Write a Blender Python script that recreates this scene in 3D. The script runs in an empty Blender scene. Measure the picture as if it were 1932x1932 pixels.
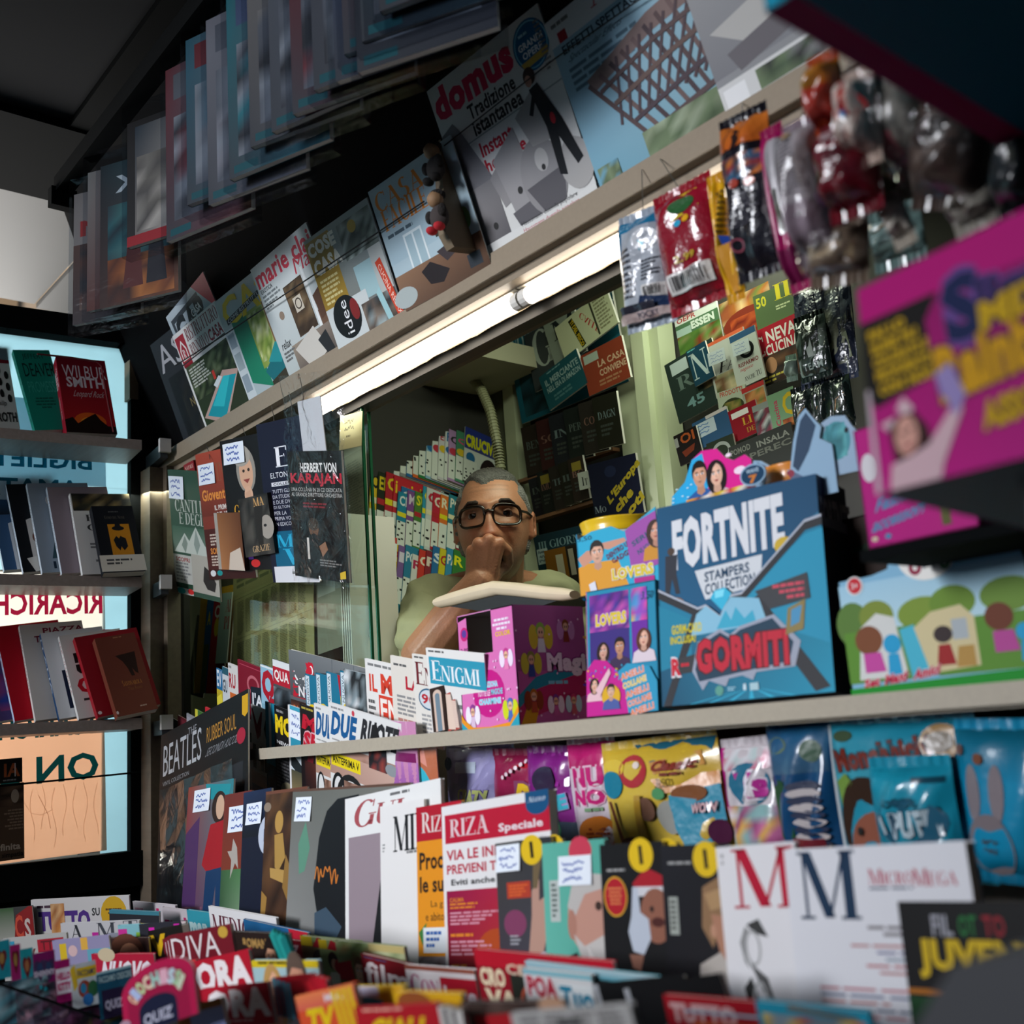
import bpy, math, random, os
import numpy as np
from mathutils import Vector, Matrix
random.seed(7); np.random.seed(7)
SC = bpy.context.scene
COLL = SC.collection
DEBUG = False

# ------------------------------------------------------------------ camera
# world: X runs along the counter, Y goes into the kiosk, Z is up (metres)
F_PX, C_PX, EYE = 2100.0, 966.0, 1.05
def _axes():
    a = np.array([-800 - C_PX, 1528 - C_PX, F_PX]); ex = -a / np.linalg.norm(a)
    k = F_PX * F_PX / (a[0] * 0.071 + a[1])
    ez = np.array([-0.071 * k, -k, F_PX]); ez /= np.linalg.norm(ez)
    if ez[1] > 0: ez = -ez
    return np.array([ex, np.cross(ez, ex), ez])
R_CAM = _axes()
CAM_POS = np.array([0.0, 0.0, EYE])
cam_data = bpy.data.cameras.new('camera')
cam = bpy.data.objects.new('camera', cam_data); COLL.objects.link(cam)
m = Matrix.Identity(4)
for i in range(3):
    m[i][0] = R_CAM[i][0]; m[i][1] = -R_CAM[i][1]; m[i][2] = -R_CAM[i][2]; m[i][3] = CAM_POS[i]
cam.matrix_world = m
cam_data.sensor_width = 36.0; cam_data.sensor_fit = 'HORIZONTAL'
cam_data.lens = F_PX / 1932.0 * 36.0
cam_data.clip_start = 0.02; cam_data.clip_end = 100
cam_data.dof.use_dof = True; cam_data.dof.focus_distance = 2.02; cam_data.dof.aperture_fstop = 5.0
SC.camera = cam

# ------------------------------------------------------------------ world, lights, exposure
SC.view_settings.view_transform = 'Standard'
SC.view_settings.look = 'None'
SC.view_settings.exposure = -0.4
SC.view_settings.gamma = 1.0
SC.view_settings.use_curve_mapping = False
W = bpy.data.worlds.new('street_sky'); SC.world = W; W.use_nodes = True
W.node_tree.nodes['Background'].inputs[0].default_value = (0.62, 0.78, 1.0, 1)
W.node_tree.nodes['Background'].inputs[1].default_value = 0.16
SC.cycles.use_adaptive_sampling = True
SC.cycles.max_bounces = 6; SC.cycles.transparent_max_bounces = 16
SC.cycles.diffuse_bounces = 3; SC.cycles.glossy_bounces = 3; SC.cycles.transmission_bounces = 4
SC.cycles.caustics_reflective = False; SC.cycles.caustics_refractive = False
SC.cycles.sample_clamp_indirect = 3.0
SC.cycles.use_denoising = True

def area_light(name, loc, target, sx, sy, power, col, spread=180):
    d = bpy.data.lights.new(name, 'AREA'); d.shape = 'RECTANGLE'; d.size = sx; d.size_y = sy
    d.energy = power; d.color = col; d.spread = math.radians(spread)
    o = bpy.data.objects.new(name, d); COLL.objects.link(o)
    o.location = (loc[0], loc[1], loc[2] + EYE)
    v = Vector((target[0], target[1], target[2] + EYE)) - Vector(o.location)
    o.rotation_euler = v.to_track_quat('-Z', 'Y').to_euler()
    return o
# daylight of the street coming in through the open front of the kiosk
area_light('street_daylight', (-1.7, -4.6, 1.3), (-1.3, 0.8, 0.25), 1.6, 1.6, 22, (0.92, 0.94, 1.0), 32)
# daylight of the street behind the left window
area_light('window_daylight', (-3.7, 0.55, 0.55), (-2.4, 0.70, 0.45), 1.0, 1.5, 46, (1.0, 0.97, 0.93), 110)
# ceiling lamp of the seller's cabin
area_light('cabin_lamp', (-1.25, 1.48, 0.98), (-1.5, 1.52, 0.0), 1.0, 0.12, 9, (0.90, 1.0, 0.76))

area_light('added_booklet_fill', (-2.25, 1.088, 0.60), (-2.3, 1.12, 0.0), 0.5, 0.04, 1.3, (0.95, 1.0, 0.82))  # added fill without a visible lamp, brightens booklets and newspapers behind the glass

# ------------------------------------------------------------------ colour helpers
def s2l(c): return c / 12.92 if c <= 0.04045 else ((c + 0.055) / 1.055) ** 2.4
def hexc(h):
    if not isinstance(h, str): return tuple(h)
    h = h.lstrip('#')
    if len(h) == 3: h = ''.join(ch * 2 for ch in h)
    return tuple(s2l(int(h[i:i + 2], 16) / 255.0) for i in (0, 2, 4))

# ------------------------------------------------------------------ materials
MATS = {}
def mat(name, col=(0.5, 0.5, 0.5), rough=0.5, metal=0.0, spec=0.5, emit=None, noise=None, bump=None, attr=False, wood=None, coat=0, alpha=None):
    if name in MATS: return MATS[name]
    M = bpy.data.materials.new(name); M.use_nodes = True
    nt = M.node_tree; b = nt.nodes['Principled BSDF']
    b.inputs['Roughness'].default_value = rough; b.inputs['Metallic'].default_value = metal
    b.inputs['Specular IOR Level'].default_value = spec
    b.inputs['Coat Weight'].default_value = coat
    src = None
    if attr:
        a = nt.nodes.new('ShaderNodeVertexColor'); a.layer_name = 'Col'; src = a.outputs['Color']
    else:
        b.inputs['Base Color'].default_value = (*hexc(col), 1)
    if noise or wood:
        tc = nt.nodes.new('ShaderNodeTexCoord'); mp = nt.nodes.new('ShaderNodeMapping')
        nt.links.new(tc.outputs['Object'], mp.inputs['Vector'])
        nz = nt.nodes.new('ShaderNodeTexNoise'); nt.links.new(mp.outputs['Vector'], nz.inputs['Vector'])
        sc, amt = noise or wood
        nz.inputs['Scale'].default_value = sc; nz.inputs['Detail'].default_value = 5
        if wood: mp.inputs['Scale'].default_value = (1.0, 14, 14)
        cr = nt.nodes.new('ShaderNodeMapRange')
        cr.inputs['To Min'].default_value = 1 - amt; cr.inputs['To Max'].default_value = 1 + amt
        nt.links.new(nz.outputs['Fac'], cr.inputs['Value'])
        mx = nt.nodes.new('ShaderNodeVectorMath'); mx.operation = 'MULTIPLY'
        if src: nt.links.new(src, mx.inputs[0])
        else: mx.inputs[0].default_value = hexc(col)
        nt.links.new(cr.outputs['Result'], mx.inputs[1]); src = mx.outputs['Vector']
    if src: nt.links.new(src, b.inputs['Base Color'])
    if bump:
        tc = nt.nodes.new('ShaderNodeTexCoord'); nz = nt.nodes.new('ShaderNodeTexNoise')
        nt.links.new(tc.outputs['Object'], nz.inputs['Vector'])
        nz.inputs['Scale'].default_value = bump[0]; nz.inputs['Detail'].default_value = 3
        bp = nt.nodes.new('ShaderNodeBump'); bp.inputs['Strength'].default_value = bump[1]; bp.inputs['Distance'].default_value = bump[2]
        nt.links.new(nz.outputs['Fac'], bp.inputs['Height']); nt.links.new(bp.outputs['Normal'], b.inputs['Normal'])
    if emit:
        b.inputs['Emission Color'].default_value = (*emit[0], 1); b.inputs['Emission Strength'].default_value = emit[1]
    MATS[name] = M
    return M
PRINT = mat('printed_paper', rough=0.5, spec=0.16, attr=True)
CARD = mat('printed_cardboard', rough=0.5, spec=0.14, attr=True)
FOIL = mat('printed_foil', rough=0.22, spec=0.7, attr=True, bump=(38, 0.6, 0.01), coat=0.5)
PLAST = mat('glossy_printed_plastic', rough=0.28, spec=0.5, attr=True, bump=(26, 0.45, 0.006), coat=0.4)
PAGES = mat('page_edges', 'e6e2da', rough=0.8)
NOTE = mat('note_paper', rough=0.8, attr=True)

def film_material(name, tint=(1, 1, 1), gloss=0.10, bump=(24, 0.8, 0.01), rough=0.08):
    if name in MATS: return MATS[name]
    M = bpy.data.materials.new(name); M.use_nodes = True; nt = M.node_tree
    for n in list(nt.nodes): nt.nodes.remove(n)
    out = nt.nodes.new('ShaderNodeOutputMaterial'); tr = nt.nodes.new('ShaderNodeBsdfTransparent')
    gl = nt.nodes.new('ShaderNodeBsdfGlossy'); mx = nt.nodes.new('ShaderNodeMixShader')
    tr.inputs[0].default_value = (*tint, 1); gl.inputs['Roughness'].default_value = rough
    fr = nt.nodes.new('ShaderNodeLayerWeight'); fr.inputs['Blend'].default_value = 0.5
    pw = nt.nodes.new('ShaderNodeMath'); pw.operation = 'POWER'; pw.inputs[1].default_value = 5.0
    ad = nt.nodes.new('ShaderNodeMath'); ad.operation = 'MULTIPLY_ADD'; ad.inputs[1].default_value = 0.9; ad.inputs[2].default_value = 0.035 + gloss; ad.use_clamp = True
    nt.links.new(fr.outputs['Facing'], pw.inputs[0]); nt.links.new(pw.outputs[0], ad.inputs[0]); nt.links.new(ad.outputs[0], mx.inputs[0])
    nt.links.new(tr.outputs[0], mx.inputs[1]); nt.links.new(gl.outputs[0], mx.inputs[2]); nt.links.new(mx.outputs[0], out.inputs[0])
    if bump:
        tc = nt.nodes.new('ShaderNodeTexCoord'); nz = nt.nodes.new('ShaderNodeTexNoise')
        nt.links.new(tc.outputs['Object'], nz.inputs['Vector']); nz.inputs['Scale'].default_value = bump[0]
        nz.inputs['Distortion'].default_value = 1.5
        bp = nt.nodes.new('ShaderNodeBump'); bp.inputs['Strength'].default_value = bump[1]; bp.inputs['Distance'].default_value = bump[2]
        nt.links.new(nz.outputs['Fac'], bp.inputs['Height'])
        nt.links.new(bp.outputs['Normal'], gl.inputs['Normal']); nt.links.new(bp.outputs['Normal'], fr.inputs['Normal'])
    MATS[name] = M
    return M
FILM = film_material('clear_plastic_film', (0.95, 0.95, 0.95), -0.01)
GLASS = film_material('window_pane_glass', (0.955, 0.985, 0.96), 0.0, None, 0.01)

# ------------------------------------------------------------------ mesh helpers
class MB:
    """collects coloured polygons and makes one mesh object out of them"""
    def __init__(s): s.v = []; s.f = []; s.c = []
    def poly(s, pts, col):
        i = len(s.v); s.v += [tuple(p) for p in pts]; s.f.append(tuple(range(i, i + len(pts)))); s.c.append([hexc(col)] * len(pts))
    def tris(s, verts, faces, col):
        i = len(s.v); s.v += [tuple(p) for p in verts]; c = hexc(col)
        for f in faces: s.f.append(tuple(k + i for k in f)); s.c.append([c] * len(f))
    def grid(s, P, C=None, col=None, flip=False):
        """P: array (n, m, 3); C: array (n, m, 3) of linear colours"""
        n, m_ = len(P), len(P[0]); i = len(s.v)
        for r in P: s.v += [tuple(p) for p in r]
        c = hexc(col) if col is not None else None
        for a in range(n - 1):
            for b in range(m_ - 1):
                q = [(a, b), (a, b + 1), (a + 1, b + 1), (a + 1, b)]
                if flip: q.reverse()
                s.f.append(tuple(i + x * m_ + y for x, y in q))
                s.c.append([c if c else tuple(C[x][y]) for x, y in q])
    def box(s, x0, y0, z0, x1, y1, z1, col='888'):
        p = [(x0, y0, z0), (x1, y0, z0), (x1, y1, z0), (x0, y1, z0), (x0, y0, z1), (x1, y0, z1), (x1, y1, z1), (x0, y1, z1)]
        for f in ((0, 3, 2, 1), (4, 5, 6, 7), (0, 1, 5, 4), (1, 2, 6, 5), (2, 3, 7, 6), (3, 0, 4, 7)):
            s.poly([p[k] for k in f], col)
    def prism(s, pts, z0, z1, col, side=None):
        n = len(pts); side = side or col
        s.poly([(x, y, z1) for x, y in pts], col); s.poly([(x, y, z0) for x, y in reversed(pts)], side)
        for k in range(n):
            a, b = pts[k], pts[(k + 1) % n]
            s.poly([(a[0], a[1], z0), (b[0], b[1], z0), (b[0], b[1], z1), (a[0], a[1], z1)], side)
    def tube(s, pts, r, col='888', n=8, cap=True):
        pts = [Vector(p) for p in pts]; rs = r if isinstance(r, (list, tuple)) else [r] * len(pts)
        rings = []
        for k, p in enumerate(pts):
            d = (pts[min(k + 1, len(pts) - 1)] - pts[max(k - 1, 0)]).normalized()
            a = d.cross(Vector((0, 0, 1)))
            if a.length < 1e-3: a = d.cross(Vector((0, 1, 0)))
            a.normalize(); b = d.cross(a)
            rings.append([p + (a * math.cos(t) + b * math.sin(t)) * rs[k] for t in [2 * math.pi * j / n for j in range(n + 1)]])
        s.grid(rings, col=col)
        if cap:
            s.poly(rings[0][:-1], col); s.poly(list(reversed(rings[-1][:-1])), col)
    def build(s, name, material, parent=None, mw=None, smooth=False):
        me = bpy.data.meshes.new(name); me.from_pydata(s.v, [], s.f)
        ca = me.color_attributes.new('Col', 'FLOAT_COLOR', 'CORNER')
        flat = np.array([(*c, 1.0) for f in s.c for c in f], dtype=np.float32).ravel()
        ca.data.foreach_set('color', flat)
        if smooth: me.polygons.foreach_set('use_smooth', [True] * len(me.polygons))
        me.materials.append(material); me.update()
        o = bpy.data.objects.new(name, me); COLL.objects.link(o)
        if parent is not None: o.parent = parent
        if mw is not None: o.matrix_world = mw
        return o

def tag(o, label, cat, group=None):
    o['label'] = label; o['category'] = cat
    if group: o['group'] = group
    return o
def empty(name, mw=None, label=None, cat=None, group=None):
    o = bpy.data.objects.new(name, None); COLL.objects.link(o); o.empty_display_size = 0.02
    if mw is not None: o.matrix_world = mw
    if label: tag(o, label, cat, group)
    return o
def frame(o, u, v, n):
    M = Matrix.Identity(4)
    for i in range(3):
        M[i][0] = u[i]; M[i][1] = v[i]; M[i][2] = n[i]; M[i][3] = o[i]
    return M
def up(x, y, z): return (x, y, z + EYE)

# ------------------------------------------------------------------ planes of the kiosk, seen through the camera
def plane(Y, Z=0.0, tilt=0.0, yaw=0.0, X=0.0):
    """a display plane facing the customer; tilt > 0: its top leans out, yaw turns it about Z"""
    t, y = math.radians(tilt), math.radians(yaw)
    n = np.array([math.sin(y) * math.cos(t), -math.cos(y) * math.cos(t), -math.sin(t)])
    return (np.array([X, Y, Z + EYE]), n)
def on(pl, p):
    d = R_CAM @ np.array([p[0] - C_PX, p[1] - C_PX, F_PX])
    k = np.dot(pl[0] - CAM_POS, pl[1]) / np.dot(d, pl[1])
    return CAM_POS + d * k
def unit(a): return a / np.linalg.norm(a)

# ------------------------------------------------------------------ lettering
FONT_CACHE = {}
def text_mesh(txt, bold=0.0):
    key = (txt, bold)
    if key in FONT_CACHE: return FONT_CACHE[key]
    cu = bpy.data.curves.new('t', 'FONT'); cu.body = txt; cu.size = 1.0; cu.offset = bold; cu.resolution_u = 2; cu.space_character = 1.0 + bold * 1.2
    o = bpy.data.objects.new('t', cu); me = o.to_mesh()
    v = np.array([x.co[:2] for x in me.vertices]) if len(me.vertices) else np.zeros((0, 2))
    f = [tuple(p.vertices) for p in me.polygons]
    o.to_mesh_clear(); bpy.data.objects.remove(o); bpy.data.curves.remove(cu)
    if len(v):
        lo, hi = v.min(0), v.max(0); v = (v - lo) / np.maximum(hi - lo, 1e-6)
    FONT_CACHE[key] = (v, f)
    return v, f

# high-contrast roman capitals: stems (a thick, t thin), arcs, serifs; units: cap height 1
_T, _t = 0.17, 0.05
def _bar(x0, y0, x1, y1, w):
    return [(x0 - w / 2, y0), (x0 + w / 2, y0), (x1 + w / 2, y1), (x1 - w / 2, y1)]
def _hb(x0, x1, y, w=_t): return [(x0, y - w / 2), (x1, y - w / 2), (x1, y + w / 2), (x0, y + w / 2)]
def _ser(x, y, w=0.3): return _hb(x - w / 2, x + w / 2, y + (0.02 if y < 0.5 else -0.02), 0.045)
def _arc(cx, cy, rx, ry, a0, a1, T=_T, t=_t):
    out = []; N = 14
    P = []; Q = []
    for k in range(N + 1):
        a = math.radians(a0 + (a1 - a0) * k / N); c, s_ = math.cos(a), math.sin(a)
        P.append((cx + rx * c, cy + ry * s_)); Q.append((cx + (rx - T) * c, cy + (ry - t) * s_))
    for k in range(N): out.append([P[k], P[k + 1], Q[k + 1], Q[k]])
    return out
def _serif_glyph(ch):
    B, H, S, A = _bar, _hb, _ser, _arc
    g = {
    'A': (0.8, [B(0.12, 0, 0.40, 1, _t), B(0.66, 0, 0.38, 1, _T), H(0.2, 0.56, 0.33), S(.12, 0, .24), S(.66, 0, .32)]),
    'B': (0.68, [B(.16, 0, .16, 1, _T), S(.16, 0), S(.16, 1)] + A(.3, .75, .26, .25, -90, 90) + A(.3, .26, .32, .27, -90, 90)),
    'C': (0.74, A(.42, .5, .38, .52, 50, 310) + [_bar(.66, .72, .66, .98, .04), _bar(.66, .05, .66, .25, .04)]),
    'D': (0.8, [B(.16, 0, .16, 1, _T), S(.16, 0), S(.16, 1)] + A(.3, .5, .44, .5, -90, 90)),
    'E': (0.66, [B(.16, 0, .16, 1, _T), H(.02, .58, .975), H(.02, .62, .025), H(.16, .46, .52), B(.58, .78, .58, 1, .04), B(.62, 0, .62, .22, .04), B(.46, .42, .46, .62, .04)]),
    'F': (0.6, [B(.16, 0, .16, 1, _T), H(.02, .58, .975), H(.16, .46, .52), B(.58, .78, .58, 1, .04), S(.16, 0)]),
    'G': (0.8, A(.42, .5, .38, .52, 50, 325) + [_bar(.66, .72, .66, .98, .04), B(.68, .04, .68, .42, .14), S(.68, .44, .26)]),
    'H': (0.84, [B(.16, 0, .16, 1, _T), B(.68, 0, .68, 1, _T), H(.16, .68, .52), S(.16, 0), S(.16, 1), S(.68, 0), S(.68, 1)]),
    'I': (0.34, [B(.17, 0, .17, 1, _T), S(.17, 0), S(.17, 1)]),
    'J': (0.5, [B(.3, .2, .3, 1, _T), S(.3, 1)] + A(.2, .2, .19, .22, 180, 360)),
    'L': (0.62, [B(.16, 0, .16, 1, _T), S(.16, 1), H(.02, .58, .025), B(.58, 0, .58, .25, .04)]),
    'M': (1.0, [B(.13, 0, .13, 1, _t), B(.18, 1, .5, .02, _T), B(.5, .02, .82, 1, _t), B(.84, 0, .84, 1, _T), S(.13, 0, .24), S(.84, 0, .32), S(.13, 1, .2), S(.86, 1, .26)]),
    'N': (0.86, [B(.13, 0, .13, 1, _t), B(.16, 1, .7, 0, _T), B(.72, 0, .72, 1, _t), S(.13, 0, .26), S(.11, 1, .24), S(.72, 1, .26)]),
    'O': (0.82, A(.41, .5, .38, .52, 0, 360)),
    'P': (0.64, [B(.16, 0, .16, 1, _T), S(.16, 0), S(.16, 1)] + A(.3, .73, .3, .27, -90, 90)),
    'Q': (0.82, A(.41, .5, .38, .52, 0, 360) + [B(.45, .1, .75, -.18, .12)]),
    'R': (0.74, [B(.16, 0, .16, 1, _T), S(.16, 0), S(.16, 1), B(.62, 0, .36, .48, _T), S(.64, 0, .24)] + A(.3, .74, .29, .26, -90, 90)),
    'S': (0.6, A(.3, .75, .24, .27, 40, 270) + A(.3, .25, .26, .27, -140, 90)),
    'T': (0.74, [B(.37, 0, .37, 1, _T), S(.37, 0), H(.03, .71, .975), B(.04, .76, .04, 1, .04), B(.7, .76, .7, 1, .04)]),
    'U': (0.82, [B(.16, .3, .16, 1, _T), B(.68, .3, .68, 1, _t), S(.16, 1), S(.68, 1, .24)] + A(.39, .3, .31, .32, 180, 360)),
    'V': (0.8, [B(.14, 1, .42, 0, _T), B(.68, 1, .42, 0, _t), S(.14, 1), S(.68, 1, .24)]),
    'W': (1.12, [B(.14, 1, .38, 0, _T), B(.58, 1, .38, 0, _t), B(.58, 1, .8, 0, _T), B(1.0, 1, .8, 0, _t), S(.14, 1), S(1.0, 1, .24)]),
    'X': (0.8, [B(.14, 1, .66, 0, _T), B(.64, 1, .14, 0, _t), S(.14, 1), S(.66, 1, .24), S(.14, 0, .24), S(.66, 0)]),
    'Y': (0.78, [B(.14, 1, .4, .45, _T), B(.64, 1, .4, .45, _t), B(.4, 0, .4, .47, _T), S(.14, 1), S(.64, 1, .24), S(.4, 0)]),
    'Z': (0.7, [B(.6, 1, .08, 0, _T), H(.06, .62, .975), H(.04, .64, .025), B(.07, .78, .07, 1, .04), B(.63, 0, .63, .24, .04)]),
    '1': (0.4, [B(.2, 0, .2, 1, _T), S(.2, 0)]), ' ': (0.3, [])}
    return g.get(ch, g['I'])
def serif_mesh(txt):
    key = ('serif', txt)
    if key in FONT_CACHE: return FONT_CACHE[key]
    V_, Fc = [], []; x = 0.0
    for ch in txt:
        sc = 1.0
        if ch.islower(): sc = 0.78; ch = ch.upper()
        adv, polys = _serif_glyph(ch)
        for p in polys:
            i = len(V_); V_ += [((x + a * sc), b * sc) for a, b in p]; Fc.append(tuple(range(i, i + len(p))))
        x += adv * sc
    v = np.array(V_); lo, hi = v.min(0), v.max(0); v = (v - lo) / np.maximum(hi - lo, 1e-6)
    FONT_CACHE[key] = (v, Fc)
    return v, Fc

# ------------------------------------------------------------------ printing on a sheet
DZ = 0.00003
class Art:
    """ink on a sheet w x h; positions are fractions, x to the right, y down"""
    def __init__(s, w, h, mb, tf=None, disp=None, z0=0.0, seed=1):
        s.w, s.h, s.mb, s.disp, s.z = w, h, mb, disp, z0; s.nn = 8; s.dz = DZ; s.rng = random.Random(seed); s.tf = tf
    def pt(s, x, y):
        z = s.z + (s.disp(x, y) if s.disp else 0.0)
        p = (x * s.w, (1 - y) * s.h, z)
        return s.tf(p) if s.tf else p
    def nxt(s): s.z += s.dz
    def grid(s, x0, y0, x1, y1, fn, nx, ny):
        P = [[s.pt(x0 + (x1 - x0) * i / nx, y0 + (y1 - y0) * j / ny) for i in range(nx + 1)] for j in range(ny + 1)]
        C = [[fn(i / nx, j / ny) for i in range(nx + 1)] for j in range(ny + 1)]
        s.mb.grid(P, C, flip=True); s.nxt()
    def r(s, x0, y0, x1, y1, col):
        if s.disp:
            c = hexc(col); n = s.nn; s.grid(x0, y0, x1, y1, lambda a, b: c, max(1, int(n * abs(x1 - x0)) + 1), max(1, int(n * abs(y1 - y0)) + 1))
        else:
            s.mb.poly([s.pt(x0, y1), s.pt(x1, y1), s.pt(x1, y0), s.pt(x0, y0)], col); s.nxt()
    def p(s, pts, col):
        a = sum(pts[i][0] * pts[(i + 1) % len(pts)][1] - pts[(i + 1) % len(pts)][0] * pts[i][1] for i in range(len(pts)))
        if a > 0: pts = list(reversed(pts))
        s.mb.poly([s.pt(*q) for q in pts], col); s.nxt()
    def e(s, cx, cy, rx, ry, col, n=20, rot=0):
        cr, sr = math.cos(rot), math.sin(rot); asp = s.w / s.h; pts = []
        for k in range(n):
            a = -2 * math.pi * k / n; x, y = rx * math.cos(a), ry * math.sin(a)
            if rot: x, y = x * cr - (y / asp) * sr, (x * asp) * sr + y * cr
            pts.append(s.pt(cx + x, cy + y))
        s.mb.poly(pts, col); s.nxt()
    def ring(s, cx, cy, rx, ry, wd, col, n=22):
        asp = s.w / s.h
        for k in range(n):
            a, b = -2 * math.pi * k / n, -2 * math.pi * (k + 1) / n
            q = [(cx + rx * math.cos(a), cy + ry * math.sin(a)), (cx + rx * math.cos(b), cy + ry * math.sin(b)),
                 (cx + (rx - wd) * math.cos(b), cy + (ry - wd * asp) * math.sin(b)), (cx + (rx - wd) * math.cos(a), cy + (ry - wd * asp) * math.sin(a))]
            s.mb.poly([s.pt(*t) for t in q], col)
        s.nxt()
    def line(s, pts, wd, col):
        """a stroke; wd in fractions of the width"""
        asp = s.w / s.h
        for (xa, ya), (xb, yb) in zip(pts[:-1], pts[1:]):
            dx, dy = (xb - xa) * asp, yb - ya; L = math.hypot(dx, dy) or 1
            nx, ny = -dy / L * wd / 2, dx / L * wd * asp / 2
            q = [(xa + nx, ya + ny), (xb + nx, yb + ny), (xb - nx, yb - ny), (xa - nx, ya - ny)]
            s.mb.poly([s.pt(*t) for t in reversed(q)], col)
        s.nxt()
    def q(s, txt, tl, tr, bl, col, st='', oc=None):
        """lettering filling the parallelogram tl, tr, bl"""
        if 's' in st: v, f = serif_mesh(txt)
        else: v, f = text_mesh(txt, 0.055 if 'B' in st else 0.028 if 'b' in st else 0.0)
        if not len(v): return
        def place(v):
            a, b = v[:, 0].copy(), v[:, 1]
            if 'i' in st: a = (a + b * 0.12) / 1.12
            return [s.pt(tl[0] + (tr[0] - tl[0]) * i + (bl[0] - tl[0]) * (1 - j), tl[1] + (tr[1] - tl[1]) * i + (bl[1] - tl[1]) * (1 - j)) for i, j in zip(a, b)]
        if oc is not None:
            ov, of = (v, f) if 's' in st else text_mesh(txt, 0.11 if 'B' in st else 0.08)
            g = 0.05 if len(txt) < 3 else 0.02
            ov = (ov - 0.5) * np.array([1 + 2 * g * 0.6, 1 + 4 * g]) + 0.5
            s.mb.tris(place(ov), of, oc); s.nxt()
        s.mb.tris(place(v), f, col); s.nxt()
    def t(s, txt, x0, y0, x1, y1, col, st='', oc=None):
        if 'v' in st: s.q(txt, (x1, y0), (x1, y1), (x0, y0), col, st, oc)      # reads downwards
        elif 'V' in st: s.q(txt, (x0, y1), (x0, y0), (x1, y1), col, st, oc)    # reads upwards
        else: s.q(txt, (x0, y0), (x1, y0), (x0, y1), col, st, oc)
    def l(s, x0, y0, x1, y1, n, col, al='l'):
        """n rows of small print, too small to read"""
        dy = (y1 - y0) / n
        for k in range(n):
            L = (x1 - x0) * (s.rng.uniform(0.7, 1.0) if k < n - 1 else s.rng.uniform(0.4, 0.8))
            x = x0 if al == 'l' else (x0 + x1 - L) / 2 if al == 'c' else x1 - L
            e = x + L; y = y0 + dy * k
            while x < e - 0.004:
                wl = min(s.rng.uniform(0.12, 0.3) * (x1 - x0), e - x)
                s.mb.poly([s.pt(x, y + dy * 0.62), s.pt(x + wl * 0.86, y + dy * 0.62), s.pt(x + wl * 0.86, y + dy * 0.08), s.pt(x, y + dy * 0.08)], col); x += wl
        s.nxt()
    def scr(s, x0, y0, x1, y1, n, col, wd=0.02):
        """handwriting"""
        for k in range(n):
            y = y0 + (y1 - y0) * (k + 0.5) / n; hgt = (y1 - y0) / n * 0.35; pts = []; x = x0 + s.rng.uniform(0, 0.1) * (x1 - x0)
            e = x1 - s.rng.uniform(0, 0.25) * (x1 - x0)
            while x < e:
                pts.append((x, y + s.rng.uniform(-hgt, hgt))); x += (x1 - x0) * 0.055
            s.line(pts, wd, col)
    def g(s, x0, y0, x1, y1, a, b, c=None, d=None):
        """colour blend: a top left, b top right, c bottom left, d bottom right (two colours: top to bottom)"""
        if c is None: a, b, c, d = a, a, b, b
        A, B, C_, D = [np.array(hexc(k)) for k in (a, b, c, d)]
        s.grid(x0, y0, x1, y1, lambda i, j: (A * (1 - i) + B * i) * (1 - j) + (C_ * (1 - i) + D * i) * j, max(4, int(s.nn * .6)) if s.disp else 4, max(6, int(s.nn * .7)) if s.disp else 6)
    def n(s, x0, y0, x1, y1, pal, nx=10, ny=12):
        """a busy photograph: patches of the palette"""
        pal = [np.array(hexc(k)) for k in pal.split()]
        G = [[pal[s.rng.randrange(len(pal))] * s.rng.uniform(0.75, 1.2) for _ in range(nx + 1)] for _ in range(ny + 1)]
        s.grid(x0, y0, x1, y1, lambda i, j: G[min(ny, int(j * ny + .5))][min(nx, int(i * nx + .5))], nx, ny)
    def f(s, cx, cy, w, skin='d9a888', hair='3a2a20', kind='m', cloth='335'):
        """a head and shoulders portrait, w = face width"""
        a = s.w / s.h; h = w * a * 1.35; e, p = s.e, s.p
        sk = np.array(hexc(skin)); dk = tuple(sk * 0.55); lt = tuple(np.minimum(sk * 1.18, 1)); md = tuple(sk * 0.8)
        p([(cx - w * 1.25, cy + h * 1.5), (cx - w * 1.05, cy + h * .85), (cx - w * .35, cy + h * .6), (cx + w * .35, cy + h * .6), (cx + w * 1.05, cy + h * .85), (cx + w * 1.25, cy + h * 1.5)], cloth)
        if kind == 'f': e(cx, cy + h * .12, w * .78, h * .78, hair)
        p([(cx - w * .22, cy + h * .3), (cx + w * .22, cy + h * .3), (cx + w * .3, cy + h * .72), (cx, cy + h * .85), (cx - w * .3, cy + h * .72)], md)
        if kind != 'b': e(cx, cy - h * .14, w * .56, h * .5, hair)
        e(cx, cy, w * .48, h * .5, sk); e(cx - w * .1, cy - h * .1, w * .3, h * .3, lt)
        for q in (-1, 1):
            e(cx + q * w * .2, cy - h * .05, w * .11, h * .045, 'eee'); e(cx + q * w * .2, cy - h * .05, w * .05, h * .045, '221a18')
            s.line([(cx + q * w * .32, cy - h * .12), (cx + q * w * .2, cy - h * .15), (cx + q * w * .09, cy - h * .125)], w * .06, hair if kind != 'b' else '776')
        p([(cx, cy - h * .03), (cx + w * .09, cy + h * .14), (cx - w * .05, cy + h * .15)], md)
        p([(cx - w * .17, cy + h * .25), (cx, cy + h * .235), (cx + w * .17, cy + h * .25), (cx, cy + h * .33)], '9c3a3a' if kind == 'f' else dk)
        if kind == 'b':
            p([(cx - w * .46, cy + h * .1), (cx - w * .25, cy + h * .3), (cx + w * .25, cy + h * .3), (cx + w * .46, cy + h * .1), (cx + w * .36, cy + h * .5), (cx, cy + h * .75), (cx - w * .36, cy + h * .5)], hair)
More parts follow.
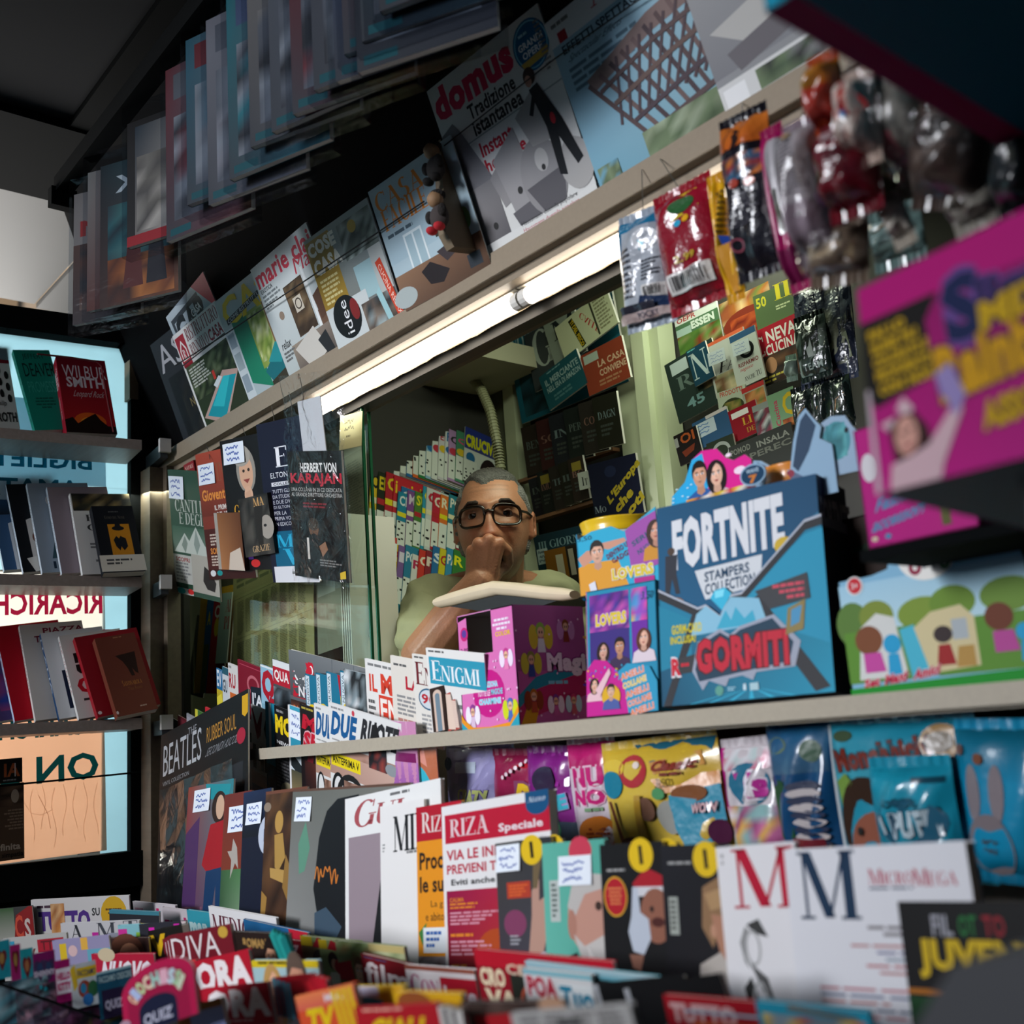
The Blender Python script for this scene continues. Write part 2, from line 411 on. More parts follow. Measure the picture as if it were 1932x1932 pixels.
        if kind == 'f':
            p([(cx - w * .55, cy - h * .1), (cx - w * .3, cy - h * .46), (cx + w * .1, cy - h * .52), (cx - w * .2, cy - h * .32), (cx - w * .42, cy + h * .1), (cx - w * .6, cy + h * .5)], hair)
        else:
            if kind == 'm': p([(cx - w * .52, cy - h * .1), (cx - w * .4, cy - h * .5), (cx + w * .1, cy - h * .6), (cx + w * .46, cy - h * .42), (cx + w * .5, cy - h * .1), (cx + w * .36, cy - h * .3), (cx - w * .2, cy - h * .33)], hair)
    def draw(s, cmds):
        for c in cmds: getattr(s, c[0])(*c[1:])

def note_child(parent, w, h, x0, y0, x1, y1, z, col='dfe6ee', ink='4a62a8', rows=3, seed=3, nm='price_note'):
    b = MB(); W_, H_ = (x1 - x0) * w, (y1 - y0) * h; ox, oy = x0 * w, (1 - y1) * h
    def tf(p): return (p[0] + ox, p[1] + oy, p[2] + z)
    a = Art(W_, H_, b, tf, lambda x, y: 0.0015 * (y ** 2), seed=seed)
    a.grid(0, 0, 1, 1, lambda i, j: hexc(col), 3, 4); a.scr(0.1, 0.08, 0.92, 0.92, rows, ink, 0.035)
    o = b.build(nm, NOTE, parent); o['label'] = 'pale paper note with blue handwriting' if nm == 'price_note' else 'paper label'
    return o

SEED = [0]
def mag(label, pl, TL, BL, Wd, base, cmds, name='magazine', cat='magazine', th=0.005, lay=0, group=None, spine=None, spine_cmds=None, note=None, bend=0.0, rootm=None, simple=False, material=None, pages=True, notes=None, hgt=None, fit=False):
    """a printed thing standing on plane pl, its left edge from TL to BL"""
    SEED[0] += 1
    if rootm is None:
        pl2 = (pl[0] + pl[1] * lay, pl[1])
        A, B = on(pl2, TL), on(pl2, BL); v = unit(A - B); n = pl2[1]; u = np.cross(v, n); h = float(np.linalg.norm(A - B))
        if fit and isinstance(Wd, tuple): v = unit(.15 * v + np.cross(n, unit(on(pl2, Wd) - A))); u = np.cross(v, n); B = A - v * h
        w = float(np.dot(on(pl2, Wd) - A, u)) if isinstance(Wd, tuple) else Wd
        if hgt: B = A - v * hgt; h = hgt
        M = frame(B, u, v, n)
        if DEBUG: print('MAG rot %5.1f' % math.degrees(math.asin(np.dot(v, unit(np.cross(np.array([0, 0, 1.0]), n))))), '%-60s w %.3f h %.3f  X %.2f Y %.2f Z %.2f' % (label[:60], w, h, B[0], B[1], B[2] - EYE))
    else: M, w, h = rootm
    disp = (lambda x, y: bend * (4 * (x - .5) ** 2 - 1) * (0.3 + 0.7 * (1 - y))) if bend else None
    cb = MB()
    a = Art(w, h, cb, None, disp, 0.0, SEED[0])
    a.r(0, 0, 1, 1, base); a.draw(cmds)
    sp = spine or base
    if not disp:
        cb.poly([(0, 0, -th), (0, 0, 0), (0, h, 0), (0, h, -th)], sp)                # spine
        cb.poly([(w, 0, -th), (0, 0, -th), (0, h, -th), (w, h, -th)], base)          # back cover
        if simple or not pages:
            for q in ([(w, 0, 0), (w, 0, -th), (w, h, -th), (w, h, 0)], [(0, h, 0), (w, h, 0), (w, h, -th), (0, h, -th)], [(0, 0, -th), (w, 0, -th), (w, 0, 0), (0, 0, 0)]):
                cb.poly(q, base if not pages else 'd8d4cc')
    if spine_cmds:
        # left-hand side of the block: y down, x from back to front
        sa = Art(th, h, cb, lambda p: (-p[2] - 0.0001, p[1], -th + p[0]), None, 0.0, SEED[0]); sa.draw(spine_cmds)
    mt = material or PRINT
    if simple:
        o = cb.build(name, mt, None, M); tag(o, label, cat, group); return o
    root = empty(name, M, label, cat, group)
    cb.build('cover', mt, root)
    if pages:
        pb = MB(); e = 0.0008
        bz = max(bend, 0) + .0008 if bend else 0; pb.box(e, e, -th + e * .6 - bz, w - e, h - e, -e * .6 - bz, 'e6e2da')
        pb.build('page_block', PAGES, root)
    if note: note_child(root, w, h, *note, z=a.z + 0.001, seed=SEED[0])
    for q in notes or []: note_child(root, w, h, *q[:4], z=a.z + 0.001, seed=SEED[0] + 5, **(q[4] if len(q) > 4 else {}))
    return root
# ================================================================== the setting
def struct(name, mb, material, parent=None):
    o = mb.build(name, material, parent)
    if parent is None: o['kind'] = 'structure'
    return o
def ubox(mb, x0, y0, z0, x1, y1, z1, c='888'): mb.box(x0, y0, z0 + EYE, x1, y1, z1 + EYE, c)
M_DARK = mat('dark_painted_metal', '0d0f10', 0.85, spec=0.04, noise=(6, 0.25))
M_BLACK = mat('black_board', '0b0b0c', 0.9, spec=0.06, noise=(9, 0.25))
M_CEIL = mat('grey_ceiling_panel', '232427', 0.9, spec=0.1, noise=(3, 0.12))
M_LEDGE = mat('beige_laminate', '8d7f6c', 0.45, noise=(160, 0.10))
M_LIP = mat('grey_beige_shelf_edge', 'a79d8b', 0.5, noise=(180, 0.10))
M_WOOD = mat('brown_wood_post', '6f6252', 0.6, wood=(7, 0.3))
M_POST = mat('pale_green_painted_post', 'b9bfa0', 0.5, noise=(5, 0.08))
M_FLOOR = mat('dark_tile_floor', '3a3835', 0.6, noise=(4, 0.2))
M_CAB = mat('cabin_panel', '8a8a70', 0.7, noise=(4, 0.1))
M_BEIGE = mat('beige_counter_front', '85796a', 0.6, noise=(20, 0.08))
M_WALLD = mat('dark_wall_panel', '35332f', 0.8, noise=(5, 0.15))

b = MB(); ubox(b, -3.6, -1.4, -EYE - 0.04, 1.0, 2.2, -EYE); struct('floor', b, M_FLOOR)
# ceiling: grey panel between dark beams
b = MB(); ubox(b, -2.14, -0.6, 1.32, 0.6, 0.68, 1.36); struct('ceiling', b, M_CEIL)
b = MB(); ubox(b, -2.46, -0.6, 1.30, -2.14, 1.0, 1.36); ubox(b, -2.14, 0.68, 1.305, 0.6, 1.0, 1.36)
struct('trim_1', b, M_DARK)
# window wall on the left: a plane through (-2.4, 1.0) running along WD
WD = np.array([0.10961, 0.99397, 0.0]); WN = np.array([WD[1], -WD[0], 0.0])
W0 = np.array([-2.4, 1.0, EYE])
WPL = (W0, WN)
def wbox(mb, a0, a1, z0, z1, d0, d1, c='888'):
    """box along the window wall: a along WD from the corner, d out of the wall"""
    P = []
    for z in (z0, z1):
        for a_, d in ((a0, d0), (a1, d0), (a1, d1), (a0, d1)):
            q = W0 + WD * a_ + WN * d; P.append((q[0], q[1], EYE + z))
    for f in ((0, 3, 2, 1), (4, 5, 6, 7), (0, 1, 5, 4), (1, 2, 6, 5), (2, 3, 7, 6), (3, 0, 4, 7)): mb.poly([P[k] for k in f], c)
b = MB()
wbox(b, -1.4, 0.0, 0.952, 1.005, -0.05, 0.03)          # head rail
wbox(b, -1.4, 0.0, -0.235, -0.165, -0.05, 0.03)       # bottom rail
wbox(b, -0.095, 0.0, -0.2, 1.0, -0.05, 0.02)          # right stile
wbox(b, -1.4, 0.0, -1.05, -0.23, -0.05, 0.015)        # parapet
wbox(b, -0.12, 0.03, 0.952, 1.32, -0.05, 0.03)
struct('wall_left', b, M_DARK)
win = empty('window_1'); win['kind'] = 'structure'
b = MB(); wbox(b, -1.4, -0.09, -0.165, 0.965, -0.014, -0.010); b.build('pane', GLASS, win)
def translucent(name, attr=True, col='fff', mixf=0.7, noise=None):
    M = mat(name, col, 0.7, attr=attr, noise=noise); nt = M.node_tree; bs = nt.nodes['Principled BSDF']
    t = nt.nodes.new('ShaderNodeBsdfTranslucent'); ms = nt.nodes.new('ShaderNodeMixShader'); ms.inputs[0].default_value = mixf
    if bs.inputs['Base Color'].links: nt.links.new(bs.inputs['Base Color'].links[0].from_socket, t.inputs[0])
    else: t.inputs[0].default_value = (*hexc(col), 1)
    nt.links.new(bs.outputs[0], ms.inputs[1]); nt.links.new(t.outputs[0], ms.inputs[2]); nt.links.new(ms.outputs[0], nt.nodes['Material Output'].inputs[0])
    return M
b = MB(); wbox(b, -1.4, -0.09, 0.62, 0.965, -0.0095, -0.009); wbox(b, -0.15, -0.09, -0.165, 0.62, -0.0095, -0.009); wbox(b, -1.4, -0.36, -0.165, 0.62, -0.0095, -0.009); b.build('frosted_film', translucent('frosted_film', False, 'b4ccd6', 0.8, (9, 0.08)), win)  # stretch beyond the frame is added to hold back the window daylight
BACKLIT = translucent('backlit_paper', True, 'fff', 0.65, (7, 0.06))

# upper fascia behind the shelf magazines, and the side fin that splits it
FAS = plane(0.97, 0.69, 20)
b = MB()
n, v = -FAS[1], np.array([0, -math.sin(math.radians(20)), math.cos(math.radians(20))])
o = FAS[0] + n * 0.012
P = []
for d in (0, 0.02):
    for x, k in ((-2.45, 0.0), (0.6, 0.0), (0.6, 0.66), (-2.45, 0.66)):
        q = o + n * d + v * k; P.append((x, q[1], q[2]))
for f in ((0, 1, 2, 3), (7, 6, 5, 4), (0, 4, 5, 1), (1, 5, 6, 2), (2, 6, 7, 3), (3, 7, 4, 0)): b.poly([P[k] for k in f], '888')
struct('wall_front_upper', b, M_BLACK)
fin = MB()
FIN_Y = 0.892
FIN_X = x = on(plane(FIN_Y), (829, 470))[0]
prof = [(0.948, 0.702), (0.905, 0.696), (FIN_Y, 0.716), (FIN_Y, 0.86), (FIN_Y + 0.012, 0.835)]
for xx, fl in ((x, 0), (x + 0.018, 1)):
    q = [(xx, y, z + EYE) for y, z in prof]; fin.poly(q if fl else list(reversed(q)), '888')
for k in range(len(prof)):
    a_, c_ = prof[k], prof[(k + 1) % len(prof)]
    fin.poly([(x, a_[0], a_[1] + EYE), (x + 0.018, a_[0], a_[1] + EYE), (x + 0.018, c_[0], c_[1] + EYE), (x, c_[0], c_[1] + EYE)], '888')
struct('trim_2', fin, mat('brown_fin', '75654f', 0.6, noise=(8, 0.15)))
# ledge with its stepped underside
b = MB()
ubox(b, -2.40, 0.955, 0.655, 0.6, 1.075, 0.690); ubox(b, -2.95, 1.0, 0.655, -2.40, 1.10, 1.10); ubox(b, -2.40, 0.972, 0.643, 0.6, 1.075, 0.655)
struct('trim_3', b, M_LEDGE)
b = MB(); ubox(b, -2.3, 1.038, 0.612, 0.6, 1.062, 0.633)
struct('trim_4', b, mat('black_track', '0c0c0c', 0.5))
b = MB(); ubox(b, -2.3, 1.072, 0.622, 0.6, 1.09, 0.665); struct('trim_5', b, mat('brown_head_rail', '4f4436', 0.6, noise=(8, .15)))
# counter
b = MB()
ubox(b, -1.842, 0.893, 0.003, 0.6, 0.905, 0.0215); ubox(b, -1.21, 0.905, 0.000, 0.6, 1.34, 0.0185); ubox(b, -2.95, 1.062, 0.000, -1.21, 1.34, 0.016)
counter = struct('trim_6', b, M_LIP)
b = MB(); ubox(b, -2.95, 1.06, -1.05, 0.6, 1.09, 0.0); struct('wall_front_lower', b, M_BEIGE)
# corner post and the dark return wall beside the glass
b = MB(); ubox(b, -2.40, 0.925, -1.05, -2.335, 0.965, 0.655); ubox(b, -2.335, 0.955, -1.05, -2.315, 0.985, 0.655)
struct('trim_7', b, M_WOOD)
b = MB(); ubox(b, -2.95, 1.045, 0.0, -2.44, 1.06, 0.655); struct('wall_front_return', b, M_WALLD)
b = MB(); ubox(b, -2.98, 0.99, -1.05, -2.43, 1.03, 1.3); ubox(b, -2.40, 0.965, 0.69, -2.36, 1.06, 1.3); struct('trim_8', b, M_BLACK)  # outer panel added to stop window daylight leaking past the corner
# cabin behind the glass
b = MB(); ubox(b, -2.96, 1.76, -1.05, 0.6, 1.80, 1.12); struct('wall_back', b, M_WALLD)
b = MB(); ubox(b, -2.115, 1.20, -1.05, -2.095, 1.76, 1.12); struct('wall_partition', b, M_WALLD)
b = MB(); ubox(b, -2.97, 1.045, -1.05, -2.95, 1.76, 1.12); struct('wall_cabin_left', b, M_CAB)
b = MB(); ubox(b, 0.58, -1.2, -1.05, 0.62, 1.76, 1.46); struct('wall_right', b, M_WALLD)
b = MB(); ubox(b, -2.96, 1.10, 1.08, 0.58, 1.76, 1.12); struct('ceiling_cabin', b, M_CAB)
# posts of the back cabinets
BACK = plane(1.73)
def post(px0, px1, nm, ytop=520, ybot=1150, Y=1.70, d=0.05, m_=M_POST):
    A = on(plane(Y), (px0, 800)); B = on(plane(Y), (px1, 800)); bb = MB()
    bb.box(A[0], Y, -0.2 + EYE, B[0], Y + d, 1.08 + EYE, '888')
    return struct(nm, bb, m_)
post(1170, 1205, 'trim_9'); post(1205, 1228, 'trim_10', Y=1.68, d=0.07); post(1228, 1258, 'trim_11', Y=1.70)
post(952, 972, 'trim_12', Y=1.70); post(920, 950, 'trim_13', Y=1.715, d=0.02, m_=mat('olive_post', '6d705a', 0.6))
b = MB(); q = on(plane(1.62), (880, 720)); ubox(b, -2.09, 1.5, 0.86, -1.86, 1.70, 0.91); struct('trim_14', b, mat('cabin_pelmet', 'a9a68c', 0.7))
# street seen above the window wall: white awning underside and a house front
b = MB()
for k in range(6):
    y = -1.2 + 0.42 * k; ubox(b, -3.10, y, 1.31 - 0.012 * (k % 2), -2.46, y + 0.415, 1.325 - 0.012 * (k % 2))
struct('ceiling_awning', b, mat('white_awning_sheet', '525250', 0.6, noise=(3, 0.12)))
b = MB(); ubox(b, -9.0, -4.5, -1.0, -8.8, 4.5, 5.0, 'c9b39a')
for k in range(12): ubox(b, -8.79, -4.2 + k * .7, -1, -8.75, -3.9 + k * .7, 5.0, ['9c8468', 'd8cbb8', '7d6a58'][k % 3])
struct('wall_street', b, mat('house_front', attr=True, rough=0.9))
b = MB(); ubox(b, -7.6, 0.95, 1.0, -7.5, 1.62, 3.8); struct('trim_15', b, mat('blue_shutter', '1f7fd0', 0.6))
area_light('street_sun_on_house', (-5.5, -1.5, 4.0), (-9.0, 0.5, 2.5), 2, 2, 330, (1, 0.95, 0.9), 120)

# fluorescent lamp under the ledge
def tube_lamp(x0, x1, label):
    r = empty('tube_lamp', Matrix.Translation((x0, 1.005, 0.628 + EYE)), label, 'lamp', 'tube lamps under the ledge')
    L = x1 - x0; bb = MB(); bb.tube([(0.012, 0, 0), (L - 0.012, 0, 0)], 0.0125, 'fff', 14)
    bb.build('tube', mat('lit_tube', 'fff', emit=((1.0, 0.90, 0.76), 9)), r, smooth=True)
    for xa, xb in ((0, 0.014), (L - 0.014, L)):
        c = MB(); c.tube([(xa, 0, 0), (xb, 0, 0)], 0.0132, 'ddd', 14); c.build('end_cap', mat('white_cap', 'd8d4cc', 0.4), r)
    c = MB(); c.box(0, -0.012, 0.0128, L, 0.02, 0.0148, 'ccc')
    c.build('lamp_housing', mat('cream_housing', 'cfc4b0', 0.45), r)
    return r
tube_lamp(-1.745, -1.140, 'long lit fluorescent tube left of the joint, under the beige ledge')
tube_lamp(-1.136, -0.60, 'lit fluorescent tube right of the joint, running behind the hanging toy bags')
# crumpled clear film taped along the lamp
bb = MB(); rg = random.Random(4); N = 60
P = [[(-1.72 + 1.15 * i / N, 1.026 + 0.003 * rg.random(), 0.640 - 0.008 * j + 0.002 * rg.random() + EYE) for i in range(N + 1)] for j in range(3)]
bb.grid(P, col='fff'); tag(bb.build('film_strip', mat('milky_film', '8f806a', 0.18, spec=0.8, bump=(90, .5, .003))), 'crinkled clear film strip along the underside of the lit lamp', 'film')

# sliding panes of the counter window
def pane(x0, x1, y, z0, z1, label):
    r = empty('glass_pane', Matrix.Translation((x0, y, z0 + EYE)), label, 'glass pane', 'sliding panes of the counter window')
    w, h = x1 - x0, z1 - z0
    c = MB(); c.box(0, 0, 0, w - 0.004, 0.004, h); c.build('pane', GLASS, r)
    c = MB(); c.box(w - 0.004, 0, 0, w, 0.005, h); c.build('polished_edge', mat('green_glass_edge', '1f5a3c', 0.15, spec=0.8), r)
    return r
XG = on(plane(1.042), (687, 900))[0]
pane(-2.44, XG, 1.042, 0.018, 0.612, 'front sliding glass pane with green edge, left of the seated man')
pane(-2.44, on(plane(1.066), (700, 900))[0], 1.066, 0.018, 0.612, 'rear sliding glass pane just behind the front one')
# ================================================================== magazines on the ledge, leaning out over the customer
GF = 'magazines on the ledge above the counter window'
def fas(label, TL, BL, Wd, base, cmds, lay, **k):
    return mag(label, FAS, TL, BL, Wd, base, cmds, lay=lay * 0.8, group=GF, th=0.0025, **k)
fas('dark grey magazine with thin white letters A S F, far left on the ledge', (283, 652), (352, 846), 0.20, '2b2c31',
    [('t', 'ASF', .06, .06, .95, .30, 'b5b5ba', ''), ('r', .14, .36, 1, 1, '17171a'), ('n', .3, .4, 1, 1, '17171a 1d1c1d 222023 141416 26231f', 6, 8), ('t', 'NEW', .45, .62, .75, .70, '8a7a4c')], 0.001)
fas('pale silver magazine with black letters and a red corner, behind the pool magazine', (313, 599), (405, 817), 0.205, 'a9b4bd',
    [('g', 0, 0, 1, .35, 'b8c4cc', '8d9aa4'), ('r', .06, .06, .74, .3, '3a4048'), ('r', .11, .10, .7, .26, 'a9b4bd'), ('t', 'GAP', .1, .08, .78, .30, '20242a', 'B'), ('t', 'CASA', .5, .13, .72, .19, 'e5e5e5', 'b', '20242a'), ('p', [(.68, 0), (1, 0), (1, .3)], 'd0203a'), ('n', 0, .35, 1, 1, '7a7f86 9aa2aa 6c7178 aab2b8')], 0.004)
fas('white house renovation magazine with a turquoise swimming pool on the cover', (325, 635), (394, 824), (410, 582), 'dcdcda',
    [('r', .02, .04, .22, .33, 'a02836'), ('p', [(.05, .17), (.12, .08), (.19, .17), (.19, .27), (.05, .27)], 'e8e0dc'), ('p', [(.07, .18), (.12, .11), (.17, .18), (.17, .26), (.07, .26)], 'a02836'), ('t', 'R', .09, .17, .15, .26, 'e8e0dc', 's'),
     ('t', 'RISTRUTTURO', .26, .02, .97, .14, '7a3030', 's'), ('t', 'RINNOVO', .26, .17, .66, .28, '7a3030', 's'), ('t', 'CASA', .68, .17, .97, .28, '8a2430', 'b'), ('r', 0, .285, 1, .297, '333'),
     ('g', .04, .33, .97, .97, '26301f', '1d2618', '2e3c22', '1a2214'), ('n', .04, .33, .97, .66, '2c3a26 47563a 1d2818 39482c 5a664a 20281a', 12, 7), ('l', .08, .36, .5, .55, 7, 'b9bbb2'),
     ('p', [(.1, .82), (.62, .6), (.99, .62), (.99, .9), (.62, 1), (.3, 1)], '2a3320'), ('p', [(.06, .83), (.7, .55), (.99, .62), (.45, .99)], 'b89a90'), ('p', [(.14, .83), (.68, .6), (.92, .65), (.46, .94)], '1c93a0'), ('p', [(.3, .78), (.68, .6), (.8, .625), (.5, .84)], '2fb4bd'), ('p', [(.45, .62), (.6, .57), (.66, .6), (.5, .66)], 'cfd6d8'), ('r', .5, .5, .55, .58, 'c03a30')], 0.008)
fas('magazine with yellow letters CASA, green door and garden view on the cover', (404, 571), (476, 773), 0.21, 'a9b7ba',
    [('g', 0, 0, 1, .3, 'bcc6c6', 'aab6b6'), ('r', 0, .28, .17, 1, 'c4cdd0'), ('r', .02, .32, .14, .45, '8b9aa4'), ('r', .02, .5, .14, .65, '97a4a8'), ('r', .02, .7, .14, .85, '8b9aa4'),
     ('p', [(.17, .25), (.44, .25), (.5, .92), (.17, .8)], '1f7d5e'), ('g', .44, .25, .75, .75, '8fa04c', 'b4bb74', '7d9440', 'a5b060'), ('n', .46, .28, .74, .7, '8fa04c b8c078 76903c cfd3a0 9cab58', 6, 8), ('r', .75, .2, .95, .7, '8a6a4a'),
     ('p', [(.45, .78), (.8, .62), (1, .64), (1, .85), (.55, .92)], '1d6a72'), ('p', [(.55, .72), (.75, .6), (.9, .64), (.75, .78)], '2a8e92'), ('r', .2, .92, 1, 1, '39808c'), ('p', [(.5, .88), (1, .8), (1, .95), (.5, .97)], '3a3428'),
     ('t', 'CAS', .07, .03, .96, .27, 'e8c51c', 'b'), ('p', [(.1, .2), (1, .13), (1, .17), (.1, .25)], '20262a'), ('q', 'COME RISTRUTTURARE', (.12, .205), (.97, .137), (.12, .24), 'd8d8d8')], 0.012)
fas('white interiors magazine with red lowercase title and a brown cabinet on the cover', (472, 510), (551, 724), 0.212, 'd3d8d6',
    [('t', 'marie clai', .03, .03, .98, .19, 'd0344a', 'b'), ('t', 'Ma', .62, .16, .9, .28, 'c63b4a', 'i'), ('t', 'EXOTICA', .04, .2, .24, .235, '444', 'b'), ('l', .04, .25, .34, .38, 4, '7a8080'),
     ('g', 0, .4, 1, 1, 'c8cfce', 'b4bcba'), ('r', .37, .3, .68, .72, '4a3a2c'), ('n', .38, .31, .67, .71, '4a3a2c 6a543c 372a20 7d6a50', 4, 7), ('r', .45, .42, .58, .54, 'c9bfae'), ('ring', .515, .48, .05, .045, .012, '3a3028'),
     ('r', .7, .25, .74, .75, 'e8eae8'), ('e', .22, .48, .04, .035, '8f7c6c'), ('r', .74, .62, 1, .8, '6d5140'), ('p', [(.74, .5), (.95, .44), (.98, .66), (.76, .7)], '5c4032'),
     ('g', .2, .74, 1, .97, '9a8c7c', '7d6f66', '6a5f58', '4e4844'), ('p', [(.24, .78), (.6, .7), (.72, .92), (.4, 1)], 'c9c4bb'), ('p', [(.6, .82), (.75, .78), (.8, .97), (.7, 1)], '2a2a2c'), ('t', 'relax', .05, .66, .22, .73, '333', 'i'), ('l', .05, .75, .25, .84, 3, '666')], 0.016)
fas('magazine with white title COSE di casa over a mustard panel and a black oval emblem', (572, 457), (642, 668), (683, 345), '8f9a98',
    [('g', 0, 0, 1, 1, '8f9890', '9aa6a6', '6d6a64', '5c5854'), ('r', 0, .03, .38, .62, '9a7c30'), ('n', .5, .05, .98, .35, '7d8880 4c5450 a4aea8 5d6660', 7, 6), ('r', .55, .42, .8, .7, '9dbcc0'), ('r', .8, .35, .98, .8, 'b5b8b4'),
     ('t', 'COSE', .02, .05, .44, .17, 'ece8da', 'B'), ('t', 'CASA', .03, .2, .46, .33, 'ece8da', 'B'), ('l', .05, .37, .34, .6, 6, 'd8c98c'), ('e', .7, .12, .06, .05, 'c9a850'),
     ('r', 0, .62, .62, 1, 'c7cdcc'), ('e', .27, .75, .2, .18, '16181a', 26), ('t', 'idee', .2, .61, .31, .89, 'e8e8e8', 'V'), ('e', .4, .72, .06, .09, '7d2626'),
     ('n', .5, .72, .98, 1, '5c5048 3a332e 7a6c60 2d3a40 98a4a4', 6, 4), ('p', [(.74, .7), (.8, .66), (.86, .95), (.8, 1)], '9cc4c8'), ('p', [(.84, .48), (.92, .46), (1, .93), (.93, .98)], 'c8452c'), ('q', 'CUCINA RELAX', (.9, .5), (.985, .93), (.86, .52), 'f0d8c8')], 0.020)
fas('pale blue magazine with orange title and a living room, left of the brown fin', (694, 363), (767, 588), 0.215, 'a8bcc4',
    [('g', 0, 0, 1, .62, 'b3c4ca', '9fb6c0'), ('t', 'CASA', .04, .05, .62, .2, 'e5862a', 's'), ('t', 'facile', .06, .19, .6, .36, 'e5862a', 's'), ('l', .06, .39, .64, .44, 1, '4a5a64'), ('t', '31', .7, .13, .8, .19, '4a5a64', 'i'), ('l', .7, .2, .82, .24, 2, '5a6a74'),
     ('r', .22, .45, .44, .78, 'd5dfe0'), ('r', .24, .47, .32, .76, '9db4bc'), ('r', .34, .47, .42, .76, '9db4bc'), ('r', .56, .46, .68, .6, '3a3c34'), ('e', .62, .52, .03, .03, 'c9a040'),
     ('g', 0, .72, 1, 1, '8c6c54', '6a4c3a', '6a5040', '4c382c'), ('p', [(.3, .78), (.42, .74), (.6, .86), (.5, .93), (.36, .9)], '2a2426'), ('p', [(.52, .7), (.66, .68), (.74, .76), (.6, .8)], '40383a'), ('r', .68, .6, .86, .74, '4c4a4e'), ('e', .9, .58, .05, .08, '6a8a5a'), ('r', .8, .84, .94, .94, '33383e'), ('e', .05, .9, .14, .08, 'a9b2b0')], 0.024)
fas('large white magazine with crimson lowercase title, blue round seal and grey concrete letters', (805, 173), (912, 495), 0.245, 'd0d0cd',
    [('t', 'domus', .02, .02, .72, .2, 'c01c48', 'B'), ('e', .87, .15, .135, .125, '0d5f8c', 30), ('ring', .87, .15, .125, .116, .008, '7fc0dc', 30), ('t', 'GRANDI', .775, .12, .965, .155, 'e6eef2', 'b'), ('t', 'OPERE', .79, .165, .945, .2, 'e6eef2', 'b'), ('p', [(.76, .21), (.98, .2), (.97, .235), (.78, .245)], 'c2a24a'), ('l', .8, .075, .94, .1, 1, '9fd0e4'),
     ('t', 'Tradizione', .27, .21, .68, .29, '1e1e20', 'b'), ('t', 'istantanea', .27, .3, .7, .38, '1e1e20', 'b'), ('r', 0, .385, 1, .392, '8c9494'), ('t', 'Instant', .27, .42, .55, .5, 'b02436', 'b'), ('t', 'heritage', .27, .515, .62, .61, 'b02436', 'b'),
     ('g', 0, .4, .26, .9, 'a8a6a6', 'c6c6c2', '8f8d8e', 'c0c0bc'), ('p', [(0, .27), (.12, .24), (.16, .3), (.3, .62), (.24, .66), (0, .7)], '77767a'),
     ('g', .05, .62, .3, .97, '8d8b8c', '7f7d7e', '6a6869', '58565a'), ('p', [(.27, .62), (.37, .57), (.42, .78), (.32, .8)], '8a8889'), ('p', [(.33, .55), (.56, .45), (.63, .93), (.4, .95)], '959394'), ('p', [(.36, .85), (.6, .83), (.63, .93), (.4, .96)], '605e62'),
     ('e', .67, .76, .17, .2, '8c8a8b', 26), ('e', .69, .68, .05, .06, 'b2b0ae'), ('p', [(.52, .78), (.84, .76), (.78, .92), (.62, .96)], '5a585c'), ('e', .92, .79, .12, .13, 'a3a19f'), ('p', [(.6, .42), (.8, .33), (.86, .62), (.66, .6)], '9c9a99'),
     ('e', .2, .86, .02, .02, '333'), ('e', .47, .76, .02, .02, '333'), ('e', .69, .72, .015, .016, '333'),
     ('e', .79, .28, .045, .045, '3a2a26'), ('e', .775, .3, .025, .03, 'b98a78'), ('p', [(.76, .34), (.83, .33), (.92, .55), (.98, .78), (.93, .8), (.86, .62), (.84, .82), (.79, .8), (.8, .55)], '16181c'), ('line', [(.78, .38), (.72, .46)], .03, '16181c'), ('e', .86, .53, .018, .03, 'a01c28'),
     ('r', .02, .93, 1, 1, 'd4d4d1'), ('t', 'Haussmann duemila popolare', .4, .915, .86, .945, '333'), ('t', 'Haussmann duemila popolare', .4, .95, .86, .98, 'b02436'), ('l', .93, .06, .985, .32, 12, '777')], 0.010)
fas('light blue magazine with a dark steel basket structure on the cover', (1026, 47), (1135, 362), 0.30, '8fb3c2',
    [('g', 0, 0, 1, 1, '9dbccb', '8fb0c0', '6fa0b4', '88a8b0'), ('r', 0, 0, 1, .15, 'd6d8d8'), ('t', 'AB', .26, -.03, .46, .1, 'b01c38', 's'), ('l', .03, .03, .22, .07, 1, '777'), ('r', .05, .09, .1, .15, '9c1c2c'), ('t', 'EFFETTI SPETTACOLARI', .05, .17, .64, .22, '2a3a44', 'b'), ('t', 'Spectacular Effects', .05, .235, .4, .28, '3a4c58', 'i'), ('l', .05, .3, .62, .45, 4, '56707e'),
     ('p', [(.12, .42), (.5, .3), (1, .25), (1, .36), (.5, .4), (.14, .5)], '7d6a66')] +
    [('line', [(.12 + .07 * k, .45 - .02 * k), (.34 + .055 * k, .88 - .012 * k)], .02, ['5a4a4a', '6d5a58', '4c4044'][k % 3]) for k in range(13)] +
    [('line', [(.3 + .07 * k, .40 - .012 * k), (.22 + .05 * k, .74)], .014, '54464a') for k in range(11)] +
    [('line', [(.17, .52), (.5, .44), (1, .4)], .018, '5c4c4c'), ('line', [(.22, .62), (.55, .55), (1, .5)], .02, '66544f'), ('line', [(.29, .76), (.6, .7), (1, .64)], .018, '50444a'), ('line', [(.34, .87), (.65, .82), (1, .76)], .022, '5c4c4c'),
     ('n', .3, .84, 1, 1, '6a7a5c 8a967a 54664a 9aa68c', 12, 3), ('n', .02, .88, .14, .98, '5c6a50 7a8a6a 6fa0b4', 4, 3)], 0.014)
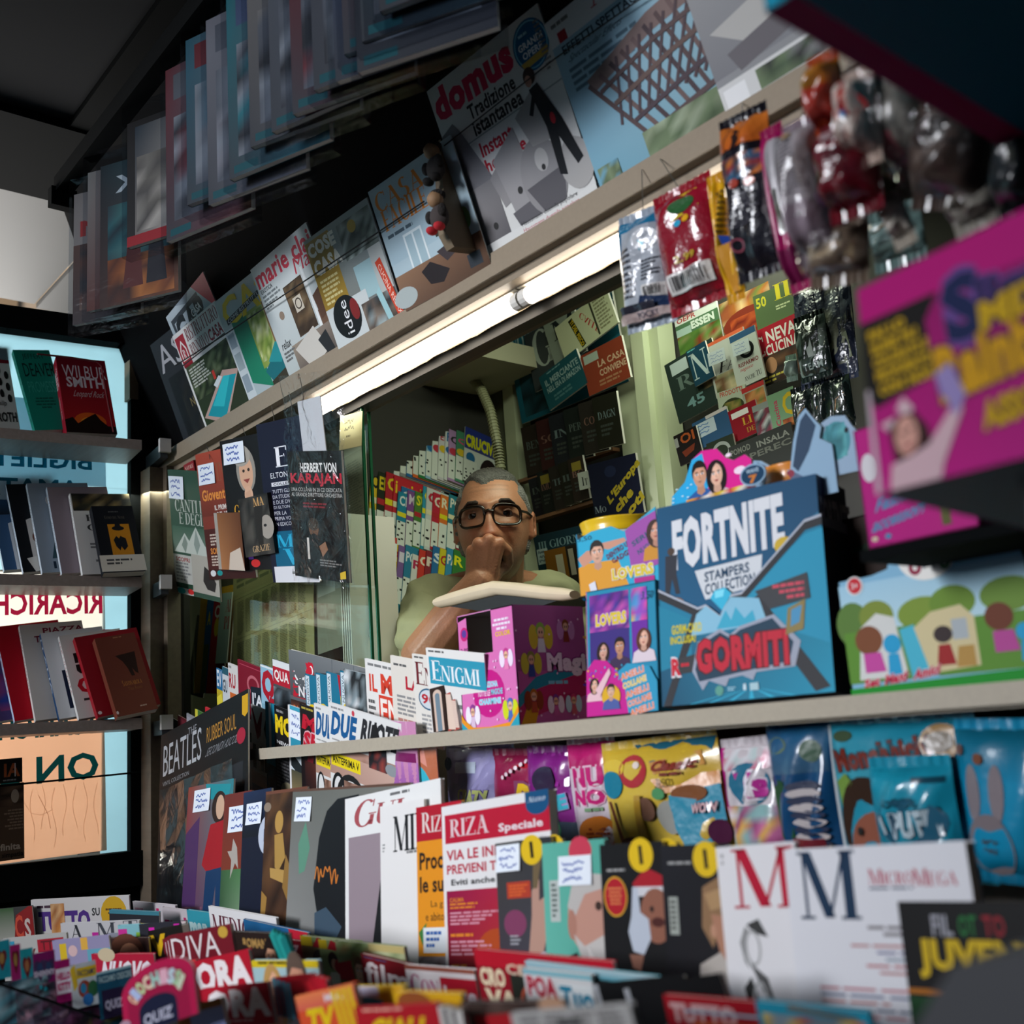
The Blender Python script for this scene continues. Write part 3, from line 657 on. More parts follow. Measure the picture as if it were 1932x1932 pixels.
fas('grey photo magazine with a strip of thumbnails at its foot, right end of the ledge', (1262, -95), (1372, 220), 0.26, '8f9092',
    [('g', 0, 0, 1, .8, 'a2a2a2', '909296', '7c7c80', '8a8c90'), ('n', .3, .2, 1, .7, '8f8f90 a8a8a6 77777a b5b3ae', 8, 6), ('p', [(.05, .55), (.7, .42), (.95, .6), (.3, .78)], 'b4b2ae'), ('p', [(.1, .7), (.6, .6), (.62, .72), (.14, .82)], '6a666a'), ('r', 0, .84, 1, 1, 'd2d2d0'), ('r', .02, .87, .14, .98, 'e8e8e8'), ('n', .2, .86, .56, .97, '4a5a44 6a7a5c 333 8a8a8a', 5, 2), ('n', .6, .86, .98, .97, '5c5c44 333 8a8a7a', 5, 2)], 0.018)
# string that holds the row
bb = MB()
pts = [on((FAS[0] + FAS[1] * 0.024, FAS[1]), p) for p in ((330, 690), (420, 634), (560, 540), (700, 447), (800, 380))]
bb.tube(pts, 0.0012, '222', 6); pts = [on((FAS[0] + FAS[1] * 0.02, FAS[1]), p) for p in ((838, 275), (1045, 112), (1290, -60))]
bb.tube(pts, 0.001, '333', 6)
tag(bb.build('retaining_string', mat('dark_string', '202020', 0.8)), 'dark string stretched across the magazines on the ledge', 'string')

# two little troll-like dolls clipped on the fin
def doll(p, label, body, extra):
    q = on(plane(FIN_Y - 0.014), p); r = empty('clip_doll', Matrix.Translation(q), label, 'doll', 'dolls on the fin')
    def ball(nm, c, rad, m_, sc=(1, 1, 1)):
        bb = MB(); G = []
        for i in range(9):
            t = math.pi * i / 8
            G.append([(c[0] + rad * sc[0] * math.sin(t) * math.cos(f), c[1] + rad * sc[1] * math.sin(t) * math.sin(f), c[2] + rad * sc[2] * math.cos(t)) for f in [2 * math.pi * j / 12 for j in range(13)]])
        bb.grid(G, col='888'); return bb.build(nm, m_, r, smooth=True)
    fur = mat('dark_fur', '1c1714', 0.95, bump=(200, 1, .004)); face = mat('doll_face', '8a6a4a', 0.7)
    ball('body', (0, 0, 0), 0.016, mat('doll_cloth_' + body, body, 0.9), (1, .8, 1.15))
    ball('head', (-0.002, -0.004, 0.027), 0.012, face); ball('hair', (-0.002, 0, 0.034), 0.012, fur, (1.1, 1, .7))
    for sx in (-1, 1): ball('arm', (sx * 0.015, -0.006, 0.004), 0.0065, fur, (1, 1, 1.5)); ball('leg', (sx * 0.009, -0.008, -0.019), 0.007, mat('doll_leg_' + extra, extra, 0.9), (1, 1.3, .9))
doll((822, 318), 'upper dark furry doll clipped to the front edge of the brown fin', '2a2522', '17130f')
doll((829, 410), 'lower doll in red trousers clipped to the front edge of the brown fin', '3a3230', 'b3202a')

# ================================================================== editions hanging from the ledge in front of the glass
HANG = plane(0.93, 0.655, 10)
GH = 'editions hanging in front of the window'
def hang(label, TL, BL, Wd, base, cmds, lay, **k):
    return mag(label, HANG, TL, BL, Wd, base, cmds, name=k.pop('name', 'hanging_edition'), cat='music edition', lay=lay, group=GH, **k)
hang('green hanging edition with a white mountain drawing, leftmost of the row under the ledge', (316, 886), (332, 1117), 0.21, '2f4a3a',
     [('t', 'CANTI POP', .12, .23, .98, .33, 'b4b8ae', 's'), ('t', 'E DEGLI A', .2, .335, .98, .43, 'b4b8ae', 's'), ('g', .02, .45, 1, .66, '3c5a48', '6a7c6e'), ('p', [(.04, .66), (.3, .5), (.4, .56), (.56, .44), (.74, .58), (1, .66)], 'b9bfb6'), ('p', [(.3, .52), (.36, .58), (.3, .66), (.22, .6)], '7d8a80'), ('p', [(.56, .46), (.64, .58), (.56, .66), (.5, .58)], '86928a'),
      ('r', 0, .68, .42, 1, 'b3b3ac'), ('t', 'SCOPRI', .06, .7, .38, .735, '8c2a2a', 'b'), ('l', .05, .74, .4, .9, 6, '777'), ('r', .42, .66, 1, .96, 'a8a398'), ('p', [(.7, .74), (.84, .78), (.94, .86), (.9, .93), (.74, .92), (.66, .86)], '2a2624'), ('r', 0, .91, .42, .95, '23402e'), ('e', .14, .975, .1, .025, '1c8a8a'), ('e', .36, .97, .07, .022, 'c02a2a')], 0.0, note=(0.02, 0.05, 0.36, 0.23))
hang('small red booklet hanging behind, between the green and the rust editions', (346, 878), (352, 912), 0.05, '8a1f26',
     [('t', 'NATALE', .1, .15, .9, .35, 'd8c8b8', 's'), ('e', .5, .7, .3, .25, '241a1a')], -0.012, simple=True, pages=False)
hang('rust red hanging edition with orange script and white capitals', (368, 858), (396, 1094), 0.2, '7d3428',
     [('g', 0, 0, 1, .5, 'a34532', '6a2c22'), ('t', 'inno', .42, .1, .95, .24, '8c5038', 's'), ('t', 'Gioventu Bruc', .05, .29, .97, .38, 'd8893c', 'b'), ('t', 'IL PRIMO ALBUM', .3, .42, .9, .46, 'd8d0c8', 'b'), ('t', 'DEL VINCITORE', .34, .475, .9, .515, 'd8d0c8', 'b'), ('t', 'DI SANREMO 2019', .3, .53, .94, .57, 'd8d0c8', 'b'),
      ('r', 0, .6, 1, 1, '4a1e1a'), ('l', .12, .64, .36, .74, 4, 'c8b8a8'), ('t', 'SOLD', .1, .75, .34, .8, 'd8893c', 'b'), ('l', .1, .81, .36, .9, 4, 'c8b8a8'), ('g', .38, .6, 1, .9, '6a3a24', '8a5a3a', '3a2018', '5c3422'), ('r', 0, .92, 1, 1, '36110f'), ('e', .1, .95, .06, .025, 'd8d8d8'), ('e', .25, .95, .06, .022, '1c8a8a')], 0.006, note=(0.04, 0.09, 0.40, 0.25))
hang('black hanging edition showing a smiling grey-haired singer resting chin on hand', (414, 833), (441, 1076), 0.225, '131012',
     [('e', .42, .25, .17, .17, '8f8a80'), ('e', .42, .27, .12, .135, 'cda184'), ('e', .36, .14, .16, .08, 'a09a90'), ('p', [(.3, .4), (.55, .4), (.95, .6), (.95, .64), (.15, .64)], '17161a'), ('e', .38, .255, .022, .012, '332620'), ('e', .47, .25, .022, .012, '332620'), ('p', [(.36, .32), (.48, .315), (.43, .35)], '8a3f38'), ('e', .43, .44, .075, .07, 'd0a68a'), ('p', [(.37, .42), (.46, .4), (.5, .53), (.4, .54)], 'c89c80'), ('p', [(.36, .47), (.45, .48), (.42, .6), (.3, .6)], 'd8a032'),
      ('t', 'M', .7, .27, .98, .42, 'd8a032', 's'), ('t', 'GRAZIE', .14, .5, .66, .59, 'c89430', 's'), ('t', 'PI', .7, .46, .98, .58, 'd8a032', 's'), ('t', 'Y', .26, .6, .42, .68, 'd8a032', 's'), ('r', 0, .68, .4, .92, '3a2060'), ('l', .06, .7, .36, .8, 5, 'c8702a'), ('l', .06, .81, .36, .9, 4, 'b8a8d0'), ('e', .18, .955, .1, .03, '1c9a9a'), ('e', .42, .95, .08, .03, 'c02a2a')], 0.012, note=(0.06, 0.03, 0.44, 0.19))
def cd_case(TL, BL, Wd, lay, label, cmds, base='2a2622'):
    return hang(label, TL, BL, Wd, base, cmds, lay, th=0.010, spine='b9b9bb', name='compact_disc_case', pages=False)
cd_case((449, 943), (464, 1052), 0.115, 0.028, 'compact disc case with a dark haired face, stuck on the singer edition', [('n', 0, 0, 1, 1, '2a2724 3c3834 1c1a18 4a4640', 6, 6), ('e', .85, .55, .22, .2, '9a9288'), ('e', .8, .52, .05, .025, '221e1c'), ('p', [(.5, .1), (.8, .2), (.7, .5), (.66, .9), (.5, .9)], '26221f'), ('t', 'MA', .5, .04, .86, .18, 'c89a60', 's'), ('t', 'GRAZIE', .28, .83, .86, .94, 'b89870', 's')])
cd_case((403, 968), (413, 1074), 0.11, 0.022, 'compact disc case in brown tones, stuck on the rust red edition', [('g', 0, 0, 1, 1, '8a5a38', '5a3420', 'b0764a', '6a4028'), ('r', 0, 0, .12, 1, 'a09a90'), ('p', [(.5, .7), (.9, .6), (1, 1), (.4, 1)], 'c8b8a8')])
hang('dark navy hanging edition with a large white letter E and blue lettering below', (483, 802), (516, 1099), 0.165, '15152a',
     [('t', 'E', .34, .16, .62, .285, 'e6e6ea', 's'), ('p', [(.52, .205), (.54, .225), (.57, .225), (.545, .24), (.555, .265), (.52, .25), (.49, .265), (.5, .24), (.475, .225), (.51, .225)], '15152a'), ('t', 'ELTON JOHN', .2, .315, .92, .36, 'd8d8dc'), ('r', .2, .375, .92, .40, 'd8d8dc'), ('t', 'COLLECTION', .24, .379, .88, .396, '15152a', 'b')] +
     [('t', s_, .2, .42 + .034 * k, .2 + .062 * len(s_) * .72, .443 + .034 * k, 'c4c4cc') for k, s_ in enumerate(('TUTTI GLI ALBUM', 'DA STUDIO', 'E DUE DVD LIVE', 'DI ELTON JOHN', 'PER LA', 'PRIMA VOLTA', 'IN EDICOLA'))] +
     [('r', .12, .68, 1, .9, '0f5a78'), ('t', 'Mad', .18, .7, .98, .78, '2aa4c8', 's'), ('t', 'W', .3, .79, .95, .89, '2aa4c8', 's'), ('r', .06, .9, 1, 1, 'd4d4d8'), ('l', .45, .93, .9, .96, 1, '777')], 0.02)
hang('plain pale grey backing card, hanging between the navy edition and the clear bag', (561, 758), (575, 880), 0.075, 'c2c4c8', [], 0.024, name='backing_card', pages=False, th=0.0015)
kr = hang('black hanging edition with white and red lettering inside a clear bag, rightmost under the ledge', (541, 852), (557, 1086), 0.175, '16120f',
     [('n', 0, .3, 1, .98, '16120f 201915 120f0e 2a211a 181513', 8, 10), ('t', 'HERBERT VON', .24, .09, .9, .165, 'e4e2de', 'b'), ('t', 'KARAJAN', .04, .17, .98, .275, 'b82838', 'b'), ('t', 'UNA COLLANA IN 20 CD DEDICATA', .04, .285, .97, .315, 'c4c0ba'), ('t', 'AL GRANDE DIRETTORE ORCHESTRA', .04, .325, .97, .355, 'c4c0ba'), ('l', .25, .4, .8, .45, 2, '7a2a30'), ('e', .42, .6, .09, .075, '6a4a34'), ('e', .42, .57, .1, .05, '40352c'), ('p', [(.2, .7), (.42, .64), (.7, .72), (.8, .98), (.2, .98)], '1c1816'), ('p', [(.5, .74), (.62, .7), (.66, .76), (.56, .82)], '8a6248'), ('r', .28, .68, .32, .85, 'cfc8be'), ('l', .5, .84, .9, .9, 3, '7a7672'), ('p', [(.85, .93), (.95, .91), (.95, .97), (.85, .98)], 'd0b030')], 0.034)
# its clear bag
fb = MB(); rg = random.Random(9); fr = frame(on((HANG[0] + HANG[1] * 0.04, HANG[1]), (556, 1090)), *[kr.matrix_world.to_3x3().col[k] for k in range(3)])
Wb, Hb = 0.195, 0.36
P = [[(Wb * i / 14 - .004, Hb * j / 22 - 0.006, 0.006 * math.sin(i * 1.3 + j * .6) * rg.random() + .006 * (1 - (2 * i / 14 - 1) ** 2)) for i in range(15)] for j in range(23)]
fb.grid(P, col='fff'); o = fb.build('clear_bag', FILM, None, fr, True); tag(o, 'clear plastic bag around the black edition with white and red lettering', 'bag')
# wires from the ledge
for k, (a_, c_) in enumerate((((388, 838), (396, 866)), ((455, 800), (470, 850)), ((512, 765), (517, 808)), ((545, 740), (551, 786)), ((566, 712), (584, 842)))):
    wb = MB(); wb.tube([on(plane(0.935), a_), on(plane(0.934), ((a_[0] + c_[0]) / 2 + 2, (a_[1] + c_[1]) / 2)), on((HANG[0] + HANG[1] * 0.012, HANG[1]), c_)], 0.0007, '777', 5)
    tag(wb.build('hanging_wire', mat('thin_wire', '55524c', 0.4, 0.6)), ['thin wire hanging from the ledge above the rust red edition', 'thin wire above the black singer edition', 'thin wire left above the navy edition', 'thin wire right above the navy edition', 'thin dark wire holding the clear bag'][k], 'wire', 'wires hanging from the ledge')

# ================================================================== comics in clear sleeves on the overhead rail
RAILY = 0.66
bb = MB(); A = on(plane(RAILY), (113, 367)); zr = A[2]
bb.box(A[0], RAILY - 0.012, zr - 0.0, 0.3, RAILY + 0.02, zr + 0.035, '888'); bb.box(A[0] - 0.01, RAILY - 0.02, zr - .03, A[0] + .012, RAILY + .03, zr + .01)
struct('trim_16', bb, M_DARK)
GC = 'comics in clear sleeves on the overhead rail'
def comic(px, ang, w, h, base, cmds, label, drop=0.01, sleeve='7d8c96'):
    A = on(plane(RAILY), px); a_ = math.radians(ang)
    u = np.array([math.cos(a_), -math.sin(a_), 0.0]); v = np.array([0, 0, 1.0]); n = np.cross(u, v)
    o_ = np.array([A[0], RAILY, zr - drop - h]); M = frame(o_, u, v, n)
    r = mag(label, None, None, None, None, base, cmds, name='sleeved_comic', cat='comic', th=0.010, group=GC, rootm=(M, w, h), spine='8c979c')
    c = MB(); e = 0.006
    c.box(-e, -0.02, -0.016, w + e, h + 0.03, 0.006); c.build('clear_sleeve', film_material('sleeve_film', (0.80, 0.82, 0.85), -0.022, (18, 0.35, 0.006), 0.12), r)
    return r
c1 = [('t', 'N', .1, .22, .5, .34, 'a02a2a', 'b'), ('g', 0, .4, 1, 1, '5a4038', '3a3030'), ('n', .1, .4, .9, .9, '5a3a30 3a2c2c 6c5a50 2a2a30', 5, 7)]
c2 = [('g', 0, 0, 1, 1, '1c2a30', '2c5a60', '3a2018', '6a3a1c'), ('t', 'X-M', .2, .1, .95, .22, 'b8c4c8', 'b'), ('n', .1, .3, .95, .7, '1f5a60 2a4048 16303a 3a6a6a', 5, 5), ('n', .1, .68, .95, .98, '5a2c18 8a4a20 3a1c14 b06a30', 6, 3), ('p', [(.3, .9), (.38, .5), (.5, .45), (.56, .9)], '5a2420'), ('p', [(.6, .9), (.66, .42), (.78, .42), (.86, .9)], '1a1a22')]
comic((140, 352), -34, .15, .27, '8a8480', c1, 'sleeved comic with a pale cover, first at the far end of the overhead rail', .04)
comic((166, 318), -33, .16, .28, '7a3a2c', [('g', 0, 0, 1, 1, '8a8a86', '7a3a2a', '5a2a22', '6a3428'), ('t', 'X', .5, .2, .8, .3, 'c8c8c8', 'b')], 'sleeved comic with a rusty red cover, second on the overhead rail', .03)
comic((190, 300), -30, .17, .28, '1c2a30', c2, 'sleeved dark comic with teal sky and orange ground on the rail', .05)
comic((240, 238), -26, .18, .235, '22201f', [('g', .1, .05, .8, .92, '2c3a44', '8a8680', '77706a', 'b5ada2'), ('n', .12, .3, .78, .9, '8a857c a8a196 6c675f 585450', 5, 6), ('r', .0, .92, 1, 1, '9c1f26'), ('t', 'NAZIONALE', .5, .93, .97, .98, 'c8c8c8', 'b')], 'sleeved comic with a grey photo and a red band at its foot on the rail', .03)
cols = ['6a3036', '2f6070', '7a7a80', '2a7078', '74706c', '585c62', '6a2a30', '50545c', '44506c', '2c3038', '5c4a50', '3c5258', '57575c']
names = ['red', 'blue grey', 'pale grey', 'turquoise', 'beige grey', 'slate', 'dark red', 'steel grey', 'indigo', 'near black', 'mauve grey', 'petrol', 'ash grey']
ordn = ['fifth', 'sixth', 'seventh', 'eighth', 'ninth', 'tenth', 'eleventh', 'twelfth', 'thirteenth', 'fourteenth', 'fifteenth', 'sixteenth', 'seventeenth']
rg = random.Random(12)
for k in range(13):
    px = 312 + 38 * k - (6 * k if k > 9 else 0)
    comic((px, 367 - (px - 113) * 1.26), -19 - 0.7 * k + rg.uniform(-3, 3), .185, .30 + rg.uniform(-.015, .015), cols[k],
          [('g', 0, 0, 1, 1, cols[k], cols[(k + 3) % 13], '3a3c40', cols[k]), ('n', .1, .3, .9, .9, f'{cols[k]} 555960 2c2e33 7d8288', 4, 6), ('r', .1, .05, .9, .2, cols[(k + 5) % 13]), ('r', .05, .94, .3, .98, '174e54')],
          f'sleeved comic with {names[k]} cover seen edge-on, {ordn[k]} along the overhead rail', rg.uniform(0, .03))
# ================================================================== the window wall: signs, shelves and books
def wpl(d, tilt=0.0, z=0.0):
    t = math.radians(tilt); n = WN * math.cos(t) + np.array([0, 0, math.sin(t)])
    return (W0 + WN * d + np.array([0, 0, z]), n)
SG = wpl(-0.004)
def fx(p): return (p + 25) / 222.0
def mirrored(t, x0, x1, y0, y1, col): return ('q', t, (fx(x0), y0), (fx(x1), y0), (fx(x0), y1), col, 'b')
SGR = 'sign sheets on the window'
def sheet(label, TL, BL, base, cmds, **k): return mag(label, SG, TL, BL, (197, TL[1] + 20), base, cmds, name='window_sign', cat='sign', th=0.0008, simple=True, pages=False, group=SGR, material=BACKLIT, **k)
sheet('upper pale blue sign sheet with mirrored teal letters, behind the top bookshelf', (-25, 745), (-25, 1075), 'cfe2ea',
      [mirrored('BIGLIETTI', 170, -60, .31, .41, '0f6f86'), mirrored('AMATA', 146, -40, .475, .575, '0f6f86')])
sheet('middle white sign sheet with mirrored crimson letters, behind the lower book rows', (-25, 1078), (-25, 1352), 'eeeae6',
      [mirrored('RICARICHE', 189, -36, .02, .0701, 'a81f48'), mirrored('RICARICHE', 192, -40, .145, .312, 'b01f48'), mirrored('TELEFONI', 225, -40, .425, .60, 'b01f48')])
sheet('lower creased pinkish sign sheet with mirrored teal letters, under the bottom bookshelf', (-25, 1356), (-25, 1634), 'e6c9b6',
      [mirrored('RICARICHE', 204, -30, -.02, .16, '0d6278'), mirrored('ON LINE', 184, -120, .29, .485, '0d6278')] +
      [('line', [(.28 + .09 * k + .02 * math.sin(k * 3 + j), .5 + .06 * j + .02 * (k % 2)) for j in range(8 - k % 3)], .006, 'f4e4d8') for k in range(8)] +
      [('line', [(.3, .6), (.36, .68), (.44, .7), (.55, .67)], .005, 'f4e4d8'), ('line', [(.42, .56), (.5, .7), (.52, .8)], .005, 'd0b09c')])

M_SHELF = mat('grey_oak_shelf', '8d817a', 0.45, wood=(9, 0.25)); M_BRK = mat('shelf_bracket', '3d4348', 0.4, 0.4); M_CAP = mat('white_bracket_cap', 'c8c5c0', 0.6)
def wshelf(label, px_cap, depth, seed):
    z = on(wpl(depth), px_cap)[2] - EYE
    r = empty('book_shelf', None, label, 'shelf', 'book shelves on the window wall')
    c = MB(); wbox(c, -1.3, -0.10, z - 0.011, z + 0.011, 0.0, depth - 0.01); c.build('board', M_SHELF, r)
    c = MB(); wbox(c, -0.062, -0.046, z - 0.026, z + 0.004, -0.0, depth - 0.004); c.build('bracket', M_BRK, r)
    c = MB(); wbox(c, -0.066, -0.042, z - 0.016, z + 0.014, depth - 0.004, depth + 0.008); c.build('bracket_cap', M_CAP, r)
    return z
z1 = wshelf('top grey wooden book shelf on brackets across the window', (281, 838), 0.14, 1)
z2 = wshelf('middle dark book shelf on brackets across the window', (281, 1097), 0.14, 2)
z3 = wshelf('bottom dark book shelf on brackets across the window', (308, 1362), 0.14, 3)
GB = ['novels on the top window shelf', 'paperbacks on the middle window shelf', 'paperbacks on the bottom window shelf']
def book(row, label, TL, BL, Wd, base, cmds, lay, th=0.016, spine='eee', sp=(), **k):
    pl = wpl(0.07, 21, [z1, z2, z3][row])
    return mag(label, pl, TL, BL, Wd, base, cmds, name='book', cat='book', th=th, lay=lay, group=GB[row], spine=spine, spine_cmds=list(sp), **k)
def sv(t, col='333', y0=.06, y1=.7): return ('t', t, .25, y0, .75, y1, col, 'v')
dots = [('e', .1 + .24 * i, .28 + .145 * j + .06 * (i % 2), .07, .05, '1a1a1a') for i in range(4) for j in range(3)]
book(0, 'grey novel with black dots and dark red top band on the window shelf', (-42, 655), (-18, 808), (14, 668), 'b0b0ac', [('r', 0, 0, 1, .19, '6a1420')] + dots + [('t', 'Philip', .3, .66, .7, .74, '333', 'i'), ('t', 'ROTH', .3, .8, .95, .92, '222', 'b')], 0.0, spine='6a1420')
book(0, 'turquoise green novel with black capitals on the top window shelf', (24, 660), (66, 812), (97, 676), '12806c', [('t', 'JEFFERY', .2, .05, .8, .13, '0c3a34'), ('t', 'DEAVER', .14, .17, 1.0, .34, '0c2a28'), ('t', 'PROMESSA', .14, .4, 1.0, .54, '2f9a86'), ('l', .2, .6, .8, .75, 4, '0c5a4c', 'c')], 0.02, spine='12806c', sp=[sv('JEFFERY DEAVER', '0c3a34', .04, .9)])
book(0, 'crimson novel with white capitals and a sunset silhouette, rightmost on the top window shelf', (105, 673), (126, 815), (201, 701), '8c1428',
     [('g', 0, 0, 1, 1, '6a1022', '7a1024', 'a81c20', 'a41c20'), ('t', 'WILBUR', .09, .1, .97, .27, 'd8ccd0'), ('t', 'SMITH', .14, .26, .9, .4, 'd8ccd0', 'b'), ('t', 'Leopard Rock', .22, .44, .9, .55, 'c8a8a8', 'i'), ('e', .5, .85, .32, .12, 'd0581c'), ('e', .5, .87, .2, .08, 'e08a2c'), ('p', [(0, .84), (.16, .8), (.25, .88), (.44, .8), (.62, .74), (.7, .82), (.84, .9), (1, .9), (1, 1), (0, 1)], '1a0f0c')], 0.045, th=0.034, spine='8c1428', sp=[('t', 'WILBUR', .55, .1, .8, .38, 'd8ccd0', 'v'), ('t', 'SMITH', .2, .14, .5, .38, 'd8ccd0', 'vb'), ('t', 'Leopard Rock', .35, .5, .65, .78, 'c8a8a8', 'v')])
fb_ = MB()
fb_.tube([on(wpl(.12), (70, 668)), on(wpl(.12), (130, 674)), on(wpl(.12), (182, 682)), on(wpl(.12), (191, 690)), on(wpl(.12), (196, 720)), on(wpl(.12), (214, 815))], 0.002, '7a2226', 6)
tag(fb_.build('wire_book_stop', mat('red_wire', '6a1c22', 0.4)), 'dark red bent wire book stop behind the crimson novel', 'book stop')
mid = [
 ('blue paperback with a figure in white, first on the middle window shelf', (-26, 905), (8, 1076), '3a5a80', [('g', 0, 0, 1, .4, '2a5a8a', '14202c'), ('p', [(.2, .5), (.6, .4), (1, .6), (1, 1), (.2, 1)], 'c8ccd0')], 'd8dce0', 'LA VITA', '333'),
 ('black paperback with a figure in a white shirt on the middle window shelf', (11, 914), (44, 1080), '15181c', [('p', [(.2, .42), (.5, .34), (.8, .42), (.9, .8), (.7, 1), (.2, .95)], 'c8c2bc'), ('e', .45, .62, .2, .1, '7a4a3a'), ('p', [(.1, .85), (.5, .8), (.6, .95), (.2, 1)], 'd8d4cc'), ('e', .5, .26, .15, .1, '5a3a2c')], 'd0dae4', 'LUCIANO LAMBRUSCHI La vita rubata', '2a3a4a'),
 ('paperback with a close-up of a bearded face on the middle window shelf', (50, 912), (80, 1081), '8a97a4', [('e', .62, .35, .3, .2, 'b8988a'), ('e', .5, .2, .25, .1, 'c8c4c0'), ('p', [(.4, .4), (.7, .38), (.9, .6), (.6, .7)], 'b05a5a'), ('p', [(.3, .62), (.9, .6), (1, .82), (.2, .85)], '2f4a52'), ('t', 'IL CA', .2, .88, .9, .96, '1c2c3c', 'b')], 'cfd9e2', 'MARIO CAPANNA IL CAPO', '333'),
 ('mauve paperback with teal and red lettering on the middle window shelf', (88, 919), (117, 1082), '8d8088', [('t', 'Vitt', .3, .3, .9, .4, '1f6a74', 's'), ('t', 'Zuc', .3, .4, .8, .5, '1f6a74', 's'), ('t', 'Il la', .4, .52, .9, .62, 'a02c3c', 's'), ('t', 'del', .5, .63, .9, .72, 'a02c3c', 's'), ('t', 'Alla', .5, .74, .9, .8, 'a04a54', 's'), ('t', 'delle', .5, .81, .95, .87, 'a04a54', 's')], 'c6d0da', 'VITTORIO ZUCCONI', '456'),
 ('white paperback with a crowd photo on top on the middle window shelf', (131, 931), (156, 1084), 'd8d6d2', [('n', .02, .0, 1, .22, '3a3a2c 6a5a3a 222 8a7a5a 1c1c1c', 7, 3), ('t', 'FRAN', .2, .27, .85, .35, '444', 's'), ('t', 'CHRIS', .2, .39, .95, .47, '444', 's'), ('t', 'VIVIT', .35, .5, .9, .58, '444', 's'), ('l', .2, .62, .9, .7, 2, '777'), ('t', 'G', .5, .72, .7, .8, '555', 's'), ('l', .25, .82, .9, .87, 1, '777'), ('l', .4, .95, .9, .98, 1, '333')], 'e2e2e0', 'FRANCESCO CHRISTUS VIVIT', '444')]
for k, (lb, TL, BL, base, cm, spc, st, sc_) in enumerate(mid):
    book(1, lb, TL, BL, 0.125, base, cm, 0.014 * k, th=0.012, spine=spc, sp=[sv(st, sc_)])
book(1, 'black book with orange panel, hat silhouette and white paper band', (172, 955), (196, 1081), (251, 964), '14161c',
     [('r', .3, .28, .82, .75, 'c8841c'), ('e', .54, .345, .15, .035, '14161c'), ('p', [(.46, .34), (.48, .28), (.6, .28), (.62, .34)], '14161c'), ('p', [(.38, .52), (.46, .46), (.52, .5), (.56, .46), (.68, .5), (.7, .62), (.6, .68), (.54, .62), (.5, .68), (.42, .62)], '14161c'), ('l', .3, .08, .7, .11, 1, '555', 'c'), ('t', 'Uomo del Nome', .26, .15, .76, .2, '55524a', 's'), ('p', [(-.03, .745), (1.04, .745), (1.04, .985), (-.03, .985)], 'd6d0c2'), ('l', .12, .8, .94, .9, 2, '444')], 0.085, th=0.02, spine='14161c')
low = [
 ('lavender spined paperback, leftmost on the bottom window shelf', (-40, 1190), (-8, 1362), '4a3a6a', [('n', .1, .5, .9, .9, '5a2a6a 2a3a8a 8a3a6a', 3, 4)], 'c9cfe4', 'BERLINO', '667'),
 ('bright red paperback with a black hand mark on the bottom window shelf', (-10, 1183), (28, 1361), 'b80f24', [('p', [(.5, .42), (.75, .4), (1, .5), (1, .58), (.7, .6), (.5, .64)], '1a0a0c'), ('t', 'CA', .85, .42, 1, .48, 'c8a8a8', 'b'), ('l', .75, .82, 1, .9, 3, 'd8a0a0')], 'c6d2ec', 'ROSSO', 'b02a2a'),
 ('white paperback with wine red capitals on spine and cover on the bottom window shelf', (36, 1180), (67, 1360), 'd2cdc8', [('t', 'PIAZZA', .35, .05, 1.0, .11, '7a1c34', 'b'), ('t', 'TIENANMEN', .2, .13, 1.0, .2, '7a1c34', 'b'), ('p', [(.6, .48), (.8, .46), (.85, .6), (.66, .62)], '555'), ('l', .45, .82, .8, .86, 1, '666')], 'e8e2de', 'PIAZZA TIENANMEN', '7a1c34'),
 ('white paperback with navy spine and a dark square with gold stars', (76, 1195), (112, 1357), 'dfe2e6', [('t', "L'IT", .4, .12, .75, .2, '222', 'b'), ('t', 'IN EU', .3, .23, .9, .31, '222', 'b'), ('r', .2, .46, 1, .9, '131c38'), ('e', .68, .6, .05, .025, 'd0a030'), ('e', .66, .7, .05, .025, 'd0a030'), ('e', .72, .8, .05, .025, 'd0a030')], '14406a', 'ITALIA', 'd8e0e8'),
 ('white paperback with heavy black and red capitals on the bottom window shelf', (111, 1200), (149, 1357), 'd8d4d0', [('l', .2, .18, .8, .22, 1, '333'), ('t', 'PER', .15, .23, .75, .35, '181818', 'b'), ('t', 'UM', .15, .37, .8, .49, '181818', 'b'), ('t', 'OM', .1, .52, .8, .72, 'b81c2c', 'b'), ('l', .15, .77, .8, .82, 1, '333'), ('l', .3, .93, .8, .95, 1, 'b05a5a')], 'dfdcd8', 'PER UMANITA', 'a02c3c')]
for k, (lb, TL, BL, base, cm, spc, st, sc_) in enumerate(low):
    book(2, lb, TL, BL, 0.125, base, cm, 0.014 * k, th=0.012, spine=spc, sp=[sv(st, sc_)])
book(2, 'plain wine red hardback beside the brown one on the bottom window shelf', (140, 1203), (185, 1354), 0.13, '8c1420', [('p', [(.3, .18), (.6, .2), (.55, .34), (.4, .3)], '5a0e18'), ('t', 'M', .7, .62, .95, .68, 'b86a2c', 's'), ('e', .05, .95, .03, .02, 'd8c8c8')], 0.072, spine='9a1a26')
book(2, 'brown hardback with gold serif title, right end of the bottom window shelf', (178, 1205), (222, 1353), (258, 1208), '6a3528', [('l', .3, .02, .8, .045, 1, '9a6a4c', 'c'), ('p', [(.36, .26), (.86, .24), (.84, .34), (.8, .52), (.84, .54), (.74, .5), (.68, .44), (.7, .54), (.62, .54), (.58, .44), (.5, .34)], '2a1814'), ('t', 'Savonarola', .34, .58, .82, .65, 'b8763a', 's'), ('t', 'Tito Rossi', .44, .67, .78, .71, '8a5430'), ('l', .6, .91, .84, .94, 1, 'b89a8c'), ('e', .03, .95, .03, .02, 'd8c8c8')], 0.095, th=0.02, spine='6f382a')
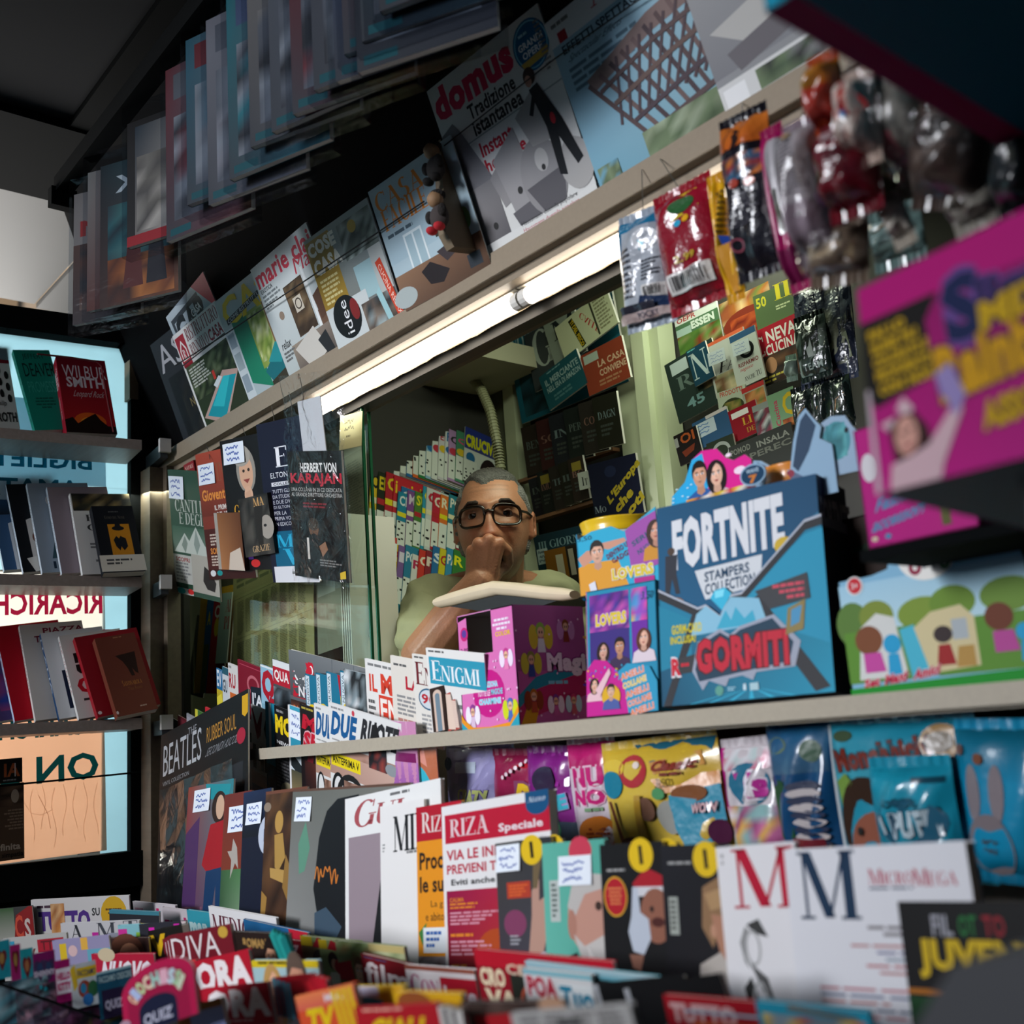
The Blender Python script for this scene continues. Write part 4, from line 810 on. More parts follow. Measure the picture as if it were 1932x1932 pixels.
# bottom left: a black magazine and a brown poster book behind a thin dark rod
LWP = wpl(0.05)
mag('black magazine with orange letters below the bottom bookshelf at the left edge', LWP, (-50, 1437), (-50, 1484), (42, 1440), '14110f', [('t', 'IA', .62, .2, .95, .75, 'a0522a', 'b'), ('r', .84, .2, .86, .75, 'd8d0c8'), ('l', .6, .84, .95, .95, 1, '777')], lay=0.006)
mag('brown poster-like book with a pale round stamp, hanging below the black magazine', LWP, (-50, 1485), (-50, 1632), (45, 1485), '4a382a', [('n', 0, 0, 1, .3, '3a2a20 5a4434 2a1f18', 4, 4), ('e', .82, .17, .08, .09, '9a8a78'), ('l', .6, .34, .98, .62, 7, '7a6452', 'r'), ('t', 'finita', .52, .78, .92, .87, 'a89888', 'b'), ('t', 'simpatia', .55, .9, .98, .98, '1f1712', 'b')], name='book', cat='book')
rb = MB(); rb.tube([on(wpl(.07), (-60, 1489)), on(wpl(.07), (262, 1457))], 0.0022, '111', 6); tag(rb.build('retaining_rod', M_DARK), 'thin dark rod across the lower window in front of the sign', 'rod')
# the small pale block on the corner post
b = MB(); A = on(plane(0.92), (247, 692)); B = on(plane(0.92), (280, 740))
b.box(A[0], 0.90, B[2], A[0] + 0.045, 0.925, A[2] + .02); tag(b.build('bracket_block', mat('pale_wood_block', '7d6a50', 0.6)), 'small pale wooden block on the corner post near the ledge', 'block')
# ================================================================== magazines on the counter
CB = plane(0.985, 0.10, 9); CM = plane(0.950, 0.03, 8); CF = plane(0.922, 0.02, 5)
GK = ['magazines in the back row on the counter', 'magazines in the front row on the counter', 'bags clipped at the counter edge']
def ck(row, label, TL, BL, Wd, base, cmds, lay=0.0, **k):
    return mag(label, [CB, CM, CF][row], TL, BL, Wd, base, cmds, lay=lay, th=k.pop('th', 0.0025), group=GK[row], **k)
ck(0, 'narrow strip of a blue and yellow magazine, leftmost in the back counter row', (408, 1260), (411, 1370), 0.10, '1f6a9a', [('t', 'EV', .02, .02, .22, .3, 'd8dce0', 'b'), ('g', 0, .35, 1, 1, 'c8b02c', '3a5a30'), ('p', [(.0, .5), (.2, .4), (.3, .7), (0, .8)], 'e0d040')], 0.0)
ck(0, 'pale magazine strip with dark letters G U over 20 in the back counter row', (419, 1257), (422, 1370), 0.10, 'c8ced2', [('r', 0, 0, 1, .12, '2a5a6a'), ('t', 'GU', .02, .2, .2, .42, '1f2f3a', 'b'), ('t', '20', .02, .6, .2, .85, '1f3a4a', 'b')], 0.004)
ck(0, 'white magazine strip with red letters R U in the back counter row', (430, 1250), (434, 1370), 0.12, 'd2d0cc', [('l', .02, .03, .2, .1, 1, '888'), ('t', 'RU', .02, .15, .24, .38, 'a81c2c', 'b'), ('r', .04, .45, .3, .6, 'c8642c'), ('n', .04, .65, .4, 1, '8a8a88 aaa 666', 3, 3)], 0.008)
ck(0, 'dark red magazine with a navy panel of white letters in the back counter row', (448, 1243), (452, 1370), (546, 1234), '7a1228', [('r', .04, .05, .96, .06, 'b0485c'), ('ring', .3, .3, .12, .14, .03, 'b8606c'), ('p', [(.25, .33), (.52, .28), (.52, .72), (.25, .75)], '12202c'), ('t', "I'A", .28, .4, .48, .58, 'd8dce0', 'b'), ('l', .28, .64, .46, .68, 1, '3a8a9a')], 0.012)
ck(0, 'pale blue magazine with a large red letter Q in the back counter row', (491, 1253), (495, 1370), 0.12, '8fb8cc', [('r', 0, 0, 1, .03, 'e0e4e6'), ('t', 'Q', .03, .05, .42, .6, 'a81428', 'B'), ('g', 0, .62, 1, 1, '7aa8bc', '9cc0cc')], 0.016)
ck(0, 'magazine with white letters Q U A on red above a grey car photo', (514, 1243), (519, 1370), 0.14, '4a4e52', [('r', 0, 0, .5, .1, 'd8dcdc'), ('g', 0, .1, 1, .2, '5a7a7a', '4a5a60'), ('p', [(0, .1), (.5, .1), (.5, .26), (.44, .36), (0, .36)], 'b01c30'), ('t', 'QUA', .03, .14, .4, .32, 'e8e4e0', 'b'), ('n', 0, .4, .6, 1, '3a4248 6a7a84 22262a 8a9aa2', 5, 5)], 0.020)
ck(0, 'large grey racing magazine with a red square masthead in the back counter row', (544, 1225), (552, 1380), (706, 1199), '5c6064',
   [('g', 0, 0, 1, .55, '6d7174', '787b7c', '44484c', '585b5e'), ('p', [(.3, .2), (.9, .1), (.98, .4), (.4, .5)], '4c5054'), ('r', .03, .1, .3, .56, 'b8162c'), ('r', .04, .115, .29, .545, 'c41a30'), ('t', 'AUTO', .05, .13, .28, .26, 'e8e4e4', 'b'), ('t', 'SPRI', .06, .27, .26, .4, 'e8e4e4', 'b'), ('t', 'NT', .1, .41, .24, .54, 'e8e4e4', 'b'), ('n', 0, .6, 1, 1, '6a3c2c 4a2c24 8a5a3c 2c2422', 7, 4), ('t', 'DUCA', .03, .66, .2, .82, 'c86a2c', 'b')], 0.024, bend=0.004)
for k in range(4):
    ck(0, ['first', 'second', 'third', 'fourth, most visible'][k] + ' teal motoring magazine with yellow letters and a red stripe, from the left', (575 + 20 * k + (6 if k == 3 else 0), 1271 - 2 * k), (581 + 20 * k + (6 if k == 3 else 0), 1395), 0.115, '1f6f8c',
       [('r', .02, .02, .12, .5, 'c8d4da'), ('t', 'NUOVA', .04, .05, .1, .45, '2a4a5a', 'V'), ('p', [(.3, 0), (.5, 0), (.44, .35), (.36, .35)], 'a81c2c'), ('t', 'al', .06, .3, .48, .78, 'e0c020', 'B'), ('n', .55, .05, 1, .9, '8ab4c4 3a7a94 c8d4d8 222a30', 5, 5), ('p', [(.52, .45), (.8, .1), (.95, .2), (.9, .5), (.6, .6)], 'd8dcdc'), ('p', [(.55, .62), (.85, .5), (.92, .6), (.6, .75)], 'e0b820')], 0.030 + 0.004 * k)
ck(0, 'magazine of black and white motorbike photos beside the teal motoring magazines', (648, 1262), (655, 1395), 0.10, '9aa4a8', [('n', 0, 0, 1, 1, '2a2c2e c8ccce 6a7478 8a9aa0 1c1d1f', 9, 9)], 0.048)
ck(0, 'white weekly with blocky red title letters, left of the other white puzzle weeklies', (688, 1242), (696, 1390), 0.12, 'dcdad6', [('l', .06, .04, .95, .1, 1, '777'), ('t', 'IL', .08, .18, .26, .4, 'cc3c28', 'b'), ('t', 'ME', .34, .15, .8, .4, 'cc3c28', 'B'), ('r', .28, .42, .82, .8, 'cc3c28'), ('t', 'ENI', .31, .46, .8, .74, 'e8e0d8', 'b'), ('l', .04, .5, .24, .74, 3, '555')], 0.052)
ck(0, 'cream weekly with small red capitals above fine print on the counter', (736, 1236), (745, 1390), 0.12, 'd8d2c8', [('l', .06, .08, .6, .13, 1, '555'), ('t', 'LA', .3, .22, .6, .38, 'b01c30', 'b'), ('l', .1, .46, .8, .72, 5, '888'), ('l', .1, .74, .8, .95, 3, 'b07a70')], 0.056)
ck(0, 'cream puzzle weekly with maroon letters and a 90 badge on the counter', (777, 1233), (788, 1390), 0.12, 'dad6ce', [('l', .04, .02, .5, .06, 1, '555'), ('t', 'Eni', .05, .09, .48, .36, '6a1c24', 's'), ('e', .28, .52, .2, .13, 'c8ced4'), ('ring', .28, .52, .2, .13, .02, '2a5a7a'), ('t', '90', .14, .46, .42, .58, 'b01c2c', 'b'), ('l', .12, .7, .6, 1, 6, '999')], 0.060)
ck(0, 'white puzzle weekly with a teal title panel on the counter, beside the pink toy box', (803, 1222), (816, 1380), 0.13, 'dedcd8', [('l', .04, .02, .6, .06, 1, '555'), ('r', .04, .1, 1, .42, '2f93ae'), ('t', 'Enigmi', .08, .14, .9, .38, 'e4eaec', 's'), ('l', .2, .62, .9, .8, 2, '777'), ('l', .2, .82, .9, 1, 4, 'aaa')], 0.064)
# front row
z = lambda x: 0.071 - (966 - x) / 10090.0
def fr(label, x, y, wd, base, cmds, lay, yb=1500, **k): return ck(1, label, (x, y), (x + z(x) * (yb - y), yb), wd, base, cmds, lay, **k)
for k, (x, y, c, wd) in enumerate(((322, 1352, '1c1a1c', .08), (335, 1348, '5a1a24', .09), (352, 1345, '8a8c92', .08))):
    fr(['blackish', 'maroon', 'grey'][k] + ' magazine top in deep shade beside the corner post', x, y, wd, c, [('r', .0, .1, .5, .4, ['262428', '6a2430', '9a9ca4'][k]), ('l', .0, .5, .5, .7, 2, '444')], -0.02 + 0.004 * k, 1400)
fr('green and yellow magazine strip with a white letter N in the front counter row', 368, 1337, .1, '3a6a2c', [('r', 0, 0, .12, 1, 'c8c03c'), ('t', 'N', .16, .1, .42, .35, 'd4d8d0', 'b'), ('r', .4, 0, .5, 1, 'd8d4cc')], 0.0)
fr('red magazine with a white S and a yellow IN badge in the front counter row', 387, 1333, .13, 'b8202c', [('t', 'GUIDA AL', .06, .02, .9, .1, '4a7ab0', 'b'), ('t', 'S', .04, .12, .25, .42, 'e0dcd8', 'B'), ('p', [(.3, .18), (.62, .14), (.66, .5), (.28, .54)], 'e0c020'), ('t', 'IN', .34, .25, .6, .46, '181818', 'B'), ('r', .0, .6, 1, 1, '8a2028')], 0.004)
fr('white magazine with black letters M O and a grey bar in the front counter row', 424, 1336, .135, 'd4d4d2', [('l', .06, .06, .5, .12, 1, '888'), ('t', 'MO', .1, .2, .52, .42, '26282c', 'b'), ('p', [(.52, .15), (1, .12), (1, .22), (.56, .26)], '3c4c48'), ('e', .6, .1, .04, .03, 'b02a3a'), ('n', 0, .5, 1, 1, 'c8c8c6 aaa 888 ddd', 4, 5)], 0.008)
fr('white magazine with stacked heavy letters M and HE in the front counter row', 473, 1328, .125, 'd6d3d0', [('p', [(.02, .04), (.1, .04), (.18, .16), (.26, .04), (.34, .04), (.34, .36), (.26, .36), (.26, .2), (.18, .3), (.1, .2), (.1, .36), (.02, .36)], 'dedbd8'), ('p', [(.02, .04), (.34, .04), (.28, .3), (.18, .36)], '8c1c28'), ('p', [(.06, .04), (.18, .2), (.3, .04)], 'd6d3d0'), ('t', 'O', .38, .06, .75, .36, '181818', 'B'), ('t', 'HE', .04, .42, .62, .68, '181818', 'B'), ('r', 0, .72, 1, .86, 'b8a8a4'), ('r', 0, .86, 1, 1, '8a94a0')], 0.012)
fr('plain teal magazine strip in the front counter row behind the yellow-lettered black one', 500, 1323, .1, '1f7f9a', [('r', .12, 0, .2, .5, 'd8dcdc'), ('e', .18, .5, .06, .03, 'c04a4a'), ('p', [(.0, .8), (.14, .74), (.2, .9), (0, .9)], '1a2a30'), ('n', 0, .65, .5, 1, '1c3a44 22262a 2a5a6a', 3, 4)], 0.016)
fr('black magazine with yellow letters M O in the front counter row', 517, 1330, .12, '151517', [('l', .06, .03, .5, .08, 1, '888'), ('t', 'MO', .02, .09, .5, .3, 'e2c41c', 'B'), ('t', 'NEWS', .06, .37, .44, .41, 'c8c8c8', 'b'), ('l', .04, .45, .5, .9, 12, '4a4a4c'), ('e', .35, .9, .2, .1, '8a8268')], 0.020)
fr('white magazine strip carrying a blue handwritten note in the front counter row', 543, 1329, .1, 'c8d2d8', [('r', 0, 0, .06, 1, 'dadada'), ('g', .06, .0, 1, .5, '3a9ab4', '2a8aa4'), ('p', [(.06, .5), (.4, .62), (.5, .8), (.06, .66)], '22282a'), ('g', .06, .7, 1, 1, '4a4a3a', '8a7a54')], 0.024, note=(0.08, 0.04, 0.5, 0.34))
fr('black magazine with big red letters M and SP in the front counter row', 565, 1327, .12, '1a1214', [('l', .05, .02, .5, .06, 1, 'b0a040'), ('t', 'M', .04, .1, .46, .26, 'b8142c', 'Bi'), ('t', 'SP', .06, .28, .5, .46, 'b8142c', 'Bi', 'd8a0a8'), ('p', [(.2, .5), (.36, .5), (.24, .8), (.1, .8)], '6a1420'), ('g', .1, .6, .6, 1, '3a1a18', '5a2a20', '14181c', '2a1a18')], 0.028)
for k in range(2):
    x = 592 + 27 * k
    cm = [('l', .04, .03, .3, .07, 1, '888'), ('e', .36, .045, .02, .03, 'c03a4a'), ('t', 'DUE', .02, .08, .42, .34, '14548a', 'Bi'), ('t', 'RUOTE', .44, .06, .98, .32, '26262a', 'Bi'), ('l', .04, .37, .6, .4, 1, '999'), ('g', 0, .43, 1, .75, 'b08a78', 'c8a89a', 'a88474', 'c0a094'), ('n', 0, .43, 1, .52, 'b48c7c 9a7466 c8a498 a88272', 10, 2), ('r', .02, .52, .44, .66, 'e2cc1c'), ('t', 'ANTEPRIMA V', .04, .55, .42, .63, '1c1a10', 'b'), ('p', [(.62, .1), (.68, .08), (.74, .3), (.8, .5), (.6, .5), (.56, .36)], '1c1a1c'), ('n', .56, .3, .8, .55, '1c1a1c 3a3234 8a3a34 2a2a30', 4, 3), ('e', .86, .5, .08, .06, '8a9094')] + ([('ring', .3, 1.0, .22, .3, .05, '222')] if k else [])
    fr(['partly hidden copy of the white motorbike magazine with blue and black title', 'white motorbike magazine with blue and black title lettering, uppermost copy'][k], x, 1326 - 2 * k, [.13, (755, 1307)][k], 'd8d8d6', cm + [('ring', .12, .92, .1, .2, .03, '1a1a1c'), ('n', .2, .78, .6, 1, 'b08a78 6a4a3c 8a6a5a', 5, 3)], 0.032 + 0.005 * k)
ck(2, 'magenta topped toy bag clipped at the counter edge, left of the pink one', (664, 1366), (668, 1480), (730, 1358), 'a0308a', [('g', 0, 0, 1, .35, 'b03a9a', '8a2878'), ('e', .3, .3, .05, .06, 'd8b060'), ('n', 0, .3, 1, .55, '2a2a30 8a3a7a 5a6a7a', 6, 3), ('g', 0, .55, 1, 1, '8ab4c8', '6a94a8'), ('p', [(.5, .5), (.9, .5), (1, 1), (.5, 1)], 'a8c4cc'), ('t', 'FU', .62, .66, .92, .86, '8a6a4a', 'b', '5a2a5a'), ('line', [(.02, .6), (.2, .98)], .05, 'c06a3a')], 0.0, material=PLAST, bend=-0.005)
ck(2, 'pale pink glossy toy bag clipped at the counter edge', (730, 1358), (738, 1480), (783, 1354), 'c888b0', [('g', 0, 0, 1, .4, 'd8a0c0', 'b070a0'), ('r', .05, .48, .95, .62, '7a1c5a'), ('g', 0, .62, 1, 1, 'b878b8', 'a060a8'), ('ring', .6, .3, .08, .07, .03, 'd8b080')], 0.004, material=PLAST, bend=-0.005)
ck(2, 'toy bag with an orange hand and turquoise wedge below the counter edge', (775, 1408), (782, 1500), (822, 1404), 'b86a4a', [('p', [(0, .2), (.5, .5), (1, 1), (0, 1)], '3ab4c8'), ('p', [(.1, 0), (.5, 0), (.6, .4), (.3, .3)], 'd89080'), ('t', 'UTS', .3, .8, .9, 1, '1f5a6a', 'b')], 0.0, material=PLAST)
# notebooks and the box beside the pink toy box
NB = plane(0.925, 0.02, 0)
mag('dark brown agenda with a white and blue arch, beside the striped notebook', NB, (810, 1300), (818, 1382), (837, 1299), '2c1a14', [('r', .2, .16, .8, 1, 'cdb4a4'), ('e', .5, .18, .3, .12, 'cdb4a4'), ('r', .34, .2, .66, 1, '6c7f8c'), ('e', .5, .2, .16, .06, '6c7f8c')], name='agenda', cat='agenda', th=0.05, pages=False, lay=0.004)
mag('red and cream striped notebook beside the brown agenda', NB, (835, 1312), (846, 1380), (850, 1311), 'b05048', [('line', [(0, .06 * k), (1, .06 * k + .1)], .18, 'd8c0b0') for k in range(0, 16)], name='notebook', cat='notebook', th=0.05, lay=0.002)
mag('second, shorter striped notebook next to the first one', NB, (848, 1323), (857, 1379), (859, 1322), 'a84c44', [('line', [(0, .07 * k), (1, .07 * k + .1)], .2, 'd4bcae') for k in range(0, 13)], name='notebook', cat='notebook', th=0.05, lay=0.002)
b = MB(); A = on(plane(0.93), (840, 1285)); B = on(plane(0.93), (868, 1372)); b.box(A[0], 0.93, B[2], B[0], 0.99, A[2] + .01); tag(b.build('black_tray', mat('black_plastic', '0e0e10', 0.4)), 'black plastic tray standing between the striped notebooks and the pink toy box', 'tray')
# booklets leaning behind the glass and newspapers
GL = plane(1.11, 0.0, -4)
gk = 'booklets leaning behind the glass pane'
for k, (lb, TL, BL, wd, c, cm) in enumerate((
    ('thin grey booklet, outermost of those leaning behind the glass', (372, 1160), (352, 1308), .10, '4a4c44', []),
    ('yellow topped booklet, tallest of those leaning behind the glass', (380, 1116), (365, 1308), (444, 1111), 'd8a020', [('r', 0, .12, 1, 1, 'c8921c'), ('t', 'IV', .2, .14, .5, .3, 'b02a2a', 'b')]),
    ('blue booklet with a yellow letter leaning behind the glass', (392, 1126), (377, 1308), .095, '1a5f96', [('t', 'A', .1, .16, .3, .3, 'd8b828', 'b'), ('r', 0, .5, .3, 1, '4a5a3a')]),
    ('red booklet with a white letter leaning behind the glass', (404, 1132), (388, 1308), .09, 'a82430', [('t', 'C', .12, .06, .4, .2, 'd8d4d0', 'b'), ('e', .3, .3, .14, .1, 'd0b030')]),
    ('pale grey booklet with red capitals behind the glass', (417, 1120), (406, 1252), .06, 'a9bcb8', [('t', 'AI', .55, .1, .98, .28, 'b03040', 's'), ('t', 'PI', .5, .34, .95, .52, 'b03040', 's')]))):
    mag(lb, GL, TL, BL, wd, c, cm, name='booklet', cat='booklet', th=0.003, lay=-0.02 + 0.006 * k, group=gk)
b = MB(); ubox(b, -2.66, 1.10, 0.017, -2.42, 1.24, 0.085); tag(b.build('cardboard_box', mat('brown_cardboard', '8a6c44', 0.8)), 'low brown cardboard box under the booklets behind the glass', 'box')
NP = plane(1.125, 0.0, -3)
col4 = lambda x0, n: [('l', x0 + .11 * k, .3, x0 + .095 + .11 * k, .58, 24, '6f6c4e') for k in range(n)] + [('l', x0 + .11 * k, .64, x0 + .095 + .11 * k, .98, 26, '6f6c4e') for k in range(n)]
mag('yellowed newspaper pages with columns of print taped inside the glass', NP, (440, 1075), (440, 1300), (590, 1075), 'b0a678', [('r', 0, 0, 1, .25, 'a89c70'), ('l', .05, .1, .95, .2, 2, '6f6c4e'), ('r', 0, .27, 1, .275, '7f7a58'), ('r', 0, .605, 1, .61, '8a8460')] + col4(.06, 8), name='newspaper', cat='newspaper', th=0.001, lay=0.0, pages=False, simple=True)
mag('pale grey newspaper sheet hanging inside the glass beside the pane edge', NP, (592, 870), (600, 1235), (690, 850), 'b4b09c', [('r', 0, 0, 1, .08, 'c8c4b0'), ('l', .1, .16, .5, .5, 26, '8a8878'), ('l', .55, .12, .95, .52, 30, '9a9888'), ('r', 0, .6, 1, 1, '908e80'), ('r', .02, .62, .36, .72, 'b8b8b0')], name='newspaper', cat='newspaper', th=0.001, lay=0.006, pages=False, simple=True)
nt_ = plane(1.036)
mag('cream handwritten sheet taped high on the front glass pane', nt_, (642, 786), (640, 850), (684, 762), 'd2cf9c', [('scr', .2, .12, .7, .5, 2, '7a7860', .02), ('l', .3, .6, .7, .7, 1, '8a8868')], name='note_sheet', cat='note', th=0.0006, pages=False, simple=True)
# thick pile of newspapers standing at the pane edge
for k in range(5):
    c = MB(); A = on(plane(1.15), (692 + 2.2 * k, 973)); B = on(plane(1.15), (700 + 2.2 * k, 1222))
    c.box(A[0], 1.085 + .002 * k, 0.017 + EYE, A[0] + 0.0026, 1.20, A[2], 'd6d0c0')
    tag(c.build('folded_newspaper', PAGES), ['first', 'second', 'third', 'fourth', 'fifth'][k] + ' folded newspaper from the left, standing on edge beside the glass pane', 'newspaper', 'folded newspapers standing at the pane edge')
# ================================================================== puzzle magazines in the rack behind the seller
def rack(x): # vertical plane along Y facing +X, top leaning away
    t = math.radians(14); return (np.array([x, 1.4, 0.5 + EYE]), np.array([math.cos(t), 0, math.sin(t)]))
GRK = ['puzzle magazines in the top row behind the seller', 'puzzle magazines in the middle row behind the seller', 'puzzle magazines in the bottom row behind the seller']
rowname = ['top', 'middle', 'bottom']; rg = random.Random(21)
def rk(row, k, n, TL, BL, wd, col, cm, x, dep, lab=None):
    th_ = 0.003
    ords = 'first second third fourth fifth sixth seventh eighth ninth tenth eleventh twelfth thirteenth fourteenth fifteenth sixteenth seventeenth eighteenth'.split()
    mag(lab or f'{ords[k]} puzzle magazine from the left in the {rowname[row]} rack row behind the seller', rack(x), TL, BL, wd, col, cm, name='puzzle_magazine', th=th_, lay=dep, group=GRK[row], simple=True)
def cells(seed, x0, y0, x1, y1, n):
    r_ = random.Random(seed); out = [('r', x0, y0, x1, y1, 'd8dcd4')]
    for _ in range(n):
        x = x0 + (x1 - x0) * r_.random() * .86; y = y0 + (y1 - y0) * r_.random() * .9; out.append(('r', x, y, x + (x1 - x0) * .12, y + (y1 - y0) * .07, '1c1e20'))
    return out
titles = ['VE', 'BI', 'E', 'EN', 'S', 'GO', 'P', 'C', 'CRU', 'C', 'C', 'EN', 'FA', 'C', 'Q', 'RE', 'TU']
pal = ['1f6a3a', 'd0d4cc', 'b01c2c', 'b8b02c', 'd0d8d8', '8a8c8c', '2a6aa0', 'd8642c', '2a7a44', '8ab4cc', 'd4d8d4', 'ccc8cc', 'd4d8d8', 'b08ab8', '4a8a6a', '3a3a78']
tcol = ['e0e4dc', '222', 'e8d020', 'c02a2a', 'b02030', 'e0b020', 'e8e020', 'e8c020', 'd8d020', 'b02a50', 'a02a3a', 'b0303c', '2a6aa0', '333', 'd8407a', 'e8e020']
X = [701, 712, 724, 735, 746, 758, 770, 782, 793, 806, 817, 829, 841, 848, 862]
for k, x in enumerate(X):
    y = 768 + (x - 701) * .13 + [0, 6, 12, 20, 24, 4, 5, 6, 12, 18, 18, 18, 20, 22, 22][k]
    rk(0, k, 15, (x, y), (x - 3, 892 + (x - 701) * .09), .14, pal[k], [('t', titles[k], .03, .08 + .03 * (k % 3), .22, .26, tcol[k], 'b')] + cells(k, .0, .5, .3, .95, 6) + [('e', .1, .42, .09, .07, ['2a6aa0', 'c03a4a', 'd8b830'][k % 3])], -2.075, 0.0035 * k)
rk(0, 15, 16, (878, 804), (874, 905), (936, 809), 'cfd4cf', [('r', 0, 0, 1, .16, '2c3a8a'), ('r', 0, .16, 1, .4, '3a3f7c'), ('t', 'CRUCIVERBA', .03, .12, 1.5, .36, 'd8d41c', 'B'), ('e', .2, .55, .14, .1, '2a6a9a')] + cells(77, 0, .6, .4, 1, 8) + [('e', .8, .75, .3, .3, '241a1c'), ('e', .8, .78, .17, .2, 'd8b09a')], -2.075, 0.055, 'puzzle magazine with yellow title on blue and a dark-haired woman in the rack')
pal2 = ['d8b428', '222a1c', 'b02430', 'c02a34', '2a6aa0', '1f7f9a', '7a4a8a', '4a7a34', '2f8fa8', 'c8ccc8', 'b8283a', 'd8702c', '2a7a8a', '8a2a3a', 'c8b030']
X2 = [700, 714, 729, 744, 758, 752, 770, 784, 799, 806, 818, 832, 848, 866]
for k, x in enumerate(X2):
    y = 884 + (x - 700) * .12 + [0, 3, 2, 8, 26, 36, 32, 32, 20, 22, 30, 32, 30, 30][k]
    rk(1, k, 14, (x, y), (x - 6, 1030 + (x - 701) * .05), .15 if k in (2, 3, 8) else .14, pal2[k], [('t', ['CR', 'EN', 'O', 'i miei', 'CF', 'CR', 'ME', 'SU', 'CI', 'C', 'GI', 'RE', 'PO', 'LA'][k], .03, .06, .5 if k == 3 else .24, .24, ['222', 'd8c020', 'e0c020', 'e8c020', 'e0e4e4', 'd8e0e0', 'd8c8d8', 'd8d020', 'e0d020', 'b02a3a', 'e0d8c8', 'e8e0c0', 'e0e0d0', 'e8d8a0'][k], 'b')] + cells(k + 40, .0, .52, .34, .95, 7) + [('r', 0, .36, .3, .44, ['e0d8b0', 'b02a30', 'e0d020'][k % 3])], -2.065, 0.0035 * k)
pal3 = ['2a7a44', 'd0d4cc', 'b02a34', 'd8b828', '7a5a94', '2a7a9a', 'd4d4d0', 'c8382c', '8a2a34', '2a6aa0', 'd0c028', '3a8ab0', '3a7a3a', 'c8b428']
for k in range(13):
    x = 701 + 13 * k
    y = 1016 + (x - 700) * .06 + [30, 52, 10, 8, 12, 10, 34, 20, 22, 8, 14, 12, 14][k] * .7
    rk(2, k, 13, (x, y), (x - 10, 1150), .14, pal3[k], [('t', ['PA', 'B', 'SE', 'PI', 'I', 'PO', 'R', 'C', 'P', 'S', 'GI', 'PA', 'R'][k], .02, .1, .2, .26, ['d8dcd4', '2a6aa0', 'e8d020', 'b02a2a', 'd8d0e0', 'd8e0e4', 'b02a50', 'e8d8c0', 'e0d0c0', 'd8e0e8', 'b02a2a', 'e8e0d0', 'e8e020'][k], 'b')] + cells(k + 90, 0, .5, .3, .92, 6), -2.055, 0.0035 * k)
mag('small white booklet with a red top band in the rack behind the seller', rack(-1.93), (702, 1000), (700, 1045), (750, 1000), 'd4dcdc', [('r', 0, .0, 1, .25, 'b03c34'), ('t', 'CI PER I', .05, .45, .8, .8, '1f4a80', 'bi')], name='booklet', th=.003, cat='booklet')
mag('teal rack strip below the puzzle magazines behind the seller', rack(-1.91), (702, 1120), (699, 1142), (762, 1121), '1f8098', [('p', [(.1, 1), (.2, .4), (.3, 1)], 'c8d4d4'), ('p', [(.5, 1), (.62, .4), (.74, 1)], 'c8d4d4')], name='rack_strip', cat='strip', th=.003, simple=True)
for k in range(5):
    c = MB(); A = on(plane(1.30), (705, 1176 + 9 * k)); c.box(A[0], 1.28, A[2] - .0035, A[0] + .12, 1.42, A[2] + .0035)
    tag(c.build('stacked_dvd', mat('black_case', '141414', 0.25)), ['topmost', 'second', 'middle', 'fourth', 'lowest'][k] + ' black case of the stack at the left of the seller', 'case', 'black cases stacked left of the seller')
for k in range(3):
    c = MB(); A = on(rack(-1.96), (706 + 17 * k, 1144)); c.box(A[0], A[1] - .02, A[2] - .07, A[0] + .02, A[1] + .035, A[2])
    tag(c.build('grey_booklet_block', mat('grey_olive_block', '5a5c4c', 0.7)), ['left', 'middle', 'right'][k] + ' grey booklet block under the teal strip behind the seller', 'booklet', 'grey booklet blocks under the teal strip')
c = MB(); 
pts = [on(plane(1.60), p) for p in ((868, 702), (890, 712), (908, 735), (925, 775), (937, 830), (944, 880), (946, 960))]
c.tube(pts, 0.0105, 'aaa', 10)
for i in range(len(pts) - 1):
    for j in range(9):
        q = pts[i] + (pts[i + 1] - pts[i]) * (j / 9); d = (pts[i + 1] - pts[i]) * 0.04; c.tube([q, q + d], 0.0125, 'bbb', 10)
tag(c.build('conduit_hose', mat('grey_green_hose', '9a9a78', 0.5)), 'ribbed grey-green hose curving down behind the seller', 'hose')
# back cabinet with cards and books
GM = 'books and cards in the back cabinet'
def bk(label, TL, BL, Wd, base, cmds, lay, tilt=8, **k):
    return mag(label, plane(1.72, 0.6, tilt), TL, BL, Wd, base, cmds, name=k.pop('name', 'paperback'), cat=k.pop('cat', 'book'), th=0.006, lay=lay, group=GM, simple=k.pop('simple', True), **k)
bk('tall teal poster card with large white letters, back of the cabinet', (954, 628), (985, 800), (1150, 528), '1d5f72', [('g', 0, 0, 1, .35, '2a86a0', '1d5666', '1c5a6c', '143a44'), ('t', 'now to', .02, .05, .42, .28, 'b8d0d4', 's'), ('t', 's', .12, .3, .26, .44, '8ab4bc', 's'), ('t', 'me pagare', .72, .02, 1.0, .2, 'b8d0d4', 's'), ('n', .05, .45, .4, .95, '1c3a44 24505c 16282e', 4, 5)], 0.0, name='poster_card', cat='card')
bk('dark grey magazine with a pale serif G in the back cabinet', (988, 634), (1010, 740), (1055, 605), '3c4244', [('t', 'G', .16, .02, .7, .66, 'a9b4ac', 's')], 0.012)
bk('pale magazine with a black serif M in the back cabinet', (1024, 612), (1050, 700), (1085, 590), '8a9488', [('t', 'M', .2, .1, .95, .46, '22282a', 's'), ('r', .3, .5, .55, .8, 'c8ccc0'), ('n', .6, .5, 1, .9, '2a3030 3a4444', 3, 3)], 0.020)
